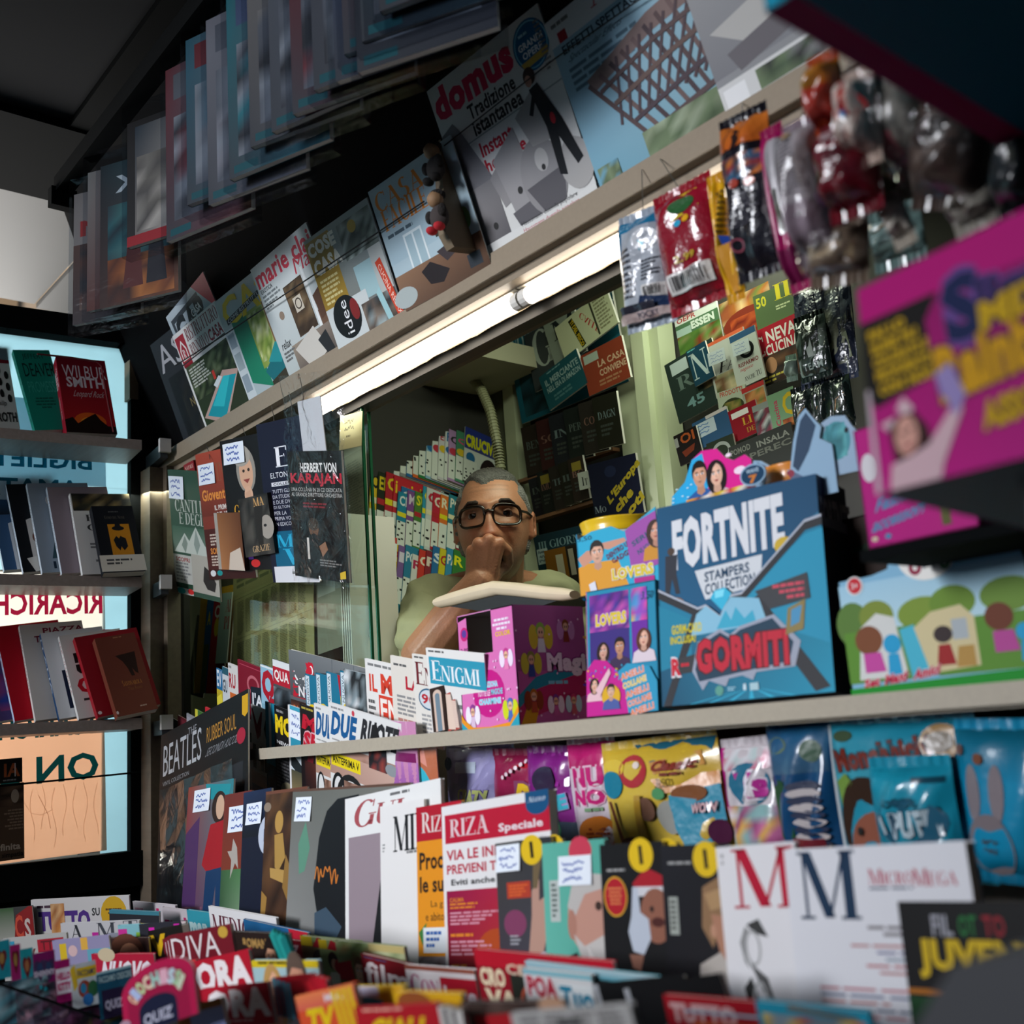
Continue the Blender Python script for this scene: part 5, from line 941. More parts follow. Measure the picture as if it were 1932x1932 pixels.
bk('cream tax booklet with red script and a yellow strip in the back cabinet', (1046, 620), (1068, 684), (1158, 585), 'c4c8a4', [('p', [(.25, .1), (.33, .08), (.42, .92), (.34, .95)], '222410'), ('q', 'TI DEL FISCO', (.33, .12), (.4, .9), (.27, .14), 'd0b020', 'b'), ('q', 'calle', (.44, .2), (.66, .9), (.5, .1), 'b0342c', 's'), ('r', .66, .05, .69, .95, '3a3c2c'), ('l', .72, .08, .98, .9, 9, '8a8a6a')], 0.028)
bk('muted teal paperback with white capitals in the back cabinet', (1016, 713), (1037, 775), (1095, 681), '1d4f58', [('l', .2, .04, .7, .1, 1, '6a9498'), ('t', 'IL MERCIANTE', .1, .2, .95, .38, '8aa4a4', 'b'), ('t', 'NELL ERA DI AMAZON', .1, .42, .95, .58, '8aa4a4', 'b'), ('l', .2, .7, .8, .9, 2, '4a7478')], 0.036)
bk('brick red paperback with pale capitals in the back cabinet', (1095, 672), (1112, 748), (1175, 645), '8a3c28', [('r', .05, .06, .4, .26, 'a8b4a8'), ('t', 'LA CASA', .35, .3, .98, .46, 'c8a88a', 'b'), ('t', 'CONVIENE', .35, .52, .98, .68, 'c8a88a', 'b'), ('l', .3, .75, .9, .92, 2, 'a87858')], 0.036)
for r_, (ya, yb, xs) in enumerate(((808, 905, (982, 1010, 1034, 1062, 1090, 1116)), (905, 985, (995, 1012, 1034, 1052, 1070)))):
    for k, x in enumerate(xs):
        y = ya - (x - 982) * .42; y2 = yb - (x - 982) * .42
        c = ['2a221c', '3a1c1c', '1f2228', '1c2220', '2a2622', '202018'][(k + r_ * 2) % 6]
        nm = [['black book with faint grey capitals', 'dark maroon book with a round emblem', 'dark navy book with large pale letters', 'black book with big grey capitals', 'charcoal book with a striped edge', 'very dark book with white capitals'], ['olive brown booklet', 'mustard labelled booklet', 'dark booklet with fine print', 'black booklet with pale letters', 'mustard and black booklet']][r_][k]
        bk(nm + [' on the dark shelf of the back cabinet', ' in the lower row of the back cabinet'][r_], (x, y), (x + 14, y2), [.075, .05][r_], c, [('t', [['BEN', 'SO', 'IN', 'PERS', 'CON', 'DAGN'], ['IX', 'IMU', 'TR', 'IL', 'BC']][r_][k], .15, .3, .85, .45, ['55605c', '7a5a50', '6a7a7c'][k % 3], 's'), ('l', .2, .55, .8, .8, 3, '3c423e')] + ([('r', .2, .1, .8, .3, '8a7a30')] if r_ and k in (1, 4) else []), 0.03 + .008 * k)
    c = MB(); A = on(plane(1.69), (978, yb + 4)); B = on(plane(1.69), (1168, yb + 4 - 190 * .42)); c.box(A[0], 1.688, A[2] - .004, B[0] - .02, 1.71, A[2] + .004)
    tag(c.build('cabinet_shelf', mat('orange_wood_strip', '7a5438', 0.6)), ['upper', 'lower'][r_] + ' thin brown shelf strip in the back cabinet', 'shelf', 'thin shelf strips in the back cabinet')
bk('small white card with black letters It in the back cabinet', (1089, 893), (1094, 925), (1110, 884), 'b0b4aa', [('t', 'It', .3, .3, .8, .8, '1c1c1c', 's')], 0.075, name='card', cat='card')
bk('navy book with large slanted yellow lettering in the back cabinet', (1108, 878), (1124, 985), (1196, 838), '14182c', [('q', "L'Europa", (.3, .62), (1.02, .05), (.36, .8), 'b09c28', 'B'), ('q', 'che', (.42, .78), (.8, .5), (.48, .94), 'b09c28', 'B'), ('q', 'oti', (.66, .88), (1.0, .62), (.72, 1.02), 'b09c28', 'B'), ('t', 'Mo', .02, .74, .26, .86, '8a94a0', 's'), ('e', .45, .2, .12, .1, '1f2742')], 0.080)
bk('dark teal book with thin white capitals, behind the seller on the right', (1006, 1012), (1020, 1100), (1118, 968), '12303c', [('t', '365 GIORNI', .06, .15, .8, .32, '7a98a0', 's'), ('t', 'GLI ANGELI', .1, .4, .98, .56, '5a7c88', 's'), ('r', .02, .3, .2, .62, 'a8b8ba'), ('scr', .04, .32, .18, .6, 3, '5a6a70', .012)], 0.085)
bk('orange and black book in the lowest visible row of the back cabinet', (1026, 1040), (1036, 1100), (1092, 1018), '8a5a1c', [('r', .3, .2, .5, .9, 'c8c0a8'), ('r', .6, 0, 1, 1, '2a2420'), ('r', .66, .1, .8, .9, 'b8b0a0')], 0.092)
# back right cabinet: cookery and decorating magazines
GN = 'magazines in the back right cabinet'
def bn(label, TL, BL, Wd, base, cmds, lay, **k):
    return mag(label, plane(1.70, 0.6, 4), TL, BL, Wd, base, cmds, name=k.pop('name', 'magazine'), cat=k.pop('cat', 'magazine'), th=0.004, lay=lay, group=GN, simple=True, **k)
food = '6a7a34 8a3a24 b08a4a 3a4a24 c8b48a'
bn('green cookery magazine with white capitals, under the red snack bag', (1272, 606), (1284, 672), (1352, 572), '4a6a4c', [('r', 0, 0, 1, .18, 'c8ccc8'), ('t', 'OEPR', .05, .0, .5, .14, 'a03a3a', 'b'), ('r', .0, .3, .35, .6, '9ab0a8'), ('t', 'ESSEN', .36, .22, .9, .44, 'c8d0c8', 'B'), ('n', 0, .5, 1, 1, '4a6a2c 7a2c22 5a7a3a 8a8a5a', 6, 4)], 0.004)
bn('magazine with a pizza photo and a green side in the back right cabinet', (1356, 575), (1372, 660), (1450, 535), '7a6a4a', [('n', 0, 0, 1, .5, '8a4a2c a8642c 6a7a3a c8a87a', 7, 4), ('e', .5, .6, .5, .3, '7a2c1c'), ('n', .15, .45, .85, .8, '8a2c1c a84a24 6a1c14', 5, 3)], 0.004)
bn('green recipe magazine with yellow numbers 50 and 80 in the back right cabinet', (1420, 560), (1430, 625), (1498, 530), '4a5c3a', [('t', '50', .05, .1, .3, .4, 'b8b02c', 'b'), ('t', '80', .5, -.08, .9, .36, 'c8b828', 's'), ('l', .5, .5, .95, .65, 2, 'b0b890')], 0.012)
bn('red cookery magazine with white lettering and a woman cook in the back right cabinet', (1411, 632), (1432, 735), (1498, 590), '9c1426', [('t', 'C', .02, .12, .28, .5, 'd0ccc8', 's'), ('t', 'NEVA', .36, .08, .98, .3, 'd0ccc8', 'b'), ('t', 'CUCINA', .3, .32, 1.0, .52, 'd0ccc8', 'b'), ('n', 0, .5, 1, 1, '2c2422 4a2a20 3a3430 6a4a34', 5, 4), ('e', .35, .68, .12, .14, 'a87a5a'), ('l', .1, .85, .8, .98, 2, 'b8a84a')], 0.020)
bn('white topped recipe magazine with a note in the back right cabinet', (1330, 652), (1352, 752), (1402, 622), 'a8aaa4', [('r', 0, 0, 1, .06, 'c05a3a'), ('t', 'fat', .2, .42, .95, .6, '1c1c1c', 'si'), ('n', .05, .62, 1, 1, '8a8a6a 6a4a34 3a4a24 a89a7a', 5, 4)], 0.028, note=None)
bn('dark magazine with a pale R and the number 45 in the back right cabinet', (1253, 690), (1282, 800), (1345, 648), '24302c', [('r', .1, .05, .45, .24, 'a8b4b4'), ('t', 'R', .16, .3, .5, .52, '5a6a64', 's'), ('n', .5, .3, .95, .7, '3a4a3c 6a5a3c 24302c', 4, 4), ('t', '45', .24, .7, .6, .86, '6a8a8c', 'b')], 0.024)
bn('navy magazine with a pale serif N in the back right cabinet', (1294, 664), (1312, 730), (1332, 650), '16384a', [('l', .05, .02, .8, .08, 1, '5aa0a0'), ('t', 'N', .04, .14, .9, .85, 'a0aeb0', 's')], 0.034)
bn('white magazine with a black round O and red capitals in the back right cabinet', (1370, 640), (1392, 735), (1424, 620), 'a4a8a2', [('r', .1, 0, 1, .12, '2a4a6a'), ('ring', .58, .36, .26, .16, .1, '1c1e1e'), ('t', 'RISPARMIO', .2, .56, .9, .64, '6a2a2a', 'b'), ('t', 'negozio', .2, .66, .7, .74, 'a03a3a', 'i'), ('t', 'anche TU', .3, .82, .9, .92, '2a2a2a', 's')], 0.038)
bn('food magazine with a green bowl photo in the back right cabinet', (1352, 742), (1360, 800), (1405, 725), '9aa090', [('t', 'PRODOTTI', .1, .02, .9, .18, 'a04a3a', 'b'), ('e', .5, .65, .42, .35, '2c301c'), ('n', .2, .4, .8, .9, '4a5a24 3a4a20 7a6a3a', 4, 3)], 0.042)
bn('small pizza booklet beside the bowl magazine in the back right cabinet', (1398, 735), (1408, 780), (1440, 718), '8a8a7c', [('r', 0, 0, 1, .2, '9c2a2a'), ('n', .1, .25, .95, .95, '8a4a2c b07a4a 5a6a34', 4, 3)], 0.046)
bn('deep red book with gold letters LI in the back right cabinet', (1372, 778), (1386, 835), (1426, 760), '7a101c', [('r', .1, .12, .7, .3, 'c8c4c0'), ('t', 'LI', .42, .38, .75, .62, 'b08a2c', 's'), ('t', 'de', .5, .72, .8, .88, '9a742c', 's')], 0.050)
bn('grey magazine with dark photo beside the deep red book in the back right cabinet', (1418, 768), (1430, 825), (1460, 752), '7a807c', [('n', 0, .2, 1, 1, '22262a 4a4e50 9a9e9c 6a2a3a', 5, 5)], 0.054)
bn('pale green cookery magazine with a yellow letter C in the back right cabinet', (1446, 748), (1460, 815), (1496, 730), '6a8a6a', [('t', 'Cucina', .16, .2, .34, .9, 'a03a50', 'bV'), ('t', 'C', .5, .1, .95, .72, 'b89c20', 'b'), ('n', .4, .78, 1, 1, '8a3a24 a86a3a', 3, 2)], 0.058)
bn('magazine with a blue handwritten note and a pale top band in the back right cabinet', (1305, 800), (1318, 850), (1372, 775), '2a4a6a', [('r', .0, .12, .62, .62, 'a4b0b8'), ('scr', .05, .18, .55, .55, 3, '4a6a9a', .02), ('r', .4, -.02, 1, .1, 'b0a8a8')], 0.050)
bn('black magazine with orange letters OI at the left of the back right cabinet', (1270, 824), (1284, 880), (1314, 808), '16120f', [('r', 0, .1, .15, .4, '8a8a84'), ('t', 'OI', .25, .06, .85, .38, '9a4a20', 'b'), ('p', [(.2, .6), (.8, .5), (.7, .7), (.3, .8)], '6a2c18')], 0.058)
bn('dark green magazine with a pale round G in the back right cabinet', (1332, 838), (1344, 895), (1382, 818), '242c20', [('ring', .5, .4, .34, .3, .1, '8a9088'), ('n', .1, .6, .9, .95, '3a4a24 5a5a2c', 3, 2)], 0.062)
bn('charcoal magazine with stacked grey capitals in the back right cabinet', (1374, 845), (1390, 915), (1492, 800), '2c2e2a', [('t', 'POMOD', .02, .1, .34, .26, '6a6c62', 'b'), ('t', 'INSALA', .44, .14, .95, .3, '74766c', 'b'), ('t', 'PEREC', .3, .36, .95, .52, '5c5e54', 'b'), ('t', 'FER', .1, .42, .3, .56, '5c5e54', 'b')], 0.066)
for q in ((1334, 668, 1366, 1), (1380, 650, 1412, 2)):
    mag(['', 'pale handwritten note on the recipe magazine in the back right cabinet', 'pale handwritten note on the round O magazine in the back right cabinet'][q[3]], plane(1.70, 0.6, 4), (q[0], q[1]), (q[0] + 4, q[1] + 24), (q[2], q[1] - 10), 'a8b0b4', [('scr', .08, .1, .95, .9, 3, '5a6a94', .02)], name='note_sheet', cat='note', th=.0005, lay=.046, simple=True, pages=False)
# ================================================================== toy display boxes on the counter
def display_box(label, cat, base_px, baseY, yaw, w, d, h, faces, name='display_box', z=None, lay=None, group=None, pitch=0.0):
    """cardboard box, front left bottom corner at base_px on plane Y; faces: dict of art for front / right / top / left / bottom; yaw turns it about Z"""
    SEED[0] += 1
    B = on(plane(baseY), base_px)
    if z is not None: B = np.array([B[0], B[1], z + EYE])
    a = math.radians(yaw); u = np.array([math.cos(a), math.sin(a), 0]); n0 = np.array([math.sin(a), -math.cos(a), 0]); pt_ = math.radians(pitch); v = np.array([0, 0, 1.0]) * math.cos(pt_) - n0 * math.sin(pt_); n = np.cross(u, v)
    M = frame(B, u, v, n)
    if DEBUG: print('MAG BOX', label[:50], np.round(B - np.array([0, 0, EYE]), 3), 'top px', [np.round(proj(q), 0) for q in (B, B + u * w, B + u * w + v * h, B + v * h)])
    r = empty(name, M, label, cat, group)
    maps = {'front': (w, h, lambda p: (p[0], p[1], p[2])), 'right': (d, h, lambda p: (w + p[2], p[1], -p[0])), 'top': (w, d, lambda p: (p[0], h + p[2], -p[1])),
            'left': (d, h, lambda p: (-p[2], p[1], -d + p[0])), 'bottom': (w, d, lambda p: (p[0], -p[2], -d + p[1])), 'back': (w, h, lambda p: (w - p[0], p[1], -d - p[2]))}
    nm = {'front': 'front_panel', 'right': 'side_panel', 'left': 'side_panel', 'top': 'lid', 'bottom': 'bottom_panel', 'back': 'back_panel'}
    for k, (fw, fh, tf) in maps.items():
        if k in faces and faces[k] is None: continue
        base, cmds, outline = (list(faces.get(k, ('888', [], None))) + [None])[:3]
        mb = MB(); A = Art(fw, fh, mb, tf, None, 0.0, SEED[0])
        if outline: A.p(outline, base)
        else: A.r(0, 0, 1, 1, base)
        A.draw(cmds)
        # thickness of the board
        pts = outline or [(0, 0), (1, 0), (1, 1), (0, 1)]
        for i in range(len(pts)):
            p, q = pts[i], pts[(i + 1) % len(pts)]
            mb.poly([tf((p[0] * fw, (1 - p[1]) * fh, 0)), tf((q[0] * fw, (1 - q[1]) * fh, 0)), tf((q[0] * fw, (1 - q[1]) * fh, -0.0015)), tf((p[0] * fw, (1 - p[1]) * fh, -0.0015))], base)
        mb.poly([tf((p[0] * fw, (1 - p[1]) * fh, -0.0015)) for p in pts], 'b0a89c')
        mb.build(nm[k], CARD, r)
    return r
def proj(P):
    q = R_CAM.T @ (np.array(P) - CAM_POS); return np.array([C_PX + F_PX * q[0] / q[2], C_PX + F_PX * q[1] / q[2]])
GT = 'toy display boxes on the counter'
def stars(n, sd, c='f0c8e8', x0=0, y0=0, x1=1, y1=1, r=.012):
    q = random.Random(sd); return [('e', x0 + (x1 - x0) * q.random(), y0 + (y1 - y0) * q.random(), r, r * .8, c, 6) for _ in range(n)]
def fairy(x, y, s, wing, hair, dress):  # a generic winged doll
    return [('e', x - s * .8, y - s * .1, s * .5, s * .8, wing), ('e', x + s * .8, y - s * .1, s * .5, s * .8, wing), ('e', x, y - s * .55, s * .5, s * .5, hair), ('e', x, y - s * .4, s * .36, s * .36, 'e0b090'), ('p', [(x - s * .3, y), (x + s * .3, y), (x + s * .45, y + s * .9), (x - s * .45, y + s * .9)], dress), ('e', x - s * .13, y - s * .4, s * .07, s * .1, '3a2a3a'), ('e', x + s * .13, y - s * .4, s * .07, s * .1, '3a2a3a')]
CZ = 0.0185
BY = 0.925
# pink fairy box, slot cut in the front
pf = on(plane(BY), (874, 1372)); pfr = on(plane(BY), (982, 1364)); pw = float(pfr[0] - pf[0])
ph = float(on(plane(BY), (860, 1176))[2] - CZ - EYE)
pk = [('g', 0, .0, 1, 1, 'd070b0', 'c860a8')]
rp = display_box('pink display box with winged dolls and an open slot in its front', 'toy box', (874, 1372), BY, 0, pw, 0.125, ph + .008, {
    'front': ('d36fae', [('e', .5, .7, .28, .2, 'c01880'), ('t', 'COLLEZIONA', .34, .6, .66, .65, '6ad0e0', 'b', 'e8d0e8'), ('t', 'TUTTE LE', .3, .67, .52, .72, 'e8d0e8', 'b'), ('t', 'MAGICHE', .54, .665, .74, .715, '6ad0e0', 'b'), ('t', 'CHARMINE', .32, .74, .7, .79, '6ad0e0', 'b', 'e8d0e8'),
              ('e', .12, .17, .07, .06, 'c02070'), ('e', .12, .165, .045, .035, '5a3a90'), ('t', '2,99', .04, .29, .18, .34, '4a2040'), ('l', .64, .09, .95, .2, 3, 'e8d8e8', 'c'), ('t', 'COLOR', .68, .2, .94, .24, 'e8c020', 'b')] + fairy(.12, .5, .09, 'c8b050', '5a3a20', '7a9a3a') + fairy(.84, .44, .09, 'e8d8f0', 'c03a8a', 'e080b0') + fairy(.2, .88, .1, 'e8e0f0', '8a3a8a', 'd0b8d0') + fairy(.86, .86, .1, 'c8d020', '4a6ab0', '4a6ab0') + stars(14, 3, y0=.4) +
              [('p', [(0, .85), (.05, .9), (.2, .97), (.5, .975), (.85, .95), (1, .82), (1, 1), (0, 1)], 'e09020'), ('p', [(0, .92), (.14, 1), (0, 1)], '2a9ab0'), ('p', [(1, .88), (1, 1), (.82, 1)], '2a9ab0')],
              [(0, .06), (.17, .03), (.17, .36), (.62, .36), (.62, .0), (1, .0), (1, 1), (0, 1)]),
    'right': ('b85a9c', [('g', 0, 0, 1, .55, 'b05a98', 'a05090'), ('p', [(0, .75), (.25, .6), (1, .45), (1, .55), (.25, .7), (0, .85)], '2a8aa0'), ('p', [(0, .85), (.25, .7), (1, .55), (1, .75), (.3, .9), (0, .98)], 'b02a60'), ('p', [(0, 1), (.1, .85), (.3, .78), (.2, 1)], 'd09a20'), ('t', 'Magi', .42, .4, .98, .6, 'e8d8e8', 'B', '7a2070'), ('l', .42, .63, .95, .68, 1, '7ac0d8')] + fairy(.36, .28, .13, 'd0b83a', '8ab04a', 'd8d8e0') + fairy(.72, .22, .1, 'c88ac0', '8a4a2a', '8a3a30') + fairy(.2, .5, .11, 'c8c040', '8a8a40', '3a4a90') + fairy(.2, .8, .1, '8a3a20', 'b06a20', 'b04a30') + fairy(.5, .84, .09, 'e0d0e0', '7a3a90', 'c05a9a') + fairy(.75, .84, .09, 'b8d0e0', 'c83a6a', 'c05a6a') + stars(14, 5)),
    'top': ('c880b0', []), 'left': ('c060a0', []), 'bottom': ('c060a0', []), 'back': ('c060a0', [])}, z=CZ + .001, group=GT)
c = MB(); W0_ = pw
c.box(0.012, ph * .66, -0.09, W0_ * .6, ph * .9, -0.086, 'a8a4a8'); c.build('inner_card', mat('grey_inner_card', '8f8a8c', 0.7), rp)
c = MB()
P = [[(W0_ * .62 + .014 * math.sin(t) * math.cos(f), ph * .70 + .024 * math.cos(t), -.03 + .014 * math.sin(t) * math.sin(f)) for f in [2 * math.pi * j / 12 for j in range(13)]] for t in [math.pi * i / 10 for i in range(11)]]
C_ = [[hexc(['2a8ab0', '2a8ab0', '2a8ab0', '3a8ac0', 'c83a5a', 'd0a030', '3a9a5a', '3a7ab0', '2a6a90', '2a6a90', '2a6a90'][i])] * 13 for i in range(11)]
c.grid(P, C_); o = c.build('toy_egg', PLAST, None, rp.matrix_world.copy(), True); tag(o, 'small striped toy packet seen through the slot of the pink box', 'toy')
# two boxes with portraits of young people
display_box('small blue and purple display box with a boy in yellow', 'toy box', (1096, 1125), 0.945, 12, 0.118, 0.10, 0.078, {
    'front': ('23a4c8', [('p', [(.0, .55), (.12, .5), (.5, .52), (.62, 1), (0, 1)], 'd8962a'), ('p', [(.0, .4), (.12, .3), (.22, .3), (.2, .45), (.06, .55)], 'c89078'), ('p', [(.3, .22), (.6, .2), (.62, .26), (.4, .34), (.3, .3)], 'c89078'), ('f', .25, .36, .16, 'cf9f86', '20160f', 'm', 'd8962a'), ('t', '3,50', .02, .06, .2, .14, '14405a'), ('q', 'DENTRO UN', (.36, .42), (.66, .24), (.38, .5), '6a1440', 'b'), ('q', 'GADGET', (.42, .5), (.7, .36), (.44, .58), '6a1440', 'b'),
              ('p', [(.62, .1), (.72, .02), (1, -.12), (1, .7), (.66, .8)], '9a4aa0'), ('q', 'SERIE', (.68, .3), (.92, .14), (.7, .38), '14506a', 'b'), ('q', 'NUOVA', (.74, .44), (.96, .3), (.76, .52), '14506a', 'b'), ('f', .98, .2, .14, 'c89078', '3a2218', 'f', 'c88a2a'), ('t', 'LOVERS', .42, .66, .92, .84, 'd8c030', 'B', 'e0e0e8'), ('r', .68, .86, .92, 1.0, 'b02080'), ('p', [(.12, .84), (.2, .8), (.22, .96), (.14, .98)], 'd8d8e0')],
              [(0, .1), (.2, .0), (.45, -.02), (.6, .1), (.75, 0), (1, -.18), (1, 1), (0, 1)]),
    'right': ('9a4aa0', []), 'top': None, 'left': ('2a8ab0', []), 'bottom': ('3a2a30', []), 'back': ('2a8ab0', [])}, group=GT)
dotp = random.Random(8)
dots_ = [('e', dotp.random(), dotp.random(), .09, .012, ['d02a8a', '2a5ad0', 'd8b020', '3ab0c8'][dotp.randrange(4)], 7) for _ in range(60)]
dots2 = [('e', .02 + .5 * dotp.random(), .62 + .12 * dotp.random(), .012, .009, ['2a9ac0', 'd8b020', '8a3ac0'][dotp.randrange(3)], 7) for _ in range(26)]
display_box('patterned display box with laughing portraits and a curved magenta front', 'toy box', (1109, 1351), BY, 8, 0.105, 0.09, 0.152, {
    'front': ('1f86a8', [('r', .05, .04, .62, .6, '3a2a78'), ('n', .05, .04, .62, .34, '6a2a8a 8a3aa0 3a3a9a b04a9a 4a2a78', 6, 5), ('t', 'LOVERS', .14, .2, .58, .3, 'd8c030', 'B', 'c8b0e0'), ('f', .24, .5, .12, 'c89884', '2a1814', 'f', '3a6a9a'), ('f', .48, .48, .13, 'b88468', '20140f', 'm', '3a2a4a'), ('r', .66, .04, .88, .6, '6a2a9a'), ('n', .66, .04, .88, .3, '8a4ab0 d04a9a 4a8ac0 d8c040', 3, 4), ('f', .82, .44, .13, 'd8a890', '5a3020', 'f', 'd8c8d0'), ('t', '3,50', .8, .08, .98, .15, '14506a', 'i'),
              ('p', [(0, .64), (.12, .56), (.3, .58), (.46, .68), (.56, .8), (.6, 1), (0, 1)], 'c0188a')] + dots2 + [('f', .12, .76, .09, 'd8a890', '2a1a14', 'f', 'e0b8c0'), ('p', [(.14, .8), (.34, .64), (.36, .68), (.2, .86)], 'e0b8c0'), ('e', .36, .86, .13, .09, 'd8a820'), ('f', .36, .82, .1, 'd0a488', '2a1c1a', 'm', '4a5a9a'),
              ('p', [(.46, .68), (.6, .62), (.9, .66), (1, .78), (1, 1), (.6, 1), (.56, .8)], '2a93b8')] + [('q', 'ANELLI COLLANE'.split()[k % 2], (.5 + .03 * k, .7 + .07 * k), (.82 + .03 * k, .65 + .07 * k), (.51 + .03 * k, .75 + .07 * k), ['e07a3a', 'd8c020'][k == 1], 'b', 'e8d0d8') for k in range(5)]),
    'right': ('1a6a8a', []), 'top': ('1f6a88', []), 'left': ('d080b8', dots_), 'bottom': ('333', []), 'back': ('1f6a88', [])}, z=CZ + .006, group=GT, pitch=6)
# strip of the left side, seen edge on
# blue monster box (front) with a V cut, and the taller box standing in it
gY = 0.905
gyaw = 10.4; gp = 6.5
gw, gh = 0.200, 0.192
V = [(0, .335), (.25, .475), (.30, .465), (.385, .54), (.445, .43), (.52, .425), (.905, .085), (1, .07)]
band = V + [(x, y + .045) for x, y in reversed(V)]
sil = [(x, y - .014) for x, y in V] + [(x, y) for x, y in reversed(V)]
gcmd = [('g', 0, .62, 1, 1, '0e5c7c', '14809c', '0c4a66', '1590b0'), ('p', [(.5, .45), (.9, .15), (1, .13), (1, .75), (.7, .62)], '1f8fb0'), ('p', [(.0, .42), (.2, .52), (.2, .75), (0, .8)], '16809e')] + [('p', [(.45 + .03 * k, .95), (.46 + .03 * k, .95), (.2 + .12 * k, 1), (.17 + .12 * k, 1)], '2aa8c8') for k in range(6)] + \
  [('p', [(.21, .5), (.27, .51), (.17, .72), (.06, 1.0), (.01, 1.0)], '2e2f33'), ('p', [(.56, .47), (.62, .44), (.98, .97), (.9, .99)], '2e2f33'), ('p', band, '2a2c30'), ('p', sil, 'aeb4c0'), ('p', [(.3, .46), (.385, .53), (.45, .43), (.62, .46), (.66, .6), (.2, .62), (.24, .5)], '86bcd4'), ('p', [(.36, .6), (.42, .5), (.45, .56), (.48, .49), (.53, .56), (.58, .52), (.6, .6)], '3aa6c4'),
   ('p', [(.33, .42), (.36, .38), (.42, .37), (.46, .41), (.4, .5)], '35b4d6'), ('p', [(.36, .385), (.42, .38), (.41, .42), (.36, .425)], '7fdcf0'),
   ('t', 'GORM-CARD', .08, .545, .27, .6, 'd8c820', 'b'), ('t', 'INCLUSA!', .07, .61, .23, .655, 'd8c820', 'b'), ('p', [(.06, .75), (.24, .72), (.24, .82), (.08, .83)], '33363a'), ('t', 'R', .07, .735, .13, .835, 'c81c30', 'B', 'e0e0e4'), ('l', .13, .765, .22, .8, 1, 'c81c30'),
   ('p', [(.2, .82), (.24, .66), (.38, .6), (.44, .64), (.5, .6), (.7, .56), (.84, .72), (.8, .85), (.58, .86), (.56, .9), (.5, .87), (.42, .88), (.4, .92), (.3, .88), (.26, .93)], '9aa0b0'), ('p', [(.22, .81), (.255, .68), (.38, .62), (.44, .66), (.5, .62), (.69, .58), (.8, .72), (.77, .82), (.24, .88)], '173a50'),
   ('t', 'GORMITI', .23, .645, .77, .84, 'c01c34', 'B', '4a0a14'), ('p', [(.6, .42), (.9, .36), (.91, .5), (.68, .53)], '3a3c40'), ('l', .7, .4, .88, .5, 3, 'c8485a', 'r'), ('p', [(.78, .54), (.88, .5), (.86, .66), (.76, .68)], '8a7a4a'), ('p', [(.8, .55), (.86, .53), (.84, .62), (.79, .64)], '4a90b8'), ('e', .36, .94, .025, .028, '5a9a8a'), ('l', .41, .925, .47, .95, 2, '9ac8d8'), ('t', 'i', .5, .915, .52, .95, 'c8e0e8', 'b'), ('r', .54, .915, .59, .955, 'a8c8d0')]
display_box('large bright blue display box with a silver V-shaped rim and red lettering', 'toy box', (1250, 1338), gY, gyaw, gw, 0.085, gh, {
    'front': ('13799a', gcmd, V + [(1, 1), (0, 1)]), 'right': ('0c2030', [('p', [(0, .07), (.5, .05), (1, .05), (1, .1), (0, .12)], '6a6c78'), ('p', [(.3, .2), (.5, .16), (.6, .3), (.4, .4)], '4a2a1c'), ('n', .2, .12, .9, .5, '0c2030 14283a 2a2420', 3, 4)], [(0, .07), (1, .05), (1, 1), (0, 1)]),
    'top': None, 'left': ('0e5c7c', [], [(0, .3), (1, .335), (1, 1), (0, 1)]), 'bottom': ('123', []), 'back': ('0e4a64', [], [(0, .45), (1, .45), (1, 1), (0, 1)])}, z=0.0275, group=GT, pitch=gp)
fb0 = display_box('dark blue display box with white lettering, standing behind the V-shaped rim', 'toy box', (1251, 1330), gY + 0.004, gyaw, gw * .985, 0.07, 0.225, {
    'front': ('0f4e72', [('g', 0, 0, 1, .7, '0f4e72', '0d4466', '0c5c84', '0e4f74'), ('p', [(.8, .28), (1, .18), (1, .22), (.84, .34)], '2a6a8a'), ('q', 'FORTNITE', (.10, .08), (.80, .05), (.10, .345), 'd8dade', 'B'), ('p', [(.24, .36), (.66, .335), (.64, .48), (.3, .51), (.27, .44)], 'd0d4d8'), ('q', 'STAMPERS', (.3, .375), (.58, .36), (.3, .425), '123c58', 'b'), ('q', 'COLLECTION', (.3, .435), (.61, .415), (.3, .49), '123c58', 'b'),
              ('e', .09, .24, .025, .02, '4a3a30'), ('p', [(.05, .26), (.13, .26), (.12, .36), (.14, .46), (.11, .46), (.09, .38), (.07, .46), (.04, .46)], '2c2f38'), ('e', .1, .52, .07, .045, '9a6a3a'), ('e', .1, .555, .065, .025, 'c8c4bc'),
              ('p', [(.68, .54), (.73, .42), (.8, .38), (.88, .42), (.93, .5), (.88, .58), (.72, .66)], '8a7a70'), ('e', .8, .34, .06, .07, '6a5038'), ('e', .79, .31, .055, .04, 'c8a832'), ('r', .75, .33, .84, .35, '2a2420'), ('p', [(.72, .42), (.86, .39), (.9, .47), (.76, .5)], 'b0a898'), ('r', .93, .34, .95, .44, '2aa0a0'),
              ('r', .02, .60, .36, .70, 'd8b820'), ('t', 'SORPRESA', .18, .62, .33, .66, '3a3418', 'b'), ('r', .39, .62, .46, .67, 'd8d4cc')]),
    'right': ('141a38', [('q', 'FORTNITE', (.06, .1), (1.1, .08), (.06, .3), '8a8890', 'b'), ('r', .45, .4, 1, .41, '7a7880'), ('r', .45, .54, 1, .55, '7a7880'), ('l', .5, .44, .98, .52, 2, '5a5a68')]),
    'top': None, 'left': ('8f8a86', []), 'bottom': ('123', []), 'back': ('2a3a48', [], [(0, .12), (1, .12), (1, 1), (0, 1)])}, group=GT, z=0.0285, pitch=gp)
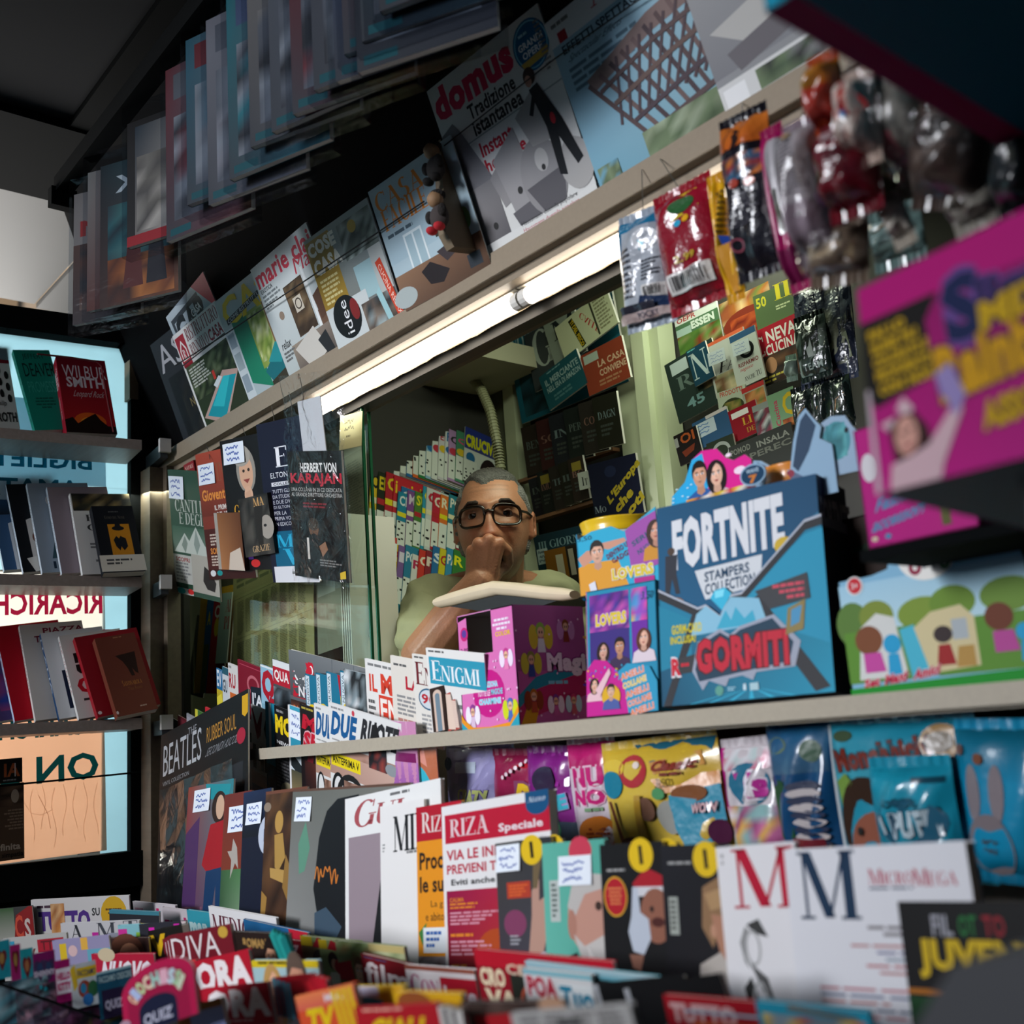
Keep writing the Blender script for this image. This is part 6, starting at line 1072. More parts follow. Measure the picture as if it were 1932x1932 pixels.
# white tub with a yellow lid, jar with an orange lid
def lathe(mb, prof, col, c=(0, 0, 0), n=32, cols=None):
    G = []; 
    for r_, z_ in prof: G.append([(c[0] + r_ * math.cos(2 * math.pi * j / n), c[1] + r_ * math.sin(2 * math.pi * j / n), c[2] + z_) for j in range(n + 1)])
    mb.grid(G, col=col)
def tub(px, Y, rad, h, lid, label, body='d8d4c8'):
    A = on(plane(Y), px); z0 = A[2] - EYE
    r = empty('tub', Matrix.Translation((A[0], A[1], A[2] - h)), label, 'tub')
    c = MB(); lathe(c, [(0, 0), (rad * .93, 0), (rad * .95, h * .75), (0, h * .75)], '888'); c.build('body', mat('tub_body_' + body, body, 0.4), r, smooth=False)
    c = MB(); prof = [(0, h)] + [(rad * (1 - .06 * (1 - math.sin(t))), h - 0.012 * (1 - math.sin(t))) for t in (1.57, 1.0, .5, 0)] + [(rad, h * .76), (rad * .96, h * .75)]
    lathe(c, prof, '888', n=40); c.build('lid', mat('tub_lid_' + lid, lid, 0.3, coat=.4), r, smooth=True)
    return r
tub((1166, 985), 1.05, 0.052, 0.075, 'e0b818', 'white tub with a yellow lid behind the small blue and purple box')
tub((1500, 884), 1.02, 0.040, 0.09, 'd8862c', 'jar with an orange lid behind the dark blue box', '8a5a30')
# cut-out cards standing behind the boxes
def cutout(label, Y, px, pts, base, cmds, scale_w, name='cutout_card', yaw=0, th=0.002):
    """flat printed cut-out card: outline in fractions of its rectangle"""
    (TL, BL, TR) = px
    pl = plane(Y); SEED[0] += 1
    A, B = on(pl, TL), on(pl, BL); n = pl[1]; v = unit(A - B); u = np.cross(v, n); h = float(np.linalg.norm(A - B)); w = float(np.dot(on(pl, TR) - A, u))
    mb = MB(); a = Art(w, h, mb, None, None, 0, SEED[0]); a.p(pts, base); a.draw(cmds)
    m_ = len(pts)
    for i in range(m_):
        p, q = pts[i], pts[(i + 1) % m_]; mb.poly([(p[0] * w, (1 - p[1]) * h, 0), (q[0] * w, (1 - q[1]) * h, 0), (q[0] * w, (1 - q[1]) * h, -th), (p[0] * w, (1 - p[1]) * h, -th)], 'c8c4c0')
    mb.poly([(p[0] * w, (1 - p[1]) * h, -th) for p in pts], 'a8a49c')
    o = mb.build(name, CARD, None, frame(B, u, v, n)); tag(o, label, 'cut-out card'); return o
cutout('pink and blue cut-out card with a smiling couple above the dark blue box', 1.0, ((1255, 872), (1266, 985), (1425, 800)), [(.04, .6), (.2, .42), (.3, .1), (.42, 0), (.58, .04), (.66, .22), (.74, .3), (.86, .26), (.92, .36), (.92, .55), (1, .62), (1, 1), (0, 1)], 'd81f8c',
       [('p', [(.04, .6), (.2, .42), (.3, .1), (.42, .04), (.46, .5), (.4, 1), (0, 1)], '2aa4d8'), ('f', .37, .38, .15, 'c89478', '1c1410', 'm', '2a5a9a'), ('f', .55, .44, .14, 'dcae96', '1a1012', 'f', 'c8b0b8'), ('e', .8, .48, .06, .06, 'f0d8e8'), ('e', .7, .2, .03, .03, 'f0d8e8'), ('n', .2, .72, 1, .98, 'd8c030 d8d8d0 c83a3a 3a3a4a d8a030 e0d8d0', 10, 3)] + stars(12, 9, 'bfe4f0', .05, .45, .3, .95, .015), 1)
cutout('grey-blue cut-out card with wings and a round seal behind the dark blue box', 0.985, ((1418, 845), (1432, 965), (1560, 765)), [(.0, .2), (.1, .24), (.3, .45), (.46, .5), (.54, .1), (.64, -.25), (.74, -.34), (.8, -.2), (.9, .0), (.86, .16), (1, .3), (1, 1), (0, 1)], '8aa8c0',
       [('p', [(.04, .24), (.14, .32), (.3, .5), (.4, .68), (.2, .6)], '44546a'), ('p', [(.5, .46), (.58, .1), (.66, -.18), (.74, -.28), (.84, -.04), (.72, .3), (.56, .56)], '33465c'), ('p', [(.3, .5), (.5, .54), (.62, .66), (.5, .8), (.3, .7)], '5a6a84'), ('e', .46, .56, .05, .06, '8a3a4a')], 1)
cutout('grey-blue cut-out card with a turquoise tufted shape, right of the winged card', 0.99, ((1532, 800), (1542, 905), (1632, 755)), [(.0, .3), (.12, .05), (.36, -.05), (.62, .0), (.72, .2), (.9, .45), (1, .6), (1, 1), (0, 1)], '8fa6bc',
       [('e', .42, .4, .26, .34, '4a8a94'), ('n', .24, .1, .6, .7, '4a8a94 5aa0a4 3a747c', 4, 4), ('p', [(.0, .5), (.2, .3), (.16, .9), (0, 1)], '7a7a84'), ('e', .62, .26, .04, .05, '22262e')], 1)
sl = cutout('round navy seal card reading wave seven beside the couple card', 0.955, ((1394, 882), (1399, 930), (1443, 874)), [(.5 + .5 * math.cos(t), .42 + .42 * math.sin(t)) for t in [2 * math.pi * k / 20 for k in range(20)]], '123a58', [('ring', .5, .42, .5, .42, .05, '8fb0c8'), ('t', 'WAVE', .26, .18, .74, .34, 'a8c0d0', 'b'), ('t', '7', .34, .42, .66, .74, 'c8762a', 'B')], 1)
# cartoon box with a scalloped header
bY = 0.90; bA = on(plane(bY), (1607, 1303)); bT = on(plane(bY), (1585, 1112))
bw = 0.178; bh = float(bT[2] - CZ - EYE) + .045
hdr = [(0, .27), (.2, .265), (.3, .24), (.34, .1), (.42, .02), (.58, 0), (.66, .06), (.7, .2), (.78, .22), (.9, .1), (1, .08), (1, 1), (0, 1)]
display_box('playset box with trees and a white name cloud, right end of the counter', 'toy box', (1607, 1303), bY, 0, bw, 0.12, bh, {
    'front': ('7fb0cc', [('g', .0, .3, 1, .7, '9cc4d8', 'b8d4dc'), ('e', .06, .55, .1, .14, '5a7a3a'), ('e', .2, .52, .1, .1, '7a8a3a'), ('e', .46, .54, .14, .1, '7a923a'), ('e', .62, .5, .12, .1, '6a8a34'), ('e', .9, .5, .14, .1, '6a8a3a'), ('r', 0, .6, 1, .92, '5c8a34'), ('p', [(.32, .62), (.4, .6), (.5, .92), (.36, .92)], '4ab0c8'), ('p', [(.1, .58), (.2, .5), (.3, .54), (.34, .9), (.06, .9)], 'cfd0cc'), ('p', [(.4, .62), (.5, .54), (.66, .52), (.72, .6), (.72, .88), (.46, .9)], 'cdbf94'), ('r', .6, .6, .68, .72, 'a8b0b4'),
              ('e', .14, .66, .08, .09, '7a4a30'), ('p', [(.1, .74), (.2, .74), (.22, .86), (.1, .86)], 'c04a9a'), ('e', .27, .7, .05, .06, '2a9ac8'), ('p', [(.24, .76), (.3, .76), (.31, .9), (.23, .9)], '2a9ac8'), ('p', [(.52, .74), (.58, .74), (.6, .86), (.5, .86)], '9a2a2a'), ('e', .55, .68, .05, .05, '3a3030'), ('p', [(.62, .76), (.7, .76), (.7, .88), (.6, .88)], 'b08a4a'), ('e', .84, .62, .07, .08, '6a3a28'), ('p', [(.8, .7), (.9, .7), (.92, .82), (.8, .82)], 'b04a90'), ('e', .95, .72, .04, .05, '2a9ac8'), ('p', [(.93, .77), (.98, .77), (.98, .88), (.92, .88)], '2a9ac8'),
              ('e', .1, .31, .05, .06, 'd8d8d8'), ('e', .1, .31, .04, .05, 'c02a34'), ('t', '3+', .08, .29, .12, .33, 'd8c8c8', 'b'),
              ('e', .52, .19, .16, .16, 'e4e2dc', 26), ('p', [(.4, .14), (.66, .06), (.67, .26), (.46, .34)], 'e4e2dc')] + [('ring', .42, .17, .04, .05, .025, '8a1c3c'), ('ring', .455, .265, .035, .045, .022, '8a1c3c'), ('p', [(.485, .2), (.505, .19), (.52, .27), (.5, .28)], '1f4a6a'), ('e', .485, .13, .014, .016, '1f4a6a'), ('line', [(.53, .25), (.535, .16), (.56, .145), (.585, .22)], .02, 'c85a2a'), ('ring', .615, .15, .035, .05, .02, '2a6a3a'), ('ring', .615, .26, .03, .042, .018, '2a6a3a')] +
              [('q', 'Set', (.08, .9), (.18, .885), (.08, .955), 'c02a4a', 'Bi', 'e8e0e0'), ('q', 'Maxi', (.2, .885), (.34, .865), (.2, .945), 'c02a4a', 'Bi', 'e8e0e0'), ('q', 'Amici', (.36, .87), (.52, .845), (.36, .93), 'c02a4a', 'Bi', 'e8e0e0'), ('p', [(0, .95), (1, .92), (1, 1), (0, 1)], '1f8a2c')], hdr),
    'left': ('3a2a22', [], [(0, .2), (1, .27), (1, 1), (0, 1)]), 'top': None, 'right': ('3a6a3a', [('n', .1, .2, .9, .9, '3a6a3a 5a8a4a 2a4a3a', 3, 4)]), 'bottom': ('222', []), 'back': ('2a1f1a', [], [(0, .25), (1, .25), (1, 1), (0, 1)])}, z=CZ + .001, group=GT)
display_box('dark brown carton standing behind the playset box', 'carton', (1600, 1200), 1.02, 0, 0.30, 0.14, 0.19, {'front': ('241812', [('p', [(.0, .2), (.5, .02), (1, .0), (1, .14), (.4, .2)], '1a2a1c')]), 'top': ('2f2018', []), 'left': ('1f150f', []), 'right': ('1f150f', []), 'back': ('1f150f', []), 'bottom': ('111', [])}, name='carton', z=CZ)
# magenta box behind the near one
mA = on(plane(0.80), (1640, 1036))
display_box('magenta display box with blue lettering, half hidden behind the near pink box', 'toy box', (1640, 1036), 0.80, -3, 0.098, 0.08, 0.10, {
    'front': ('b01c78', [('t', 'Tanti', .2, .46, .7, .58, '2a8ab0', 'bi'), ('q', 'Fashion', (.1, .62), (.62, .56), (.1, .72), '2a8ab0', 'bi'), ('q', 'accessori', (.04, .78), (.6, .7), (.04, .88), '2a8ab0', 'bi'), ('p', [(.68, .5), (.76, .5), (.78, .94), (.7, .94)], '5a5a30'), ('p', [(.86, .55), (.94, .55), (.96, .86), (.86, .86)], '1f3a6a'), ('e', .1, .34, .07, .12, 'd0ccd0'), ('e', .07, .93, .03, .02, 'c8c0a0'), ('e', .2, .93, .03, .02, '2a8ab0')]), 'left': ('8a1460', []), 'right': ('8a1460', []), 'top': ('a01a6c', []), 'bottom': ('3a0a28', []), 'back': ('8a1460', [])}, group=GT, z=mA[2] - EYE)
b = MB(); bz = mA[2] - EYE; b.box(mA[0] - .006, 0.795, bz - .010 + EYE, 0.58, 0.892, bz - .001 + EYE); tag(b.build('raised_shelf', M_DARK), 'dark raised shelf under the magenta display box at the right', 'shelf')
# near pink box hanging in front on the right, tilted a little
nY = 0.475
nA = on(plane(nY), (1654, 934)); 
def near_box():
    TLp, BLp = on(plane(nY), (1601, 612)), on(plane(nY), (1654, 934))
    h = float(np.linalg.norm(TLp - BLp))
    return h
nh = near_box()
nb = display_box('large pink display box near the camera with yellow capitals on black', 'toy box', (1654, 934), nY, -3, 0.105, 0.16, nh, {
    'front': ('c0107c', [('g', 0, 0, 1, 1, '9a0c66', '8a0c60', 'c41484', 'b0107a'), ('p', [(0, .0), (.42, -.02), (.34, .12), (.36, .44), (.04, .52), (0, .4)], '141210'), ('p', [(.0, .4), (.018, .4), (.03, 1), (0, 1)], 'c8b8c0')] +
              [('q', t_, (.035 + .008 * k, .06 + .083 * k), (.035 + .008 * k + [.2, .25, .29, .29, .28][k], .045 + .083 * k), (.04 + .008 * k, .125 + .083 * k), 'd0a818', 'B') for k, t_ in enumerate(('FAI LO', 'SLIME PIU', 'COLORATO E', 'PROFUMATO', 'CON NOI!'))] +
              [('q', 'S', (.42, -.06), (.62, -.08), (.44, .32), '16234e', 'B', '6a4a90'), ('q', 'lime', (.6, .0), (1.0, -.05), (.6, .28), '2a2250', 'B', '6a4a90'), ('q', 'Rainbow', (.36, .3), (1.1, .2), (.38, .62), 'd09a14', 'B', '2a1a30'), ('q', 'MIX', (.6, .14), (.95, .1), (.6, .3), 'd0a818', 'B', '3a2410'), ('q', 'ASSORTITI', (.56, .66), (1.05, .62), (.56, .82), 'c8a018', 'B', '2a1a10'),
               ('p', [(.15, .56), (.19, .5), (.24, .58), (.2, .64)], 'd8b8c0'), ('p', [(.06, .62), (.14, .6), (.12, .7)], 'd8b8c0'), ('p', [(.1, .66), (.16, .6), (.24, .6), (.3, .7), (.32, .84), (.3, 1), (.22, .96), (.12, .86)], '3a1c1c'), ('e', .19, .72, .06, .11, 'd8a090'), ('p', [(.1, .86), (.2, .84), (.3, .8), (.44, .62), (.48, .66), (.36, .92), (.34, 1), (.08, 1)], 'd8b4bc'), ('e', .17, .7, .01, .012, '2a1a18'), ('e', .215, .69, .01, .012, '2a1a18'), ('p', [(.17, .78), (.22, .77), (.2, .8)], 'a03a4a'), ('e', .42, .5, .05, .09, '8a6ab0'), ('p', [(.36, .44), (.44, .4), (.5, .6), (.44, .7)], '9a8ac0')]),
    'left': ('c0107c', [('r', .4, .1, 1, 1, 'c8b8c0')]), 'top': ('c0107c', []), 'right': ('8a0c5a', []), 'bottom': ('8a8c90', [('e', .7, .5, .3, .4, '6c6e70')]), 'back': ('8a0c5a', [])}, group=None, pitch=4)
# its top flap
c = MB(); c.prism([(0, nh), (0.105, nh), (0.105, nh + .024), (0, nh + .019)], -0.0015, 0.0, 'b80e76'); c.build('top_flap', CARD, nb)
b = MB(); b.box(nA[0] + 0.062, nY + .02, nA[2] - .022, 0.58, nY + .17, nA[2] - .013); tag(b.build('wall_bracket_shelf', mat('grey_stand', '3a3b3d', 0.6)), 'grey bracket shelf carrying the large pink box near the camera', 'shelf')
# teal box overhead, right
tA = on(plane(0.42), (1445, 25))
display_box('teal box with a magenta lower edge, overhead in the upper right corner', 'toy box', (1445, 25), 0.42, 0, 0.60, 0.42, 0.2, {'front': ('1597b6', []), 'left': ('0e6a80', []), 'right': ('0e6a80', []), 'top': ('0e6a80', []), 'bottom': ('0f6f86', [('r', 0, 0, .028, 1, 'a01458')]), 'back': ('0e6a80', [])}, group=None)  # underside in darker teal than the front, its shade put into the colour
b = MB(); b.box(tA[0] + .16, 0.50, tA[2] - .012, 0.58, 0.80, tA[2] - .001); tag(b.build('overhead_shelf', M_DARK), 'dark shelf under the teal box overhead', 'shelf')
# white tilted cash tray in front of the seller
r = empty('cash_tray', None, 'cream plastic cash tray with raised rims, tilted up in front of the seller', 'tray')
TY = 1.10
pts = [on(plane(TY), p) for p in ((829, 1135), (932, 1103), (1010, 1108), (1082, 1126))]
def tray():
    c = MB(); rows = []
    top = [(825, 1129), (829, 1126), (850, 1118), (890, 1106), (930, 1096), (975, 1099), (1030, 1106), (1064, 1109), (1078, 1112), (1084, 1114)]
    bot = [(826, 1145), (832, 1147), (856, 1143), (896, 1133), (940, 1123), (976, 1126), (1030, 1132), (1062, 1134), (1078, 1132), (1085, 1130)]
    P = []
    for a_, c_ in zip(top, bot):
        A, B = on(plane(TY), a_), on(plane(TY), c_); mid = (A + B) / 2; hh = (A - B) / 2
        ring = []
        for j in range(13):
            t = 2 * math.pi * j / 12; ring.append(tuple(mid + hh * math.sin(t) + np.array([0, -.011, 0]) * math.cos(t)))
        P.append(ring)
    c.grid(P, col='888'); c.poly(P[0][:-1], '888'); c.poly(P[-1][:-1], '888')
    c.build('rim', mat('cream_plastic', 'cfc0a4', 0.4, noise=(14, .12)), r, smooth=True)
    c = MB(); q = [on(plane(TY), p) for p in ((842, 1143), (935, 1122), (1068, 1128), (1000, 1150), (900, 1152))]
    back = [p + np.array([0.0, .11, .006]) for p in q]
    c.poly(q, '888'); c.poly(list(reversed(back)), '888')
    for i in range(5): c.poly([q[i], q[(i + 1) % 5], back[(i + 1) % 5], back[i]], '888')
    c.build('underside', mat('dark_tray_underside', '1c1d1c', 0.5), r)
tray()
c = MB(); A = on(plane(1.14), (985, 1140)); c.box(A[0] - .03, 1.13, CZ + EYE, A[0] + .03, 1.17, A[2]); c.build('stand', M_DARK, r)
# ================================================================== toy and snack bags
def bag(label, pl, TL, BL, TR, base, cmds, lay=0.0, depth=0.018, wr=0.004, material=None, name='toy_bag', cat='toy bag', group=None, hang=None, seal=True, film=None, rough=1.0):
    SEED[0] += 1; rg = random.Random(SEED[0])
    pl2 = (pl[0] + pl[1] * lay, pl[1]); A, B = on(pl2, TL), on(pl2, BL); v = unit(A - B); n = pl2[1]; u = np.cross(v, n)
    h = float(np.linalg.norm(A - B)); w = float(np.dot(on(pl2, TR) - A, u)); M = frame(B, u, v, n)
    if DEBUG: print('MAG rot %5.1f BAG %-50s w %.3f h %.3f  X %.2f Y %.2f Z %.2f' % (math.degrees(math.asin(max(-1, min(1, np.dot(v, unit(np.cross(np.array([0, 0, 1.0]), n))))))), label[:50], w, h, B[0], B[1], B[2] - EYE))
    ws = [(rg.uniform(4, 15), rg.uniform(3, 14), rg.uniform(0, 6), rg.uniform(.3, 1)) for _ in range(6)]
    def disp(x, y):
        x_, y_ = min(1, max(0, x)), min(1, max(0, y)); e = (1 - (2 * x_ - 1) ** 4) * (1 - (2 * y_ - 1) ** 6)
        return depth * e + wr * e * sum(a * math.sin(fx_ * x + fy_ * y + ph) for fx_, fy_, ph, a in ws) * .45 + wr * .5 * math.sin(x * 19 + y * 4) * (1 - e)
    mb = MB(); a = Art(w, h, mb, None, disp, 0.0, SEED[0]); a.nn = 26; a.dz = 0.0004
    a.r(0, 0, 1, 1, base); a.draw(cmds)
    b_ = [[(w * i / 16, h * (1 - j / 18), -0.7 * depth * (1 - (2 * i / 16 - 1) ** 4) * (1 - (2 * j / 18 - 1) ** 6)) for i in range(17)] for j in range(19)]
    mb.grid(b_, col=base)
    r = empty(name, M, label, cat, group)
    mb.build('printed_bag', material or FOIL, r, smooth=True)
    if seal:
        for y0, y1 in ((h - .001, h + .009), (-.009, .001)):
            c = MB(); G = [[(w * i / 24, y, .0012 * math.sin(i * 2.2)) for i in range(25)] for y in (y0, y1)]; c.grid(G, col=base); c.build('crimped_seal', material or FOIL, r)
    if film:
        c = MB(); G = [[(w * (1.06 * i / 14 - .03), h * (1.1 * j / 16 - .05), depth * 1.3 * (1 - (2 * i / 14 - 1) ** 4) * (1 - (2 * j / 16 - 1) ** 6) + .006 + wr * rg.uniform(-1, 1) * .6) for i in range(15)] for j in range(17)]
        c.grid(G, col='fff'); c.build('clear_wrap', film, r, smooth=True)
    if hang:
        Q = on(plane(hang[1]) if len(hang) > 1 else plane(0.953), hang[0]); T = A + u * w * .5
        c = MB(); c.tube([tuple(Matrix(M).inverted() @ Vector(T)), tuple(Matrix(M).inverted() @ Vector(Q))], 0.0006, '888', 5); c.build('hanging_wire', mat('thin_wire', '55524c', 0.4, 0.6), r)
    return r
GHB = 'bags hanging on wires at the right'
HB = plane(0.905, 0.55, 6); HB2 = plane(0.80, 0.55, 6); HB3 = plane(0.66, 0.5, 6)
def bars(x0, y0, x1, y1): return [('r', x0, y0, x1, y1, 'cfccc8')] + [('r', x0 + (x1 - x0) * (.08 + .06 * k), y0 + (y1 - y0) * .15, x0 + (x1 - x0) * (.08 + .06 * k + (.035 if k % 3 else .02)), y0 + (y1 - y0) * .85, '1c1a1a') for k in range(14)]
def hb(label, pl, TL, BL, TR, base, cmds, lay=0, **k): return bag(label, pl, TL, BL, TR, base, cmds, lay, group=GHB, **k)
hb('blue and silver hanging bag with a pale foot, leftmost of the bags on wires', HB, (1168, 428), (1184, 618), (1262, 405), '8d97a2',
   [('r', 0, 0, .16, .86, '1c5a80'), ('r', 0, 0, 1, .12, '1f6a90'), ('t', 'ONLY', .1, .03, .4, .09, '8ab8d0', 'i'), ('g', .16, .12, 1, .85, 'a4aab2', '8f959e', '9aa0a8', 'b4b8be'), ('l', .2, .3, .5, .8, 9, '3a3c44'), ('l', .58, .45, .92, .66, 6, '3a3c44'), ('e', .7, .26, .2, .1, 'c8ccd0'), ('p', [(.5, .22), (.7, .3), (.6, .36)], '2aa0b8')] + bars(.6, .7, .95, .82) + [('r', 0, .86, .8, .93, '2a2a34'), ('p', [(.62, .8), (1, .84), (1, .95), (.5, .9)], '14284a'), ('r', 0, .93, 1, 1, 'c8b4b0'), ('t', 'POCKY', .4, .94, .85, .99, '2a3a5a', 'i')], 0.0, hang=((1211, 320),))
hb('red hanging snack bag with a barcode, second of the bags on wires', HB, (1234, 392), (1266, 588), (1345, 352), '8a1020',
   [('g', 0, 0, 1, 1, '8a1226', '90142a', '700c18', '7a1020'), ('p', [(.3, .06), (.8, .04), (.85, .22), (.4, .28)], 'c8b02c'), ('e', .6, .16, .2, .07, '2a5a30'), ('e', .5, .31, .06, .03, '2a9ac0'), ('e', .65, .3, .06, .03, 'd8a020'), ('t', '2.99', .38, .6, .72, .67, 'b89a2c', 'b')] + bars(.2, .74, .9, .92), 0.02, hang=((1246, 300),))
hb('yellow hanging card with a blue dot, folded beside the red snack bag', HB, (1335, 352), (1372, 560), (1368, 340), 'd8a41c', [('e', .6, .55, .3, .05, '2a4aa0'), ('p', [(.3, .6), (.9, .58), (.8, 1), (.5, 1)], 'c88a1c'), ('l', .5, .1, .95, .5, 8, '8a6a2a')], 0.03, depth=.006, wr=.006, material=PLAST)
hb('black and purple toy bag with an orange header, hanging on a wire', HB2, (1358, 250), (1392, 522), (1452, 236), '16141c',
   [('g', 0, 0, 1, .2, 'c8702a', 'b85a20'), ('e', .4, .14, .2, .07, '2a1c1c'), ('p', [(0, .25), (.14, .3), (.16, .6), (0, .55)], '4a2a6a'), ('n', .1, .26, .9, .42, '2a5a7a 3a3a4a c8702a 8a2a2a 22222a', 6, 4), ('e', .4, .44, .1, .03, 'a03a2a'), ('e', .7, .46, .1, .03, 'b04a30'), ('l', .2, .52, .85, .74, 9, '3c3a44'), ('ring', .3, .84, .12, .045, .03, '9a4a5a')], 0.0, hang=((1400, 195),))
hb('magenta edged toy bag hanging behind the white labelled pack', HB2, (1436, 268), (1490, 540), (1480, 258), 'a0145a', [('g', .5, .05, 1, .7, 'a8a4a8', 'c0bcc0'), ('n', .5, .4, 1, .7, '4a4a3a 8a8a84 2a2a2a', 3, 4), ('r', 0, .8, 1, 1, '6a1040')], 0.014, material=PLAST)
hb('pack with a white printed label and purple side, hanging in the middle of the bags', HB3, (1478, 262), (1516, 490), (1552, 240), '8a7a84',
   [('g', .12, .0, .9, .66, 'c4bec0', 'b0a8ac', 'a8a0a4', '9c949a'), ('l', .3, .06, .85, .6, 14, '5a545a'), ('p', [(0, .0), (.12, .0), (.2, .66), (.0, .7)], '6a2a7a'), ('p', [(.1, .66), (.9, .62), (.95, .72), (.1, .76)], '7a2a80'), ('p', [(.15, .76), (.7, .74), (.68, .96), (.2, 1)], 'cac6c8'), ('e', .5, .1, .12, .03, 'b08a3a')], 0.01, depth=.03, hang=((1520, 140), .7))
hb('clear bag with tiny toys under the white labelled pack', HB3, (1530, 440), (1530, 525), (1640, 415), '6a5a4c', [('n', 0, 0, 1, 1, '7a6a54 4a3a30 9a8a74 6a4a2c b09a7a 2a2422', 8, 6), ('p', [(.7, .1), (.95, .1), (.9, .5), (.7, .5)], '8a4a2a')], 0.0, depth=.02, material=PLAST, film=FILM)
hb('dark red pack with a white oval label and a green side, hanging', HB3, (1548, 268), (1566, 405), (1652, 262), '6a1420',
   [('p', [(0, 0), (.3, 0), (.36, 1), (0, 1)], 'b89a6a'), ('e', .16, .6, .16, .2, '1f7a44'), ('e', .15, .25, .1, .18, 'c8a84a'), ('p', [(.3, .02), (.95, .0), (1, .9), (.4, 1)], '741622'), ('e', .6, .16, .22, .09, 'b8a0a4'), ('t', 'Only', .46, .1, .74, .22, '6a1420', 'i'), ('l', .45, .36, .9, .75, 8, '4a0e16')], 0.03, depth=.028)
hb('orange and green bag hanging at the top of the group', HB3, (1524, 138), (1538, 248), (1584, 118), 'b04a1c', [('g', 0, 0, 1, .45, 'c8861c', 'b8701c', '8a7a1c', 'a84a1c'), ('p', [(0, 0), (.14, 0), (.1, .5), (0, .5)], '2a6a34'), ('g', 0, .5, 1, 1, 'a8301c', '8a241c')], 0.02, depth=.02, hang=((1552, 60), .7))
hb('red and white bag with round red spots, hanging at the top of the group', HB3, (1592, 166), (1606, 300), (1650, 150), 'c8b4a8', [('n', 0, 0, 1, 1, 'd8ccc4 b8503a c8c0b8 a82c24 d8d0c8', 6, 7), ('e', .4, .2, .2, .1, 'b01c24'), ('e', .7, .45, .26, .16, 'c02c2c'), ('p', [(.0, .3), (.3, .4), (.5, .8), (.3, .9)], '8a1620'), ('e', .56, .58, .08, .05, '2a7ab0')], 0.04, depth=.026, hang=((1622, 90), .7))
hb('clear bag with a blue edge card and grey toys, hanging right of the spotted bag', HB3, (1640, 140), (1690, 335), (1752, 128), '77736c', [('p', [(0, 0), (.12, .0), (.3, .6), (.2, .66)], '2a5a74'), ('n', .15, .1, 1, .95, '6f6b64 8a867e 4a4844 a09a90 5a5650', 7, 8), ('p', [(.3, .6), (.6, .66), (.4, .95), (.2, .9)], 'b8b0a8'), ('r', .2, .78, .5, .94, 'a85a62')], 0.0, depth=.035, material=PLAST, film=FILM)
hb('large dim bag of brownish toys, rightmost of the hanging group', HB3, (1752, 190), (1722, 372), (1872, 215), '4a3c36', [('n', 0, 0, 1, 1, '4a3c36 3a302c 5a4a42 2c2624 6a5a50', 7, 7), ('l', .3, .3, .9, .6, 6, '2c2422')], 0.01, depth=.03, material=PLAST, film=FILM)
hb('white and orange crumpled paper bag below the hanging group', HB3, (1664, 400), (1684, 455), (1706, 380), 'b8b0a4', [('g', 0, 0, 1, .6, 'b06a3a', 'c8c0b4', 'c8b8a8', 'b8b0a8')], 0.0, depth=.012, wr=.008, material=PLAST)
hb('crumpled clear white bag at the right below the hanging group', HB3, (1786, 385), (1800, 432), (1868, 345), '8f8a80', [('n', 0, 0, 1, 1, '8f8a80 a8a298 77726a', 4, 3)], 0.0, depth=.014, wr=.01, material=PLAST)
hb('bag with fine blue and white print below the hanging group', HB2, (1640, 425), (1650, 500), (1740, 405), '5a706c', [('l', .04, .1, .7, .6, 6, '9ab0ac'), ('p', [(0, .1), (.3, 0), (.5, .2), (.1, .3)], 'b8884a'), ('n', .0, .6, 1, 1, '2a3432 4a5a54 1c2422', 6, 3)], 0.0, depth=.01, material=PLAST)
hb('dark bag at the right edge under the teal overhead box', HB3, (1888, 225), (1880, 400), (1990, 240), '14181a', [('n', 0, 0, 1, 1, '14181a 1c2224 0e1012 3a3a2c', 6, 6)], 0.0, depth=.03)
# foil packs in front of the back right cabinet
GFP = 'foil packs in front of the back right cabinet'
FP = plane(1.50, 0.6, 2)
bag('dark blue foil pack with swirling ink drawings in front of the back right cabinet', FP, (1496, 540), (1512, 728), (1602, 505), '2c3448', [('n', 0, 0, 1, 1, '2c3448 1c2230 4a5468 8a94a0 3a4454 b0b49a', 7, 9), ('r', 0, 0, .4, .1, '9ab0b0'), ('p', [(.5, .1), (.9, .0), (.95, .5), (.6, .7)], '1c1f2c'), ('p', [(.1, .2), (.4, .16), (.5, .6), (.2, .8)], '222a40'), ('p', [(.4, .75), (.9, .6), (.95, .85), (.5, .95)], '8a927a')], 0.0, depth=.008, group=GFP, name='foil_pack')
bag('smaller green-black foil pack stuck on the blue one', FP, (1498, 612), (1512, 715), (1556, 590), '24302c', [('n', 0, 0, 1, 1, '24302c 4a5a54 14201c 8a9a94', 5, 6), ('p', [(.3, .3), (.5, .25), (.6, .7), (.4, .7)], 'a8b0b0'), ('t', 'TEAM', .2, .8, .8, .92, '9aa8a4', 'b')], 0.02, depth=.008, group=GFP, name='foil_pack')
bag('pale note and clear edge at the top of the foil packs', FP, (1494, 512), (1498, 540), (1540, 498), 'a8bcbc', [('scr', .08, .1, .92, .9, 3, '5a74a0', .02)], 0.012, depth=.003, group=GFP, material=PLAST, seal=False, name='foil_pack')
bag('small silver crumpled pack at the left of the foil packs', FP, (1482, 682), (1484, 712), (1503, 676), '9ab0a0', [], 0.01, depth=.012, group=GFP, name='foil_pack')
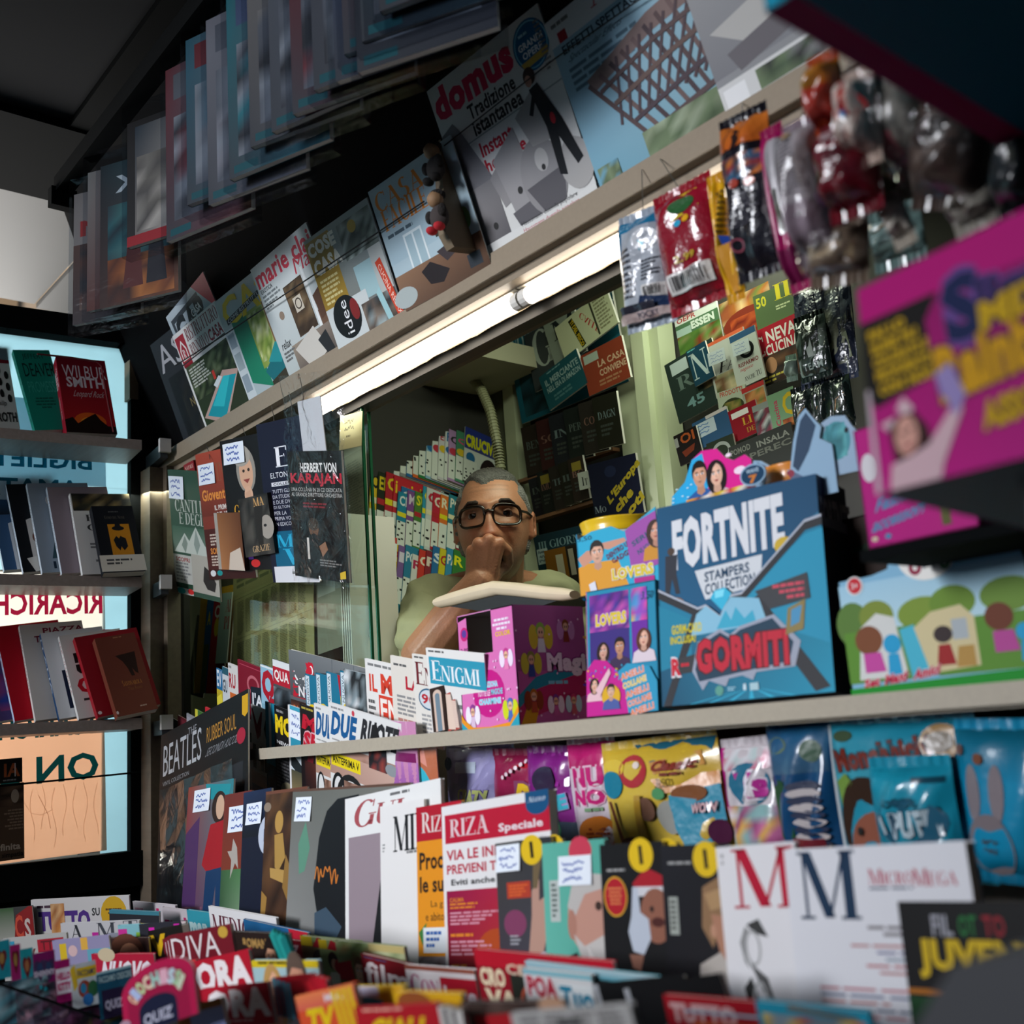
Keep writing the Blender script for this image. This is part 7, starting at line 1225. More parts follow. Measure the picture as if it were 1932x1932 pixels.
for k in range(3):
    bag(['left', 'middle', 'right'][k] + ' dark clear bag below the foil packs in the back right cabinet', FP, (1492 + 36 * k, 745 - 14 * k), (1504 + 36 * k, 830 - 14 * k), (1530 + 36 * k, 732 - 14 * k), '121a18', [('n', 0, 0, 1, 1, '121a18 22302c 0c100e 3a4a34', 5, 6), ('line', [(.2, .9), (.4, .5), (.8, .4)], .05, '6a4a24')], 0.0, depth=.012, group=GFP, name='foil_pack')
# bags under the shelf
UB = plane(0.99, -0.1, 2); GU = 'toy bags under the counter'
def ub(label, TL, BL, TR, base, cmds, lay=0, **k): return bag(label, UB, TL, BL, TR, base, cmds, lay, group=GU, material=PLAST, depth=k.pop('depth', .012), wr=.004, **k)
ub('lilac toy bag with a rainbow title, leftmost under the counter', (842, 1412), (856, 1620), (970, 1404), '8a86b0', [('n', 0, 0, 1, 1, '8a86b0 7a769c a09cc4 6a6a94', 7, 9), ('e', .05, .14, .09, .06, '1f3a5a'), ('r', .22, .12, .5, .22, 'a8b4c4'), ('t', 'CRAZY', .2, .36, .7, .5, 'a8b06a', 'B', '6a5a9a'), ('p', [(.2, .5), (.7, .44), (.72, .5), (.22, .56)], 'c8a84a'), ('t', 'POP', .16, .62, .5, .78, 'b04a9a', 'B', '5a3a80')], 0.0)
ub('red striped toy bag with yellow bubble letters under the counter', (930, 1425), (944, 1620), (1052, 1410), '8a1c44', [('p', [(0, 1), (.0, .6), (.4, .1), (1, -.02), (1, .3), (.5, .5), (.3, 1)], 'a8182c'), ('p', [(.0, 1), (.1, .75), (.4, .5), (.5, .6), (.25, 1)], '6a7a54'), ('e', .3, .8, .3, .3, 'b06aa0'), ('e', .35, .8, .14, .14, '7a1c34')] + [('t', q, x, y, x + .26, y + .26, 'd8b01c', 'B', '7a3a5a') for q, x, y in (('B', .42, .26), ('O', .64, .38), ('B', .55, .56))] + [('e', .3 + .06 * k, .2 - .03 * k, .02, .02, 'd8c8d0') for k in range(8)], 0.008)
ub('purple toy bag with a turquoise title under the counter', (995, 1420), (1010, 1620), (1092, 1412), '7a1f78', [('p', [(.08 + .14 * k, 0), (.14 + .14 * k, 0), (.16 + .14 * k, .3), (.1 + .14 * k, .3)], '8f2c8c') for k in range(6)] + [('e', .45, .26, .22, .14, '2a1c38'), ('q', 'SLIME', (.0, .48), (.8, .36), (.04, .62), '2aa4b8', 'B', 'a08ac0'), ('g', 0, .62, 1, 1, '3a4a5a', '2a3a44'), ('e', .6, .7, .1, .12, '4a9a6a')], 0.016)
ub('white and pink toy bag with heavy pink letters N U N O under the counter', (1070, 1406), (1096, 1610), (1160, 1392), 'c8bcc4', [('g', 0, 0, 1, .22, 'b81f6c', 'a8185c'), ('t', 'NU', .14, .22, .8, .4, 'b81f6c', 'B', 'd8b0c4'), ('t', 'NO', .18, .42, .76, .56, 'b81f6c', 'B', 'd8b0c4'), ('l', .4, .58, .9, .64, 1, '7aa07a'), ('e', .6, .84, .42, .18, 'c8742a', 22), ('l', .34, .76, .86, .92, 4, '8a3a1c', 'c')], 0.024)
ub('big yellow party bag with balloons and a tin toy under the counter', (1136, 1418), (1166, 1632), (1352, 1380), 'c8a834', [('g', 0, 0, 1, 1, 'c8ac3a', 'b8962c', 'd0b850', 'b09030'), ('p', [(.3, -.02), (1, -.02), (.96, .1), (.5, .14)], '14566c'), ('e', .14, .16, .12, .08, 'd0b020'), ('e', .34, .2, .13, .14, 'a01a24', 20), ('e', .38, .15, .03, .03, 'd8c8c0'), ('e', .12, .3, .12, .12, '1f7a94'), ('p', [(.5, .14), (.9, .08), (.92, .2), (.54, .24)], 'b07a2c'), ('t', 'Classic', .5, .13, .9, .22, '7a2414', 'Bi'), ('l', .6, .23, .92, .28, 1, '6a2010'),
   ('p', [(.52, .28), (1, .26), (1, .4), (.6, .4)], 'b87420'), ('t', '3,50', .56, .28, .7, .36, '3a2410', 'i'), ('e', .58, .4, .05, .05, '4a8a5a'), ('e', .46, .52, .07, .1, '6a4a3a'), ('r', .36, .4, .42, .8, 'b08a2c'), ('p', [(.66, .42), (1, .36), (1, .8), (.74, .84), (.62, .62)], '1a7f9a'), ('e', .64, .6, .1, .14, '8a8a84'), ('e', .8, .42, .12, .07, '7a4a2a'), ('t', 'WOW', .8, .5, .98, .58, 'c8a8a8', 'b', '7a1c4a'), ('e', .97, .74, .06, .1, '4a1c3a'), ('p', [(.1, .44), (.14, .44), (.24, .8), (.2, .84)], '6a3a28'), ('e', .32, .86, .1, .09, '8a5a44'), ('e', .31, .8, .1, .06, '3a2218')], 0.034, depth=.018)
ub('white and pink toy bag with a magenta monogram under the counter', (1358, 1412), (1392, 1630), (1460, 1398), 'c0b8bc', [('r', 0, 0, .12, .6, 'b01c7a'), ('n', .1, .02, 1, .2, 'a8b8b8 c8c0c4 b04a6a c8c8cc', 6, 2), ('e', .56, .32, .34, .18, '14607c', 16), ('t', "Ks", .34, .22, .86, .44, 'b0328a', 'B', 'd8d0d8'), ('n', .1, .5, 1, 1, 'b0608a c89a4a 7aa0a0 c8c0c4 8a3a6a', 6, 6)], 0.03)
ub('dark blue toy bag with striped cupcake toys under the counter', (1445, 1372), (1488, 1632), (1565, 1362), '0f3f66', [('g', 0, 0, 1, .35, '124a74', '1a5a80', '3a5a74', '2a4a64'), ('e', .25, .14, .16, .06, '5a6a4a'), ('e', .75, .2, .14, .08, '2a4a34'), ('p', [(0, .36), (.3, .4), (.3, .8), (.1, .8)], '244a2c')] + [('e', .6, .44 + .05 * k, .26, .035, ['2a2f44', 'a8a0a0'][k % 2]) for k in range(9)] + [('p', [(.36, .86), (.85, .84), (.8, 1), (.4, 1)], 'b0903a'), ('r', .3, .8, .8, .86, '6a1c28')], 0.036, depth=.016)
ub('turquoise toy bag with a brown title and a brown-haired doll face', (1565, 1368), (1600, 1632), (1840, 1362), '1d8098', [('g', 0, 0, 1, .4, '1d8098', '17748c', '3a94a4', '1a7088'), ('r', -.01, 0, .015, 1, 'a8b0b4'), ('e', .12, .08, .08, .04, '3a4a34'), ('q', 'Monchhichi', (.03, .18), (.74, .08), (.06, .34), '6a2418', 'B', '16505c'), ('e', .8, .14, .12, .12, '8a6424', 20), ('e', .8, .14, .08, .07, '5a4a30'), ('p', [(.04, .4), (.12, .34), (.18, .4), (.06, .6)], '6a8a3a'), ('e', .26, .72, .22, .36, '33221a', 22), ('e', .34, .84, .22, .24, '8a5240', 22), ('e', .2, .74, .022, .03, '1c1210'), ('e', .4, .86, .03, .035, '1c1210'), ('e', .28, .92, .03, .02, '5a2a22')], 0.044, depth=.014)
ub('small teal toy bag with white lettering in a dark oval under the counter', (1640, 1448), (1668, 1632), (1795, 1440), '158098', [('g', 0, 0, 1, 1, '1a90a8', '148098', '107088', '128098'), ('r', .6, .1, .95, .16, '0f3c4c'), ('e', .52, .55, .42, .24, '0c4a62', 22), ('q', 'i PUFFI', (.16, .46), (.86, .4), (.2, .72), 'a8b8c0', 'B', '0a3a50'), ('q', 'COLLEZIONE', (.3, .9), (.96, .78), (.31, .96), '6a2a3a', 'b'), ('scr', .2, .28, .8, .4, 2, '0f4a5c', .02)], 0.064, depth=.018)
ub('blue toy bag with a grey long-eared rabbit at the right end under the counter', (1800, 1375), (1830, 1640), (1990, 1362), '0e7fa4', [('g', 0, 0, 1, .35, '0d5a70', '0c4a5c', '0e7fa4', '0e789c'), ('e', .2, .44, .08, .2, '7a7074'), ('e', .45, .44, .08, .2, '7a7074'), ('e', .34, .8, .24, .22, '7a7074', 22), ('scr', .26, .74, .44, .86, 2, '4a4448', .01), ('e', .3, .2, .05, .04, '6a3a20'), ('e', .1, .14, .04, .04, '5a2a20')], 0.05, depth=.016)
# ================================================================== rows leaning below the counter
LP = plane(0.86, -0.1, -6); GL_ = 'records and magazines leaning below the counter'
def lw(label, pl, TL, BL, Wd, base, cmds, lay=0, **k): return mag(label, pl, TL, BL, Wd, base, cmds, lay=lay, th=k.pop('th', 0.004), group=k.pop('group', GL_), **k)
RZ = plane(0.815, -0.1, -6); OO = plane(0.775, -0.1, -6)
lp1 = lw('black record pack with slender white lettering and an orange title', LP, (304, 1388), (292, 1800), (468, 1368), '0e0f11',
   [('t', 'THE', .34, .035, .44, .07, '8a8c90', ''), ('t', 'BEATLES', .04, .06, .5, .21, 'a8aaae', ''), ('t', 'RUBBER SOUL', .56, .08, .88, .15, 'a8782c', ''), ('t', 'SECONDI ASCOLTI', .54, .175, .96, .21, '7a7c80', 'i'), ('t', 'VINYL COLLECTION', .04, .235, .36, .255, '8a8c90', ''), ('e', .93, .19, .045, .035, '9c1c34'), ('p', [(.94, .02), (1.0, .02), (1.0, .1), (.97, .115), (.94, .1)], 'c89a18'), ('n', .05, .3, .95, .98, '1a1c20 24262a 121316 2c2a30', 6, 6)], 0.0, name='record_pack', cat='record')
fb = MB(); P = [[(.02 + .30 * i / 8, .29 * (j / 8), .006 + .003 * math.sin(i * 2.1 + j)) for i in range(9)] for j in range(9)]
fb.grid(P, col='fff'); fb.build('clear_pocket', film_material('milky_pocket', (.78, .8, .82), .05, (16, .5, .01), .2), lp1)
lw('record sleeve with a long-haired figure in a red sweater and blue trousers, below the counter', LP, (356, 1486), (338, 1790), (440, 1496), '5a2c50', [('g', 0, 0, 1, 1, '8a3c2c', '2a7a84', '4a2a60', '6a5058'), ('p', [(.4, .0), (.95, .03), (.9, .12), (.45, .1)], '1f8a94'), ('p', [(.0, .3), (.3, .2), (.3, .9), (.0, .95)], '4a2c5a'), ('e', .72, .16, .16, .1, '2c1c18'), ('e', .74, .16, .09, .075, 'c8a48a'), ('p', [(.55, .26), (.85, .24), (1, .5), (.9, .55), (.86, .52), (.5, .54), (.4, .5)], 'a01824'), ('p', [(.5, .54), (.88, .52), (.88, .95), (.76, .95), (.72, .62), (.6, .98), (.46, .98)], '14365c'), ('n', .0, .75, .45, 1, '7a5068 5a3a50 8a6070', 4, 3)], 0.02, note=(.16, .03, .52, .17), name='record_sleeve', cat='record')
lw('record sleeve with a white star and green ground, below the counter', LP, (424, 1500), (410, 1790), (475, 1503), '5a2420', [('g', 0, 0, 1, .5, '6a2c26', '7a3424'), ('g', .0, .5, .8, 1, '3a5a3a', '4a7a4a', '2a4a34', '8a9a84'), ('p', [(.4, .3), (.55, .36), (.62, .5), (.5, .46), (.34, .56), (.36, .44), (.2, .38), (.36, .38)], 'a8a098'), ('p', [(.7, .1), (1, .1), (1, 1), (.8, 1)], '9a4a28')], 0.026, note=(.22, .09, .92, .26), name='record_sleeve', cat='record')
lw('navy record sleeve with a round white sticker, below the counter', LP, (460, 1496), (448, 1790), (512, 1503), '14182c', [('g', 0, 0, 1, .3, '1c2c4c', '182440', '101218', '121420'), ('e', .95, .3, .36, .13, 'b8c0d0', 22), ('r', .78, .26, 1, .34, '3a4a6a')], 0.032, note=(.15, .08, .7, .22), name='record_sleeve', cat='record')
lw('dark brown record sleeve with a sepia seated figure, below the counter', LP, (502, 1494), (488, 1800), (580, 1492), '3a2418', [('n', 0, 0, 1, 1, '3a2418 4a3020 2a1a12 5a3c24', 6, 9), ('r', 0, 0, 1, .02, '6a4030'), ('e', .36, .2, .1, .07, 'b08a48'), ('p', [(.26, .28), (.46, .27), (.54, .42), (.4, .5), (.3, .48)], 'a88444'), ('p', [(.18, .48), (.6, .5), (.56, .58), (.2, .54)], 'b08c4c'), ('p', [(.55, .4), (.7, .5), (.66, .7), (.5, .6)], '8a6834'), ('p', [(0, .62), (.14, .66), (.1, .8), (0, .78)], '9a7438'), ('e', .06, .1, .09, .03, '8a7a6a')], 0.038, name='record_sleeve', cat='record')
lw('grey-black record sleeve with an orange handwritten scrawl, below the counter', LP, (553, 1490), (536, 1800), (775, 1478), '6a6a66', [('g', 0, 0, 1, 1, '5f625c', '70706a', '8a8a88', '4a4c50'), ('r', 0, 0, 1, .015, '5a4034'), ('p', [(.08, .34), (.14, .2), (.19, .36), (.15, .5), (.1, .52)], '5a8a74'), ('p', [(.27, .3), (.33, .14), (.42, .07), (.6, .05), (.6, .95), (.3, .8), (.24, .6)], '15161a'), ('p', [(.26, .74), (.36, .7), (.5, .8), (.44, .9), (.27, .86)], '3a4c5c'), ('scr', .23, .44, .46, .6, 1, 'c8762c', .008)], 0.044, note=(.04, .05, .19, .2), name='record_sleeve', cat='record')
GM_ = 'magazines leaning below the counter'
def lm(label, pl, TL, BL, Wd, base, cmds, lay=0, **k): return lw(label, pl, TL, BL, Wd, base, cmds, lay, group=GM_, **k)
lm('white magazine with a red swash title over a mauve photo of a dark angled shape', RZ, (651, 1508), (652, 1830), (832, 1503), 'dcdcda', [('t', 'Gui', .08, .03, .66, .19, 'a04a50', 'si'), ('l', .5, .02, .95, .05, 1, '666'), ('r', .04, .24, .62, 1, '8f8088'), ('p', [(.62, .34), (.4, .46), (.26, 1), (.62, 1)], '1a1a1c'), ('r', .62, .2, .66, .3, 'b8b0b0')], 0.0, th=.006)
lm('white magazine with tall narrow black letters M I L beside the red swash one', RZ, (717, 1522), (720, 1830), (800, 1520), 'dcdad8', [('t', 'MIL', .3, .08, 1.02, .3, '1c1c1e', 's'), ('t', 'g', .85, .5, .95, .58, '1c1c1e', 'i'), ('l', .6, .3, .98, .33, 1, '777'), ('l', .05, .24, .12, .3, 3, '999')], 0.008, th=.005)
lm('orange magazine with a red head, white R I Z and black headlines', RZ, (785, 1524), (790, 1830), (870, 1520), 'd88a1c', [('r', 0, 0, 1, .22, 'a81428'), ('t', 'Riz', .12, .04, .56, .17, 'd8c8c4', 's'), ('t', 'Proc', .06, .29, .58, .4, '2a1c14', 'b'), ('t', 'le su', .06, .44, .58, .54, '2a1c14', 'b'), ('t', 'La g', .3, .59, .56, .64, '2a1c14', ''), ('t', 'e abito', .18, .66, .58, .71, '2a1c14', ''), ('p', [(.02, .78), (.2, .72), (.1, .86)], '3a7a3a'), ('r', .12, .75, .6, .9, 'd8dce0'), ('l', .18, .77, .56, .88, 3, '2a5aa0'), ('n', 0, .92, .6, 1, '8a8084 a89ca0 6a5a5c', 4, 2)], 0.016, th=.005)
lm('white and red health magazine with a blue badge and the word Speciale', RZ, (833, 1523), (842, 1850), (1036, 1521), 'dad8d8', [('r', .03, .055, 1.0, .225, 'b01230'), ('t', 'RIZA', .08, .085, .46, .19, 'd8c0c4', 's'), ('t', 'Speciale', .55, .15, .94, .21, 'd8d0d4', 'b'), ('e', .9, .07, .1, .06, '0f4a74', 20), ('r', .8, .0, 1, .06, '0f4a74'), ('t', 'Nuovo', .82, .03, .98, .06, 'c8d4dc', 'si'), ('t', 'VIA LE INFIAMM', .04, .265, .82, .325, 'b02038', 'b'), ('t', 'PREVIENI TUMORI', .04, .35, .82, .405, 'b02038', 'b'), ('t', 'Eviti anche sterocl', .08, .435, .8, .47, '2a2a2c', 'b'),
   ('g', .03, .5, .62, 1, '8a1040', 'a8203c', '8a1424', 'a83020'), ('e', .5, .86, .2, .14, 'a8441c'), ('t', 'CALMA', .06, .54, .2, .565, 'd07a24', 'b'), ('l', .06, .57, .4, .61, 2, 'd07a24'), ('l', .06, .62, .54, .7, 4, 'c88a9a'), ('l', .06, .74, .42, .77, 1, 'd07a24'), ('l', .06, .78, .5, .87, 4, 'c88a9a'), ('l', .06, .91, .36, .93, 1, 'd07a24'), ('l', .06, .94, .48, 1, 3, 'c88a9a')], 0.026, th=.012)
def om(label, TL, BL, Wd, base, cmds, lay, **k): return lm(label, OO, TL, BL, Wd, base, cmds, lay, th=.005, **k)
def oc(cx, cy=.08, col='d8b41c'): return [('e', cx, cy, .19, .11, col, 24), ('p', [(cx - .035, cy - .06), (cx + .02, cy - .06), (cx + .035, cy + .06), (cx - .02, cy + .06)], '1a1612')]
om('magazine with a yellow oval and a raised open hand on the cover', (934, 1592), (946, 1850), (1040, 1590), '2c2a30', [('g', 0, 0, 1, 1, '3a3c38', '2a2a2e', '3c3440', '4a4a52'), ('r', .18, .3, .6, .42, 'a83a28'), ('l', .22, .32, .56, .41, 4, 'd0602c'), ('e', .3, .6, .2, .1, '7a3a5a'), ('l', .2, .68, .4, .76, 3, '9a9aa0'), ('p', [(.52, .8), (.6, .55), (.62, .38), (.7, .3), (.76, .3), (.74, .45), (.84, .42), (.82, .56), (.92, .46), (.96, .5), (.82, .72), (.74, .84), (.6, .86)], 'b08a7a'), ('p', [(.4, .86), (.78, .8), (1, .86), (1, 1), (.36, 1)], 'a8b0ba'), ('p', [(.7, 0), (.84, .1), (.72, .36), (.64, .36)], '6a5a40')] + oc(.66), 0.0, note=(.03, .02, .46, .22))
om('second copy with a yellow oval, a sliver behind the hand magazine', (960, 1593), (972, 1850), (1062, 1592), '2c2a30', oc(.84) + [('n', .6, .3, 1, 1, '3a2a34 2a2a30 4a4a52', 3, 5)], -0.007)
om('teal magazine with a red oval and a white-bearded man in profile', (1022, 1592), (1034, 1870), (1140, 1590), '5aaa98', [('g', 0, 0, 1, 1, '5aaa98', '50a090', '62b0a0', '4c9888'), ('e', .62, .07, .18, .1, 'c03a50', 22), ('r', .1, .26, .26, .54, 'b0b8b4'), ('l', .13, .28, .23, .52, 7, '4a5a54'), ('e', .72, .5, .34, .26, 'b88a7a', 24), ('p', [(.38, .44), (.46, .3), (.7, .22), (1, .24), (1, .32), (.66, .36), (.5, .5)], 'b4b0ac'), ('e', .44, .56, .07, .1, 'a87868'), ('e', .86, .44, .05, .03, '3a2a24'), ('p', [(.46, .62), (.62, .7), (.95, .62), (1, .7), (1, 1), (.7, .98)], 'bab6b2'), ('p', [(.66, .7), (.8, .8), (.9, 1), (.76, 1)], 'd0ccc8'), ('p', [(.04, .98), (.3, .78), (.5, .74), (.56, 1)], '17181c'), ('e', .2, 1.0, .16, .06, 'a03a24')], 0.010, note=(.28, .1, .8, .3))
om('black magazine with a yellow oval and a white-gloved pointing hand', (1131, 1594), (1146, 1890), (1250, 1593), '121214', [('e', .22, .34, .19, .13, 'a81c28', 22), ('ring', .22, .34, .19, .13, .02, 'c89a2c'), ('l', .1, .28, .34, .4, 5, 'd07a4a', 'c'), ('l', .1, .16, .5, .19, 1, '9a9a98'), ('p', [(.5, .26), (.72, .16), (1, .22), (1, .3), (.56, .3)], 'a01c28'), ('p', [(.52, .28), (1, .28), (1, .34), (.56, .34)], 'c8c8cc'), ('e', .84, .46, .24, .17, '8a5a48', 22), ('e', .86, .5, .1, .03, '4a2420'), ('e', .78, .42, .03, .02, '221a18'), ('p', [(.5, .28), (.58, .28), (.6, .44), (.72, .48), (.74, .6), (.62, .7), (.46, .68), (.4, .56), (.46, .46)], 'b4bcc8'), ('p', [(.4, .7), (.62, .7), (.56, .8), (.44, .78)], '8a6050'), ('t', 'DON & RE', .3, .93, .9, .98, 'b8b8ba', 'b')] + oc(.66, .08), 0.020)
om('second copy with a yellow oval, a sliver behind the gloved hand magazine', (1158, 1595), (1172, 1890), (1276, 1594), '161618', oc(.86) + [('p', [(.7, .2), (1, .2), (1, .34), (.7, .34)], 'a8a8b0'), ('n', .7, .34, 1, .9, '161618 3a2a28 1c1c20', 3, 4)], 0.013)
om('black magazine with a yellow oval and a blonde woman seen from the side', (1246, 1596), (1264, 1905), (1372, 1598), '141418', [('g', 0, 0, 1, 1, '1c1c22', '141418', '101014', '1c1a1e'), ('l', .1, .1, .6, .13, 1, '9a9a98'), ('r', .08, .32, .22, .55, '9aa098'), ('l', .1, .34, .2, .53, 6, '4a4a48'), ('p', [(.56, .5), (.6, .26), (.84, .2), (1, .24), (1, .5), (.8, .52), (.7, .62)], '8a6a4c'), ('p', [(.62, .3), (.9, .26), (1, .36), (.7, .4)], 'a8865f'), ('p', [(.7, .42), (1, .44), (1, .75), (.84, .72), (.76, .58)], 'a87860'), ('e', .72, .52, .04, .04, 'b88a70'), ('p', [(.5, .72), (.8, .64), (1, .78), (1, 1), (.44, 1)], 'b0a8a0'), ('e', .24, .92, .2, .13, 'a81c24', 20), ('ring', .24, .92, .2, .13, .02, 'c08a2a'), ('l', .12, .86, .36, .98, 5, 'c86a3a', 'c')] + oc(.68, .09), 0.030)
MMc = [('l', .03, .02, .1, .1, 2, '777')]
om('white book-like magazine with a large red serif M, left of the blue one', (1350, 1599), (1382, 1932), (1500, 1604), 'dcdadc', [('t', 'M', .18, .02, .98, .36, 'b01030', 's'), ('l', .06, .04, .1, .12, 2, '777', 'l'), ('p', [(.2, .55), (.28, .46), (.32, .48), (.26, .62), (.3, .7), (.24, .66)], '8a8a8a'), ('p', [(.3, .45), (.46, .42), (.56, .52), (.4, .5)], '3a3a3a'), ('ring', .36, .58, .1, .1, .03, 'a8a8a8'), ('p', [(.2, .8), (.3, .74), (.36, .84), (.28, .98)], '333'), ('p', [(.3, .66), (.5, .74), (.56, .86), (.44, .82)], '555'), ('ring', .4, .86, .1, .1, .03, 'b0b0b0')], 0.042, cat='magazine')
lm('white book-like magazine with a large navy serif M and red small title', OO, (1478, 1603), (1512, 1940), (1824, 1612), 'dadadf', [('t', 'M', .07, .02, .42, .40, '12304c', 's'), ('t', 'Micro', .48, .13, .72, .215, 'b03a50', 's'), ('t', 'Mega', .715, .135, .94, .225, 'b03a50', 's'), ('l', .48, .225, .9, .25, 1, '6a7080'), ('l', .26, .43, .9, .5, 2, '7a7478', 'r')] + [('l', .12 + .05 * (k % 3), .53 + .035 * k, .92, .555 + .035 * k, 1, ['b07070', '6a6a90', '7a8a9a', 'b05a60'][k % 4], 'r') for k in range(5)] + [('l', .14, .76 + .035 * k, .92, .785 + .035 * k, 1, ['b05a6a', '5a6488', 'b06a6a', '4a5a7a'][k % 4], 'l') for k in range(7)], 0.056, th=.012)
JV = plane(0.70, -0.15, -6)
lm('black football magazine with yellow capitals and tricolour letters, lower right', JV, (1693, 1701), (1724, 1950), (1985, 1718), '0f0f10', [('t', 'FIL', .22, .1, .36, .26, '9a9aa2', 'b'), ('t', 'OT', .4, .1, .52, .26, '1f6a34', 'b'), ('t', 'TO', .56, .1, .7, .26, '8a1c28', 'b'), ('t', 'JUVENTUS', .1, .28, 1.2, .58, 'c8a81c', 'B'), ('r', .0, .66, 1, .7, 'a8661c'), ('r', .0, .72, .25, 1, '14401f'), ('r', .25, .72, .6, 1, 'a8acae'), ('r', .6, .72, 1, 1, '7a1c24'), ('l', .3, .76, .56, .8, 1, '5a5a5c')], 0.0)
# blurred grey tray corner nearest to the camera
c = MB(); A = on(plane(0.40), (1690, 1932)); B = on(plane(0.40), (1932, 1752))
c.prism([(A[0] - .02, A[2] - .06), (B[0], B[2] - .004), (B[0] + .03, B[2] + .004), (B[0] + .2, B[2] + .004), (B[0] + .2, A[2] - .2), (A[0] - .02, A[2] - .2)], -0.05, 0.0, '4a4b4e')
o = c.build('bag_stand', mat('grey_plastic', '46474b', 0.6, noise=(6, .1)), None, Matrix(((1, 0, 0, 0), (0, 0, 1, 0.40), (0, 1, 0, 0), (0, 0, 0, 1)))); tag(o, 'grey slanted stand corner, out of focus at the lower right', 'stand')

# ================================================================== the sloping magazine table
b = MB()
P = [(-2.40, .84, -.335), (0.5, .84, -.335), (0.5, .30, -.52), (-2.40, .30, -.52)]
P = [(x, y, z_ + EYE) for x, y, z_ in P]; Q = [(x, y, 0.0) for x, y, z_ in P]
b.poly(P, '888'); b.poly(list(reversed(Q)), '888')
for i in range(4): b.poly([P[i], P[(i + 1) % 4], Q[(i + 1) % 4], Q[i]], '888')
tag(b.build('magazine_table', mat('dark_table', '242220', 0.7)), 'dark sloping magazine table covered with magazines along the counter', 'table')
GTB = 'magazines on the sloping table'
def tb(label, Y, TL, BL, Wd, base, cmds, tilt=6, Z=-0.3, yaw=0, X=0, **k):
    return mag(label, plane(Y, Z, 6, yaw, X), TL, BL, Wd, base, cmds, th=k.pop('th', 0.004), group=GTB, fit=True, **k)
tb('dark magazine with a big red curved initial at the far left of the table', 0.62, (-10, 1716), (-8, 1790), (60, 1708), '3a3a38', [('g', 0, 0, .5, 1, '3a5a34', 'b0aca4'), ('p', [(.45, .9), (.55, .2), (.9, .0), (1, 0), (1, .9)], '8a1c1c'), ('t', 'C', .5, .2, .72, .8, 'c84a34', 'b'), ('t', 'S', .76, .3, .92, .8, 'c8b8b0', 'b')], yaw=35, X=-2.12)
tb('white gardening magazine with violet capitals and a yellow sun badge, back of the table', 0.72, (58, 1698), (66, 1790), (243, 1690), 'c8c4c2', [('l', .06, .12, .46, .22, 1, '4a3440'), ('t', 'TUTTO', .07, .25, .6, .66, '4a2a7a', 'B'), ('t', 'SU', .62, .22, .7, .38, '333', 'b'), ('e', .84, .36, .13, .36, 'c89c1c', 18), ('l', .76, .24, .92, .46, 3, '5a3c14', 'c'), ('n', .0, .7, 1, 1, '8a7a5a b8a88a 6a5a44 c8b8a0', 7, 2), ('n', .2, .1, .34, .7, 'b8783a c89a6a a8683a', 3, 4)], yaw=35, X=-2.0)
tb('white magazine with a pale pink heading and a pink stroke, back of the table', .79, (250, 1700), (258, 1790), (330, 1706), 'c0b8bc', [('l', .05, .12, .3, .3, 2, 'b07a8a'), ('r', .56, .1, .62, .6, 'b8205a'), ('p', [(.5, .6), (.6, .5), (.62, .8), (.52, .8)], '2a2428')])
tb('magazine with the pink letters m a d, back of the table', .785, (306, 1711), (312, 1800), (400, 1720), 'b8aeb2', [('t', 'mad', .03, .16, .48, .5, 'a8285a', 'B'), ('r', .0, .6, 1, 1, '8a8488')])
tb('teal magazine with pale letters m a r, back of the table', .78, (352, 1716), (358, 1805), (440, 1724), '2f8c9c', [('t', 'mar', .03, .24, .42, .6, 'a8c4c4', 'B'), ('r', 0, .7, 1, 1, '6a6a6a')])
tb('white medical magazine with tall maroon serif capitals, back of the table', .775, (393, 1709), (399, 1805), (520, 1727), 'd4d2d2', [('t', 'MEDICIN', .04, .14, .8, .62, '5a2030', 's'), ('r', .68, .62, .94, .78, '2a2a2c'), ('l', .05, .72, .6, .84, 1, '8a8a8a')])
tb('blue framed magazine with a red banner and red corner, back of the table', .765, (459, 1734), (468, 1820), (580, 1760), '1f5a88', [('r', .03, .28, .72, .9, 'b01c30'), ('l', .1, .36, .6, .5, 1, 'd8d0d0'), ('t', 'INTIMITA', .06, .34, .66, .72, 'd0c8c8', 'b'), ('p', [(.72, .0), (1, .0), (1, 1), (.8, 1)], 'b01c30'), ('r', .5, .55, .7, .9, 'c0c4c8')])
tb('white magazine with spaced black letters A M T on the table', 0.62, (114, 1742), (128, 1850), (262, 1738), 'b8b6b8', [('t', 'A', .12, .04, .28, .28, '22242a', 's'), ('t', 'M', .46, .02, .7, .26, '3a3c44', 's'), ('t', 'T', .8, .0, .98, .2, '3a3c44', 's'), ('r', .4, .18, .48, .6, 'b01c8a'), ('p', [(.6, .2), (.9, .2), (.95, .5), (.66, .6)], '8a8c98'), ('g', 0, .6, 1, 1, '7a94a0', '5a8a9a')], yaw=33, X=-1.78)
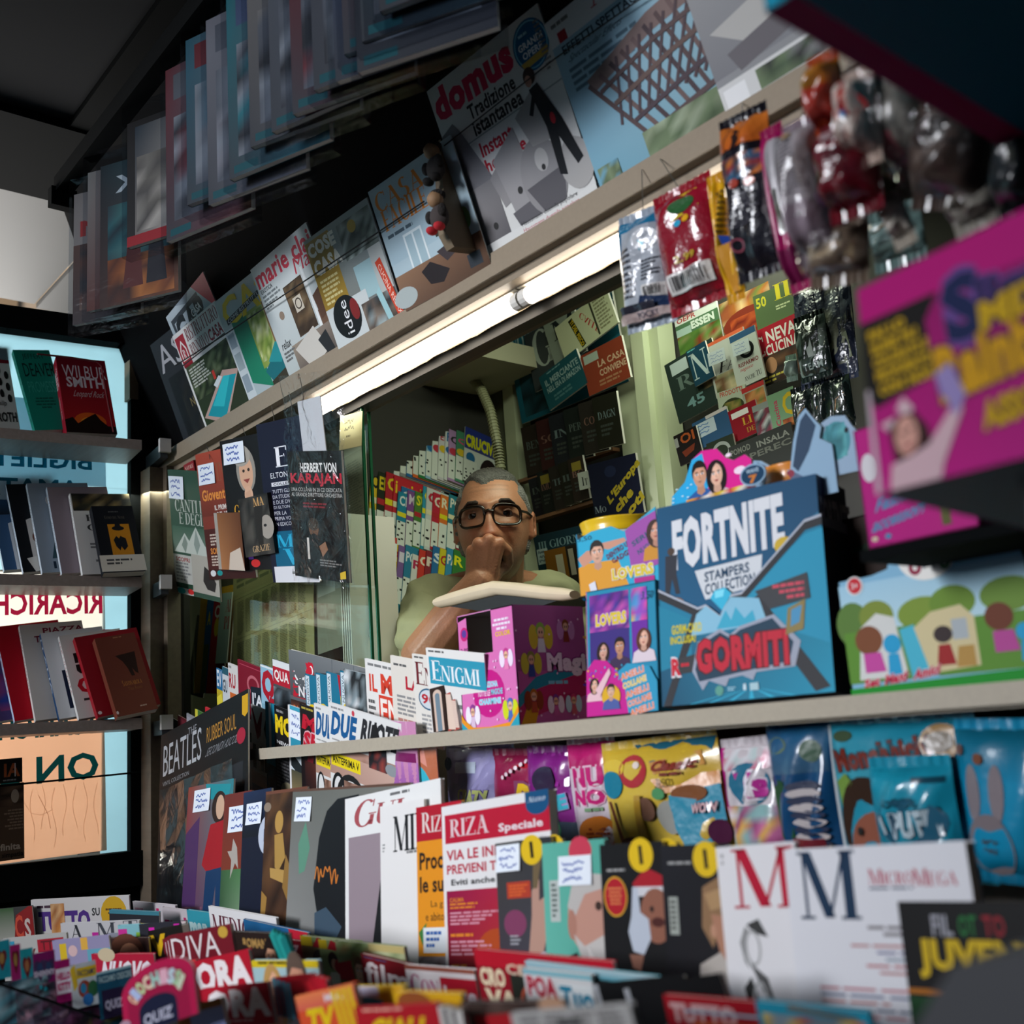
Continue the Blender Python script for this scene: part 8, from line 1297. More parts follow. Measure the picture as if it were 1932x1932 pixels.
for k, (TL, BL, TR, c_, lb) in enumerate((((222, 1746), (232, 1820), (306, 1742), '7ab0b8', 'pale turquoise magazine with a green tab on the table'), ((262, 1744), (272, 1820), (350, 1738), '22222c', 'black magazine with magenta tabs on the table'), ((206, 1716), (214, 1790), (300, 1722), '3a7a8a', 'dark teal magazine behind the white gardening one'))):
    tb(lb, [.60, .62, .70][k], TL, BL, TR, c_, [[('r', .4, .2, .7, .7, '7aa83a'), ('r', 0, .1, .2, .3, 'c02a8a')], [('r', .2, .1, .32, .4, 'c81ca0'), ('r', .74, .05, .86, .4, 'c81ca0'), ('p', [(.9, .0), (1, 0), (1, .4)], 'c8b8b8')], [('r', 0, .1, 1, .3, '22222a'), ('r', .2, .3, .9, .45, 'c8a01c')]][k], yaw=30, X=[-1.64, -1.60, -1.93][k])
tb('pale magazine with a red label strip on the table at the left', 0.5, (2, 1772), (18, 1850), (125, 1762), 'a8a6a2', [('r', .55, .1, .95, .4, '9c1428'), ('t', 'TTT', .6, .14, .88, .36, '5a0c18', 'b'), ('t', 'x', .4, .3, .52, .6, '6a2a2a', 'bi'), ('r', 0, .08, .2, .24, '2a8aa8')], yaw=35, X=-1.8)
tb('lilac magazine with yellow tabs on the table at the left', 0.5, (98, 1775), (112, 1850), (205, 1766), '8a84a4', [('r', .12, .1, .24, .7, 'c8a81c'), ('r', .5, .0, .62, .3, 'd0a040'), ('r', .6, .3, 1, 1, '5a9aac'), ('e', .35, .3, .08, .14, 'c8a8a8')], yaw=33, X=-1.66)
tb('red magazine with white capitals N O V O on the table', 0.555, (172, 1800), (196, 1890), (290, 1806), 'a01430', [('t', 'NUOVO', .1, .14, .98, .62, 'd4ccd0', 'Bi'), ('e', .25, .02, .14, .14, 'b8a88a'), ('n', 0, .7, 1, 1, '8a5a44 3a2420 a8765c', 6, 2)], yaw=18, X=-1.55)
tb('dark magazine with a brown-haired portrait between the lilac and yellow W ones', 0.58, (196, 1770), (214, 1850), (280, 1772), '3a2420', [('e', .5, .4, .4, .5, '5a3424'), ('e', .56, .5, .26, .38, 'b07a5c')], yaw=20, X=-1.66)
tb('black magazine with thick yellow W letters on the table', .63, (250, 1762), (280, 1870), (345, 1758), '15130f', [('t', 'VV', .06, .08, .66, .42, 'c8a018', 'B'), ('e', .4, .62, .16, .12, '3a7a90'), ('e', .6, .8, .3, .16, 'b08a4a'), ('n', .2, .7, .9, 1, '8a6a44 b0905a 5a3c2a', 4, 2)], th=.010, spine='c8c4c0')
for k in range(3):
    tb(['lower', 'middle', 'uppermost'][k] + ' copy of the dark red magazine with slim white capitals on the table', .605 - .004 * k, (306 + 5 * k, 1772 - 3 * k), (336 + 5 * k, 1880 - 3 * k), (426 + 5 * k, 1763 - 3 * k), '6a1420', [('t', 'DIVA', .04, .06, .8, .44, 'd0c8c8', ''), ('e', .88, .1, .07, .09, 'b8943a'), ('t', 'EVENTI', .1, .54, .6, .6, 'b0a02c', 'b'), ('l', .06, .66, .7, .76, 2, 'b0a02c'), ('n', .5, .62, 1, 1, '2a1a1a 6a4a3a 22302c', 4, 3)], th=.004)
tb('dark magazine showing a couple under gold capitals on the table', .60, (438, 1757), (466, 1850), (546, 1775), '241814', [('t', 'ROMANZI', .18, .12, .7, .3, 'a8844a', 'b'), ('f', .2, .62, .18, 'b88a70', '1f1412', 'f', '3a2a4a'), ('f', .66, .5, .2, 'b08468', '1a1210', 'm', '14181c')])
for k in range(4):
    tb(['lowest', 'second', 'third', 'top'][k] + ' teal spined booklet standing beside the couple magazine', .596 - .002 * k, (508 + 7 * k, 1764 + 3 * k), (532 + 7 * k, 1822 + 4 * k), .012, ['1f8a84', '167a74', '1f8a84', '0f6a68'][k], [], simple=True, pages=False)
tb('red magazine with a Z beside a garden picture on the table', .70, (540, 1772), (560, 1860), (640, 1790), '8a1424', [('t', 'Z', .06, .1, .24, .4, 'd0a8b0', 'b')])
for k in range(2):
    tb(['left', 'right'][k] + ' copy of the romance magazine with a red dress and garden on the table', .70 - .006 * k, (566 + 34 * k, 1765 + 7 * k), (590 + 34 * k, 1880), (680, 1782), '7a8a5a', [('r', 0, 0, .2, .16, 'b8a01c'), ('p', [(.3, .0), (.6, .1), (.55, .2), (.2, .16)], 'a01c28'), ('e', .3, .36, .12, .16, '2c1c16'), ('e', .32, .42, .07, .1, 'c09478'), ('p', [(.2, .56), (.5, .54), (.55, 1), (.1, 1)], 'c8c4b0'), ('e', .46, .45, .14, .14, 'a01c28'), ('n', .55, .2, 1, 1, '6a7a44 8a9a5c 55683a a8b080', 4, 5)])
tb('green magazine with a smiling person in a garden, back right of the table', .685, (632, 1774), (652, 1880), (762, 1790), '6a7a4a', [('n', 0, 0, 1, 1, '6a7a4a 8a9a6a 4a5a34 a8ac84 77633c', 8, 7), ('r', .5, .0, 1, .12, 'b0a068'), ('p', [(.0, .4), (.2, .34), (.24, .7), (0, .7)], 'a81c28'), ('f', .32, .52, .14, 'd0a488', '6a4a30', 'm', 'c8b8a0')])
tb('dark red film magazine with condensed white lettering on the table', .67, (680, 1798), (700, 1890), (790, 1830), '6a1018', [('l', .05, .04, .9, .1, 1, '3a3a5a'), ('t', 'film', .05, .14, .82, .6, 'd0c4c4', 'b'), ('l', .1, .7, .7, .9, 2, '2a3a7a')])
tb('white magazine with a pink and red heart title beside the film magazine', .66, (763, 1820), (785, 1900), (895, 1838), 'd0c8c8', [('t', 'Con', .05, .2, .48, .7, 'a82a6a', 's'), ('r', .5, .22, 1, 1, 'a81428'), ('t', 'love', .54, .4, .98, .8, 'd8ccd0', 'b'), ('r', 0, 0, 1, .1, '8a4a3a')])
tb('broad red framed magazine with cream letters and a dark circle on the table', .655, (893, 1790), (918, 1900), (1157, 1822), 'b01428', [('r', .0, .28, .4, 1, '8a1020'), ('t', 'CRO', .02, .3, .22, .62, 'd8c8a8', 'B'), ('t', 'VA', .04, .66, .3, 1.0, 'd8c8a8', 'B'), ('t', 'CELLA', .24, .2, .6, .38, 'c8b8a0', 'b'), ('r', .26, .38, .5, 1, '22261f'), ('ring', .42, .8, .1, .3, .02, 'a84a34'), ('p', [(.4, .24), (1, .34), (1, .42), (.4, .32)], 'c8702c')])
tb('white magazine with outlined red letters over a teal panel on the table', .64, (985, 1826), (1008, 1932), (1115, 1842), 'c4c4c4', [('t', 'POA', .04, .12, .48, .5, 'a8283c', 'B', 'e0d0d4'), ('r', .5, .2, .98, 1, 'd0d4d4'), ('t', 'Tuo', .52, .24, .98, .62, '1f7a98', 'B'), ('g', 0, .0, 1, .1, '9ab8c0', '5aa0ac')])
tb('teal edged magazine behind the outlined red letters one', .648, (990, 1812), (1010, 1900), (1240, 1850), '6aa4b0', [('g', 0, 0, 1, .2, 'a8c0c8', '3a8a9a'), ('r', 0, .2, 1, 1, '1c1c1e')])
for k in range(2):
    tb(['left', 'right'][k] + ' black magazine in a clear sleeve at the front right of the table', .63 - .006 * k, (1118 + 58 * k, 1858 + 8 * k), (1140 + 58 * k, 1940), .10, '0f0f11', [('p', [(.5, .7), (.7, .4), (.8, .5), (.6, .9)], '5a5c60'), ('r', .0, .0, .06, 1, '9a9ca0')])
tb('red magazine with pale letters and an orange band at the front right', .60, (1250, 1876), (1272, 1960), (1446, 1895), '9c1220', [('t', 'TUTTO', .05, .16, .7, .6, 'd0a8a8', 'B'), ('p', [(.25, .55), (1, .5), (1, .75), (.3, .75)], 'c0582c'), ('r', .2, .3, .9, .36, '8ab0c0')])
tb('teal framed magazine at the lower right edge of the picture', .59, (1424, 1888), (1448, 1960), (1640, 1915), '1f86a0', [('r', .05, .3, .95, 1, 'b0b8bc'), ('n', .05, .3, .95, 1, 'a8484a 8a9aa8 c8a84a 7a8a94', 7, 2), ('p', [(.3, .02), (.9, .2), (.9, .3), (.3, .16)], '6a5a4a')])
for k in range(2):
    tb(['upper', 'lower'][k] + ' red magazine with huge white letters O R A on the table', [.565, .50][k], [(358, 1816), (380, 1866)][k], [(384, 1880), (402, 1932)][k], [(472, 1812), (508, 1872)][k], 'a81428', [('t', 'ORA', .06, .08, .98, .8, 'e0d8d8', 'B'), ('l', .3, .84, .98, .92, 1, 'd8a8a8')], tilt=-40)
tb('red magazine with a white V, behind the big white letters', .57, (318, 1820), (342, 1890), (370, 1818), '8a1020', [('t', 'V', .2, .1, .8, .7, 'd0c4c4', 'B'), ('r', 0, 0, 1, .06, 'c83a3a')], tilt=-40)
tb('yellow topped celebrity magazine with a couple on the cover', .56, (474, 1812), (498, 1905), (600, 1822), '9ab8bc', [('r', 0, 0, 1, .14, 'c8b01c'), ('l', .1, .02, .8, .1, 1, '3a3414'), ('f', .3, .62, .22, 'd0a080', 'b08a50', 'f', 'c8b8a8'), ('f', .68, .46, .26, 'b8846c', '5a4a40', 'm', 'c8ccd0')], tilt=-40)
for k in range(4):
    tb(['first', 'second', 'third', 'fourth'][k] + ' thin blue-edged red magazine of the fanned stack in front', .52 - .003 * k, (512 + 9 * k, 1846 + 3 * k), (540 + 9 * k, 1905 + 2 * k), (590 + 9 * k, 1852 + 3 * k), 'a81424', [('r', 0, 0, .1, 1, '4a9ab0'), ('p', [(.1, .1), (.6, .0), (.7, .3), (.3, .5)], 'c8202c'), ('n', .2, .5, 1, 1, '3a3434 a04a3a c8b09a', 4, 2)], tilt=-40)
tb('orange weekly with big yellow letters T V at the front of the table', .47, (556, 1880), (584, 1960), (668, 1865), 'c84a28', [('g', 0, 0, 1, .35, 'd87a4a', 'c8584a'), ('t', 'TV', .1, .34, .62, .86, 'd8b818', 'Bi'), ('t', 'MIA', .5, .1, .8, .26, 'd8d0d4', 'b')] + [('p', [(.62 + .09 * k, .05), (.68 + .09 * k, .05), (.72 + .09 * k, .9), (.66 + .09 * k, .9)], 'd0b01c') for k in range(4)], tilt=-40)
tb('yellow and blue weekly with a turquoise oval at the front of the table', .50, (645, 1862), (668, 1925), (762, 1872), 'c8a81c', [('r', .0, .0, .6, .3, 'b8b4c8'), ('e', .4, .6, .34, .3, '1f8aa0', 20), ('l', .16, .5, .64, .7, 2, 'd8e0e0', 'c'), ('r', .65, 0, 1, 1, 'c8961c')], tilt=-40)
tb('yellow weekly with an orange face at the front of the table', .49, (742, 1870), (765, 1930), (872, 1888), 'd0a018', [('e', .3, .6, .22, .5, 'c07a4a', 20), ('e', .3, .3, .26, .3, '8a4a24'), ('p', [(.5, .1), (1, .3), (1, .5), (.6, .4)], 'b8861c')], tilt=-40)
tb('red weekly with slanted yellow capitals at the front of the table', .455, (668, 1902), (690, 1970), (826, 1905), 'a81a24', [('l', .1, .04, .9, .16, 1, 'd09a8a'), ('t', 'GIALL', .12, .3, .92, .9, 'd8b818', 'Bi')], tilt=-40)
for k in range(5):
    tb(['first', 'second', 'third', 'fourth', 'fifth'][k] + ' white page edge of the magazines fanned beside the yellow capitals', .452 - .002 * k, (826 + 8 * k, 1900 + 2 * k), (848 + 8 * k, 1950), (838 + 8 * k, 1901 + 2 * k), ['c8c4c0', '3a3434'][k % 2], [], tilt=-40, simple=True)
tb('dark brown and red magazine at the front edge of the table', .46, (868, 1890), (888, 1960), (1062, 1895), '3a2a26', [('n', 0, 0, 1, 1, '3a2a26 2a201c 4a3a34 5a4640', 8, 4), ('p', [(.1, .4), (.5, .3), (.6, .6), (.2, .8)], 'a01820'), ('e', .9, .1, .12, .2, 'b08a70')], tilt=-40)
tb('grey newspaper with columns of print at the front edge of the table', .44, (962, 1912), (984, 1970), (1190, 1908), 'a8a6a4', [('l', .08 + .22 * k, .1, .28 + .22 * k, .95, 6, '5a5856') for k in range(4)] + [('r', .4, .3, .6, .5, '3a3a3a')], tilt=-40, cat='newspaper', name='newspaper')
tb('dark blue spotted magazine sliver in front of the arched pink card', .45, (330, 1905), (352, 1960), (420, 1900), '8a5a2c', [('r', .3, .2, 1, 1, '8a94c0'), ('n', 0, .0, .3, 1, 'b8642c c8843c 8a4a24', 2, 3)], tilt=-40)
# pink arched display card
pk_ = [(.5 + .5 * math.cos(t), .36 - .36 * math.sin(t)) for t in [math.pi * k / 16 for k in range(17)]]
cutout('pink arched display card with pastel bubble letters at the lower left', .40, ((226, 1845), (236, 1960), (366, 1842)), pk_ + [(0, 1), (1, 1)], 'a01440',
       [('p', [(.5 + .42 * math.cos(t), .42 - .3 * math.sin(t)) for t in [math.pi * k / 14 for k in range(15)]] + [(.08, 1), (.92, 1)], '8a1038'), ('p', [(.5 + .26 * math.cos(t), .7 - .2 * math.sin(t)) for t in [math.pi * k / 12 for k in range(13)]] + [(.24, 1), (.76, 1)], '141830')] +
       [('q', ch, (.5 - .40 * math.cos(math.pi * (k + .3) / 9.2) - .02, .42 - .28 * math.sin(math.pi * (k + .3) / 9.2)), (.5 - .40 * math.cos(math.pi * (k + .95) / 9.2), .42 - .28 * math.sin(math.pi * (k + .95) / 9.2)), (.5 - .29 * math.cos(math.pi * (k + .3) / 9.2), .58 - .2 * math.sin(math.pi * (k + .3) / 9.2)), ['c8a088', '9aa8c8', 'a8c090', 'c8b8a0', '8ab4a8', 'c89aa8', 'a8c0c8', '90b890', 'b8c0a8'][k], 'B') for k, ch in enumerate('GIOCHISSI')] +
       [('t', 'QUIZ', .3, .74, .7, .95, 'a8a8b8', 'b'), ('e', .02, .8, .09, .09, '9a7a8a')], 1, name='arched_card')
# rail of children's packs at the lower left
KP = plane(0.36, -0.35, 0, -35)
GKP = "children's packs on the rail at the lower left"
def kp(label, TL, BL, Wd, base, cmds, lay=0, **k):
    A = on(KPL, TL); B = on(KPL, BL)
    return mag(label, KPL, TL, BL, Wd, base, cmds, name='kids_pack', cat='toy pack', th=.006, lay=lay, group=GKP, material=PLAST, pages=False, **k)
KPL = (np.array([-1.30, .42, EYE - .3]), unit(np.array([0.94, -0.34, 0.12])))
def heart(cx, cy, s, c1_, c2): return [('e', cx - s * .45, cy - s * .3, s * .55, s * .5, c1_), ('e', cx + s * .45, cy - s * .3, s * .55, s * .5, c1_), ('p', [(cx - s * .95, cy - s * .1), (cx + s * .95, cy - s * .1), (cx, cy + s)], c1_), ('e', cx, cy - s * .1, s * .5, s * .5, c2)]
kp('teal pack with a maroon heart, leftmost on the lower left rail', (-14, 1778), (-10, 1850), (18, 1785), '1a7a88', heart(.5, .5, .3, '5a1c24', '8a6a3a'))
kp('magenta pack with maroon hearts, second on the lower left rail', (18, 1784), (22, 1858), (38, 1790), '8a1c58', heart(.5, .42, .34, '5a1420', '8a6a3a'))
kp('teal pack with maroon hearts, third on the lower left rail', (37, 1792), (41, 1862), (62, 1800), '1a8088', heart(.5, .5, .34, '5a1c24', '8a5a3a'), .002)
kp('purple pack with two dark hearts and white letters on the lower left rail', (61, 1800), (66, 1882), (104, 1815), '6a1450', heart(.3, .4, .28, '3a2a4a', '2a3a5a') + heart(.7, .42, .28, '3a2a4a', '2a3a5a') + [('t', 'SHIMMY', .02, .42, .98, .56, 'b0a8b8', 'B'), ('e', .3, .8, .08, .05, '2a9aac'), ('e', .5, .86, .08, .05, '2a9aac')], .004)
kp('magenta pack with a white panel of pink capitals on the lower left rail', (102, 1814), (108, 1894), (132, 1825), '8a1458', [('r', .05, .2, 1, .8, 'c8c0c8'), ('t', 'HELLO', .12, .3, .98, .48, 'a8185a', 'B'), ('t', 'KITTY', .12, .54, .98, .72, 'a8185a', 'B')], .006)
kp('white children magazine with a yellow band and coloured round pictures on the lower left rail', (131, 1822), (138, 1905), (182, 1838), 'b0b8bc', [('p', [(.0, .1), (.2, 0), (.26, .5), (.1, .6)], 'c8a82c'), ('r', .24, .1, 1, .34, 'c8a81c'), ('t', 'FACCIAMO', .28, .16, .98, .3, '2a3a5a', 'b'), ('e', .5, .6, .24, .2, '8a3a2a'), ('e', .46, .58, .12, .12, '2a7aa0'), ('e', .82, .62, .2, .18, '2a5a3a'), ('e', .6, .85, .2, .14, '2a6aa8')], .008)
kp('dark blue children magazine with pale capitals on the lower left rail', (181, 1836), (190, 1925), (252, 1858), '14485f', [('r', 0, 0, 1, .05, '8ab0b8'), ('t', 'FACCIAMO CRESCERE', .06, .1, .98, .24, '9ab4b8', 'b'), ('r', .1, .4, .7, 1, '241c38'), ('t', 'QUIZ', .16, .62, .66, .86, 'a8a4b8', 'B')], .010)
for k, (x, y) in enumerate(((-6, 1858), (28, 1868), (60, 1884), (100, 1898), (142, 1912), (190, 1930))):
    kp(['pale turquoise', 'pink and grey', 'dim violet', 'dark plum', 'yellow edged', 'deep teal'][k] + ' toy pack in the lowest rail row at the left edge', (x, y), (x + 6, y + 80), .05, ['5a8a94', '8a7a94', '4a3a5a', '3a1c34', 'a89a4a', '143a48'][k], [('n', 0, 0, 1, 1, ['5a8a94 3a6a7a 8aa8b0 2a2a34', '8a7a94 5a5a6a b08a9a 2a2a34', '4a3a5a 6a3a5a 22202c', '3a1c34 5a2a4a 1c141c', 'a89a4a 2a3a44 6a6a3a', '143a48 1c4a5a 0c2028'][k], 4, 6)], .004)
rb = MB(); rb.tube([on(KPL, (-20, 1848)) + KPL[1] * .014, on(KPL, (150, 1905)) + KPL[1] * .02, on(KPL, (190, 1918)) + KPL[1] * .02], .0016, '111', 6); tag(rb.build('pack_rail', M_DARK), "dark thin rail in front of the children's packs at the lower left", 'rail')
# ================================================================== the seller
def cz(p, z):
    d = np.array([(p[0] - C_PX) / F_PX, (p[1] - C_PX) / F_PX, 1.0]) * z
    return CAM_POS + R_CAM @ d
HC = cz((931, 992), 2.20)
fw = np.array([-HC[0], -HC[1], 0.0]); fw = unit(unit(fw) + np.array([-0.05, -.06, 0])); hx = np.cross(fw, [0, 0, 1.0]) * -1; hx = unit(np.cross(np.array([0, 0, 1.0]), fw)) ; hz = np.array([0, 0, 1.0])
HS = 0.965
def hl(x, y, z): return HC + (hx * x + fw * y + hz * z) * HS        # head space: x to the right of the picture, y out of the face, z up
def g2(a, s_): return math.exp(-(a / s_) ** 2)
def head_pt(th, ph):
    """th from the crown down, ph around from the face"""
    x0, y0, z0 = math.sin(th) * math.sin(ph), math.sin(th) * math.cos(ph), math.cos(th)
    z = z0 * 0.114; sx, sy = 0.0745, 0.094
    if z < 0.0:
        k = min(1, -z / 0.114); sx *= 1 - 0.16 * k ** 1.2; x0 = math.copysign(abs(x0) ** (1 - .35 * k), x0); 
        if y0 > 0: y0 = y0 ** (1 - .35 * k)
    else: x0 = math.copysign(abs(x0) ** .86, x0)
    x, y = x0 * sx, y0 * sy - (0.012 if y0 < 0 else 0) * 0
    if z < -.045 and y0 < 0: y *= max(.35, 1 + (z + .045) * 7)          # nape
    if y0 > 0:
        f = min(1, y0 * 1.6)
        y -= 0.006 * f * (abs(x) / .06) ** 2
        y -= f * 0.0125 * g2(abs(x) - .032, .0165) * g2(z - .010, .0125)         # eye sockets
        y += f * 0.0055 * g2(z - .031, .009) * g2(abs(x) - .028, .026)         # brows
        t = (0.018 - z) / 0.058
        if -.2 < t < 1.25:
            a = max(0, min(1, t)); b_ = a if t < 1 else max(0, 1 - (t - 1) / .2)
            y += f * (0.006 + 0.021 * a ** 1.3) * (b_ / max(a, .01) if t > 1 else 1) * g2(x, .0085 + .0075 * a)
            y += f * 0.008 * g2(z + .036, .010) * g2(abs(x) - .0125, .008)        # nostrils
        y += f * 0.0045 * g2(abs(x) - .043, .02) * g2(z + .025, .02)
        y -= f * 0.004 * g2(abs(x) - .03 - (-.035 - z) * .25, .006) * g2(z + .05, .018)   # folds
        y += f * 0.006 * g2(z + .064, .007) * g2(x, .022); y -= f * .004 * g2(z + .0705, .003) * g2(x, .024); y += f * 0.006 * g2(z + .078, .007) * g2(x, .02)
        y += f * 0.008 * g2(z + .1, .014) * g2(x, .022)
    return x, y, z
NT, NP = 84, 108
HG = [[head_pt(math.pi * (i + .02) / (NT + .04), 2 * math.pi * j / NP) for j in range(NP + 1)] for i in range(NT + 1)]
def merge(mb, voxel, smooth=3):
    """one continuous skin over everything in mb"""
    me = bpy.data.meshes.new('tmp'); me.from_pydata(mb.v, [], mb.f); o = bpy.data.objects.new('tmp', me); COLL.objects.link(o)
    r_ = o.modifiers.new('r', 'REMESH'); r_.mode = 'VOXEL'; r_.voxel_size = voxel
    s_ = o.modifiers.new('s', 'SMOOTH'); s_.factor = .5; s_.iterations = smooth
    dg = bpy.context.evaluated_depsgraph_get(); m2 = bpy.data.meshes.new_from_object(o.evaluated_get(dg))
    bpy.data.objects.remove(o); bpy.data.meshes.remove(me); return m2
def finish(me, name, material, parent, colfn=None):
    me.name = name; me.materials.clear(); me.materials.append(material); me.polygons.foreach_set('use_smooth', [True] * len(me.polygons))
    if colfn:
        ca = me.color_attributes.new('Col', 'FLOAT_COLOR', 'POINT')
        ca.data.foreach_set('color', np.array([(*colfn(np.array(v.co)), 1) for v in me.vertices], dtype=np.float32).ravel())
    o = bpy.data.objects.new(name, me); COLL.objects.link(o)
    if parent: o.parent = parent
    return o
def limb(mb, pts, rs, n=14):
    """capsule-ended tapering limb"""
    P = [Vector(p) for p in pts]; d0, d1 = (P[0] - P[1]).normalized(), (P[-1] - P[-2]).normalized(); Q, R_ = [], []
    for a in (1.45, 1.0, .5): Q.append(P[0] + d0 * rs[0] * math.sin(a)); R_.append(rs[0] * math.cos(a))
    for k in range(len(P) - 1):
        for j in range(5): t = j / 5; Q.append(P[k].lerp(P[k + 1], t)); R_.append(rs[k] * (1 - t) + rs[k + 1] * t)
    Q.append(P[-1]); R_.append(rs[-1])
    for a in (.5, 1.0, 1.45): Q.append(P[-1] + d1 * rs[-1] * math.sin(a)); R_.append(rs[-1] * math.cos(a))
    mb.tube(Q, R_, n=n)
SH_L, SH_R = cz((818, 1140), 2.26), cz((1046, 1132), 2.36)       # shoulders at picture left and right
EL, WR = cz((800, 1236), 2.08), cz((907, 1098), 2.055)
NB_, CH, BL_ = cz((931, 1112), 2.27), cz((935, 1215), 2.30), cz((940, 1380), 2.34)
ER = cz((1085, 1290), 2.30)
bd = MB()
bd.grid([[tuple(hl(*p)) for p in row] for row in HG], col='888')
limb(bd, [hl(0, -.022, -.06), NB_, CH], [.056, .062, .10])
limb(bd, [CH, BL_], [.13, .15]); limb(bd, [NB_, SH_L], [.05, .052]); limb(bd, [NB_, SH_R], [.05, .052])
limb(bd, [SH_L, EL], [.05, .042]); limb(bd, [EL, (EL * .55 + WR * .45), WR], [.044, .042, .030]); limb(bd, [SH_R, ER], [.05, .043])
for q in (-1, 1):      # ears
    for k in range(9):
        a = -1.9 + 3.9 * k / 8; r0 = .026 if a > -.6 else .02
        bd.tube([tuple(hl(q * (.0755 + .006 * math.cos(a * .5)), -.014 - .017 * math.cos(a) * .8 , -.004 + r0 * math.sin(a))), tuple(hl(q * .082, -.018 - .013 * math.cos(a + .5), -.004 + r0 * math.sin(a + .5)))], .0052, n=8)
    limb(bd, [hl(q * .0735, -.006, .012), hl(q * .0745, -.006, -.026)], [.009, .008], 8)
# the loosely closed hand held to the mouth: back of the hand towards the camera
kn = [cz((941, 1025), 2.052), cz((922, 1019), 2.045), cz((903, 1026), 2.048), cz((890, 1039), 2.056)]
wr = [WR + hx * .012, WR + hx * .004, WR - hx * .004, WR - hx * .012]
for k in range(4): limb(bd, [wr[k], kn[k]], [.0175, [.0128, .013, .0128, .0112][k]], 10)
for k in range(3): limb(bd, [(wr[k] + wr[k + 1]) / 2, (kn[k] + kn[k + 1]) / 2 - hz * .006], [.017, .0122], 10)
limb(bd, [WR + fw * -.004, (kn[1] + kn[2] + WR * 1.2) / 3.2 - fw * .006], [.024, .019], 12)
fing = [[(941, 1025, 2.052), (957, 1039, 2.066), (960, 1061, 2.076), (951, 1073, 2.082)], [(922, 1019, 2.045), (943, 1026, 2.074), (949, 1045, 2.092), (940, 1057, 2.094)],
        [(903, 1026, 2.048), (924, 1028, 2.082), (932, 1045, 2.096), (926, 1057, 2.094)], [(890, 1039, 2.056), (905, 1037, 2.086), (914, 1051, 2.094), (912, 1061, 2.09)]]
for k, fg in enumerate(fing): limb(bd, [cz(p[:2], p[2]) for p in fg], [[.0112, .0106, .0096, .0084], [.0115, .0105, .0095, .0085], [.011, .0100, .009, .008], [.0098, .0088, .008, .007]][k], 10)
limb(bd, [WR + hx * .016 - fw * .002, cz((938, 1076), 2.068), cz((953, 1070), 2.08), cz((960, 1062), 2.09)], [.0165, .0145, .0115, .0095], 10)
man = empty('person', Matrix.Translation((CH[0], CH[1], 0.45)), 'grey-haired person in glasses and sage t-shirt resting chin on a fist behind the counter', 'person')
sk, rd, st_, lp_ = [np.array(hexc(c)) for c in ('bb8264', 'a8583f', '7d6a5c', '9a5f4c')]
rgm = random.Random(5)
def skin_col(p):
    d = (p - HC) / HS; x, y, z = float(d @ hx), float(d @ fw), float(d @ hz); c = sk.copy()
    if abs(x) < .1 and abs(y) < .13 and -.125 < z < .13:
        c = c + (rd - c) * min(1, .75 * g2(x, .016) * g2(z + .03, .018) + .35 * g2(abs(x) - .042, .02) * g2(z + .022, .022) + (.4 if abs(x) > .073 else 0))
        if z < -.048 and y > -.01: c = c + (st_ - c) * min(.62, (-.048 - z) * 22) * (.8 + .4 * rgm.random())
        if y > .05: c = c * (1 - .22 * g2(abs(x) - .032, .019) * g2(z - .008, .013))  # shade of the eye sockets put into the skin colour
        c = c * (1 - .18 * (g2(z - .058, .0022) + g2(z - .068, .0022)) * (abs(x) < .04 and y > 0))
    else:
        for q in kn: c = c + (rd - c) * .4 * g2(np.linalg.norm(p - q), .014)
    return tuple(np.clip(c * (.96 + .08 * rgm.random()), 0, 1))
SKIN = mat('skin', rough=0.42, spec=0.45, attr=True, bump=(260, .25, .002))
SKIN.node_tree.nodes['Principled BSDF'].inputs['Subsurface Weight'].default_value = 0.08
SKIN.node_tree.nodes['Principled BSDF'].inputs['Subsurface Radius'].default_value = (.01, .004, .002)
m2 = merge(bd, 0.0025, 3)
body = finish(m2, 'body', SKIN, None, skin_col); body.parent = man; body.matrix_parent_inverse = man.matrix_world.inverted()
def child(o, lab=None):
    o.parent = man; o.matrix_parent_inverse = man.matrix_world.inverted()
    if lab: o['label'] = lab
    return o
# cropped grey hair
hr = MB(); rgm = random.Random(3); PH, CH_ = [], []
def hairy(x, y, z):
    if y > .0: return z > .088 - .012 * g2(x, .03) + .004 * math.sin(x * 130) or (abs(x) > .058 and z > .018 + (y * .9))
    return z > -.055
for i, row in enumerate(HG):
    r1, r2 = [], []
    for (x, y, z) in row:
        h_ = hairy(x, y, z); L = math.sqrt(x * x + y * y + z * z); k = (1 + (.0045 + .0032 * rgm.random()) / L) if h_ else .985
        r1.append(tuple(hl(x * k, y * k, z * k))); top = max(0, min(1, (z - .04) / .07)); g_ = np.array(hexc('8c8a86')) * (1 - top) + np.array(hexc('3c3834')) * top; r2.append(tuple(g_ * (.75 + .5 * rgm.random())))
    PH.append(r1); CH_.append(r2)
hr.grid(PH, CH_)
child(hr.build('hair', mat('cropped_hair', rough=.75, spec=.3, attr=True, bump=(420, 1, .004)), None, None, True), 'cropped grey hair')
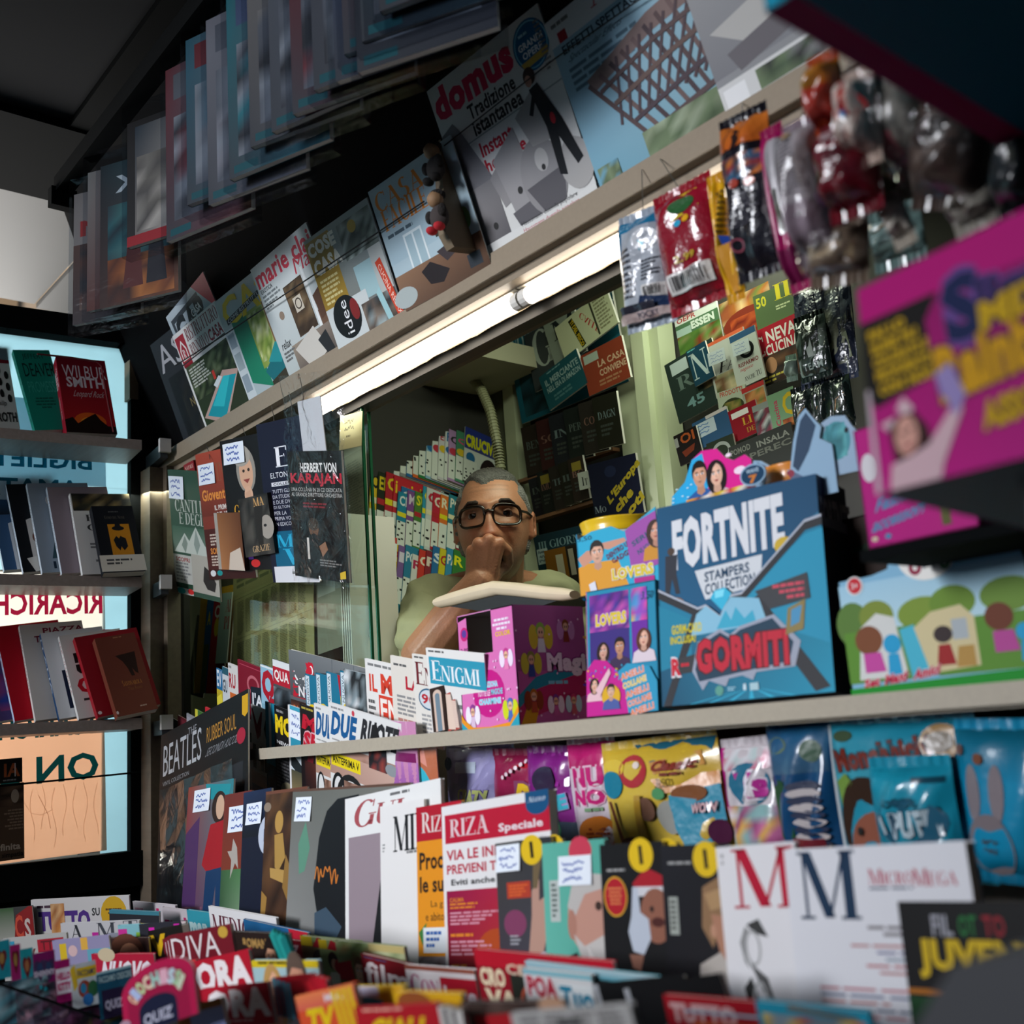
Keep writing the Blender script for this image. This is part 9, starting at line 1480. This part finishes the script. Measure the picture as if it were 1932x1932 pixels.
# eyes, lids, brows
for q in (-1, 1):
    e = MB(); c = (q * .0315, .0665, .0085); G, K = [], []
    for i in range(13):
        t = math.pi * i / 12; G.append([tuple(hl(c[0] + .0125 * math.sin(t) * math.cos(f), c[1] + .0125 * math.cos(t), c[2] + .0125 * math.sin(t) * math.sin(f))) for f in [2 * math.pi * j / 18 for j in range(19)]])
        K.append([hexc('0c0908' if i < 2 else '3a2416' if i < 4 else 'cfc4bc')] * 19)
    e.grid(G, K); child(e.build('eye', mat('eye', rough=.12, attr=True), None, None, True))
    l_ = MB(); 
    for s0, s1 in ((.30, 1.9), (-1.9, -.52)):
        l_.grid([[tuple(hl(c[0] + .0142 * math.sin(b_), c[1] + .0142 * math.cos(b_) * math.cos(a_), c[2] + .0142 * math.cos(b_) * math.sin(a_))) for a_ in np.linspace(s0, s1, 8)] for b_ in np.linspace(-1.45, 1.45, 14)], col='9a654c')
    child(l_.build('eyelid', SKIN, None, None, True))
    w = MB(); w.tube([tuple(hl(q * .0125, .0875, .0275)), tuple(hl(q * .026, .0885, .0325)), tuple(hl(q * .040, .0815, .0335)), tuple(hl(q * .051, .0705, .0275))], [.0028, .0042, .0038, .0016], n=8)
    child(w.build('eyebrow', mat('dark_brow', '3a2c24', .8, bump=(500, 1, .003)), None, None, True))
# glasses
gp = MB(); LENS = []
for q in (-1, 1):
    cx, czz = q * .0345, .004; pts = []
    for k in range(29):
        a = 2 * math.pi * k / 28; ca, sa = math.cos(a), math.sin(a); ex = .0265 * math.copysign(abs(ca) ** .62, ca); ey = .0205 * math.copysign(abs(sa) ** .62, sa) - .0006
        x = cx + ex; pts.append(tuple(hl(x, .100 - .9 * x * x / .1, czz + ey * (1 - .06 * ex * q / .0265 * (sa < 0)))))
    gp.tube(pts, [.0026 if k > 14 else .0033 for k in range(29)], n=8, cap=False); LENS.append(pts[:-1])
    gp.tube([tuple(hl(q * .060, .066, .013)), tuple(hl(q * .072, .05, .012)), tuple(hl(q * .0795, -.005, .014))], .0026, n=8)
gp.tube([tuple(hl(-.009, .1, .010)), tuple(hl(0, .103, .0125)), tuple(hl(.009, .1, .010))], .0026, n=8)
child(gp.build('glasses', mat('dark_tortoise_frame', '1f140d', .2, noise=(120, .6)), None, None, True), 'dark framed glasses')
for pts in LENS:
    c = MB(); c.poly(pts, 'fff'); child(c.build('lens', film_material('lens_glass', (.97, .97, .96), 0.0, None, .02)))
# sage t-shirt
ts = MB()
limb(ts, [NB_ + np.array([0, 0, -.035]), CH], [.075, .128]); limb(ts, [CH, BL_], [.15, .17]); limb(ts, [NB_ + np.array([0, 0, -.022]), SH_L + np.array([0, 0, -.004])], [.056, .064]); limb(ts, [NB_ + np.array([0, 0, -.022]), SH_R], [.056, .064])
limb(ts, [SH_L, SH_L * .22 + EL * .78], [.066, .060]); limb(ts, [SH_R, SH_R * .25 + ER * .75], [.066, .064]); limb(ts, [CH * .5 + SH_L * .5 - np.array([0, 0, .03]), CH], [.1, .12]); limb(ts, [CH * .5 + SH_R * .5 - np.array([0, 0, .03]), CH], [.1, .12])
t2 = merge(ts, 0.006, 5)
for v in t2.vertices:
    p = v.co; v.co = p + v.normal * (.0035 * math.sin(p.x * 60 + p.z * 95 + 2 * math.sin(p.y * 40)) + .0025 * math.sin(p.z * 150 + p.x * 20))
child(finish(t2, 'shirt', mat('sage_cotton', 'a8a784', .9, spec=.15, noise=(30, .08), bump=(600, .3, .002)), None), 'sage green t-shirt')
nk = MB(); RN = []
for k in range(25):
    a = 2 * math.pi * k / 24; RN.append(tuple(NB_ + hx * .074 * math.cos(a) + fw * (.066 * math.sin(a) - .0) + np.array([0, 0, -.004 - .030 * max(0, math.sin(a))])))
nk.tube(RN, .0075, n=8, cap=False); child(nk.build('neckline', MATS['sage_cotton'], None, None, True))
# stool the seller sits on
c = MB(); lathe(c, [(0, .40), (.17, .40), (.18, .43), (.17, .45), (0, .45)], '888', (BL_[0], BL_[1], 0)); lathe(c, [(.03, .02), (.03, .40)], '888', (BL_[0], BL_[1], 0)); lathe(c, [(0, 0), (.2, 0), (.2, .02), (0, .02)], '888', (BL_[0], BL_[1], 0))
tag(c.build('stool', mat('black_stool', '151515', .5)), 'black round stool under the seated person behind the counter', 'stool')
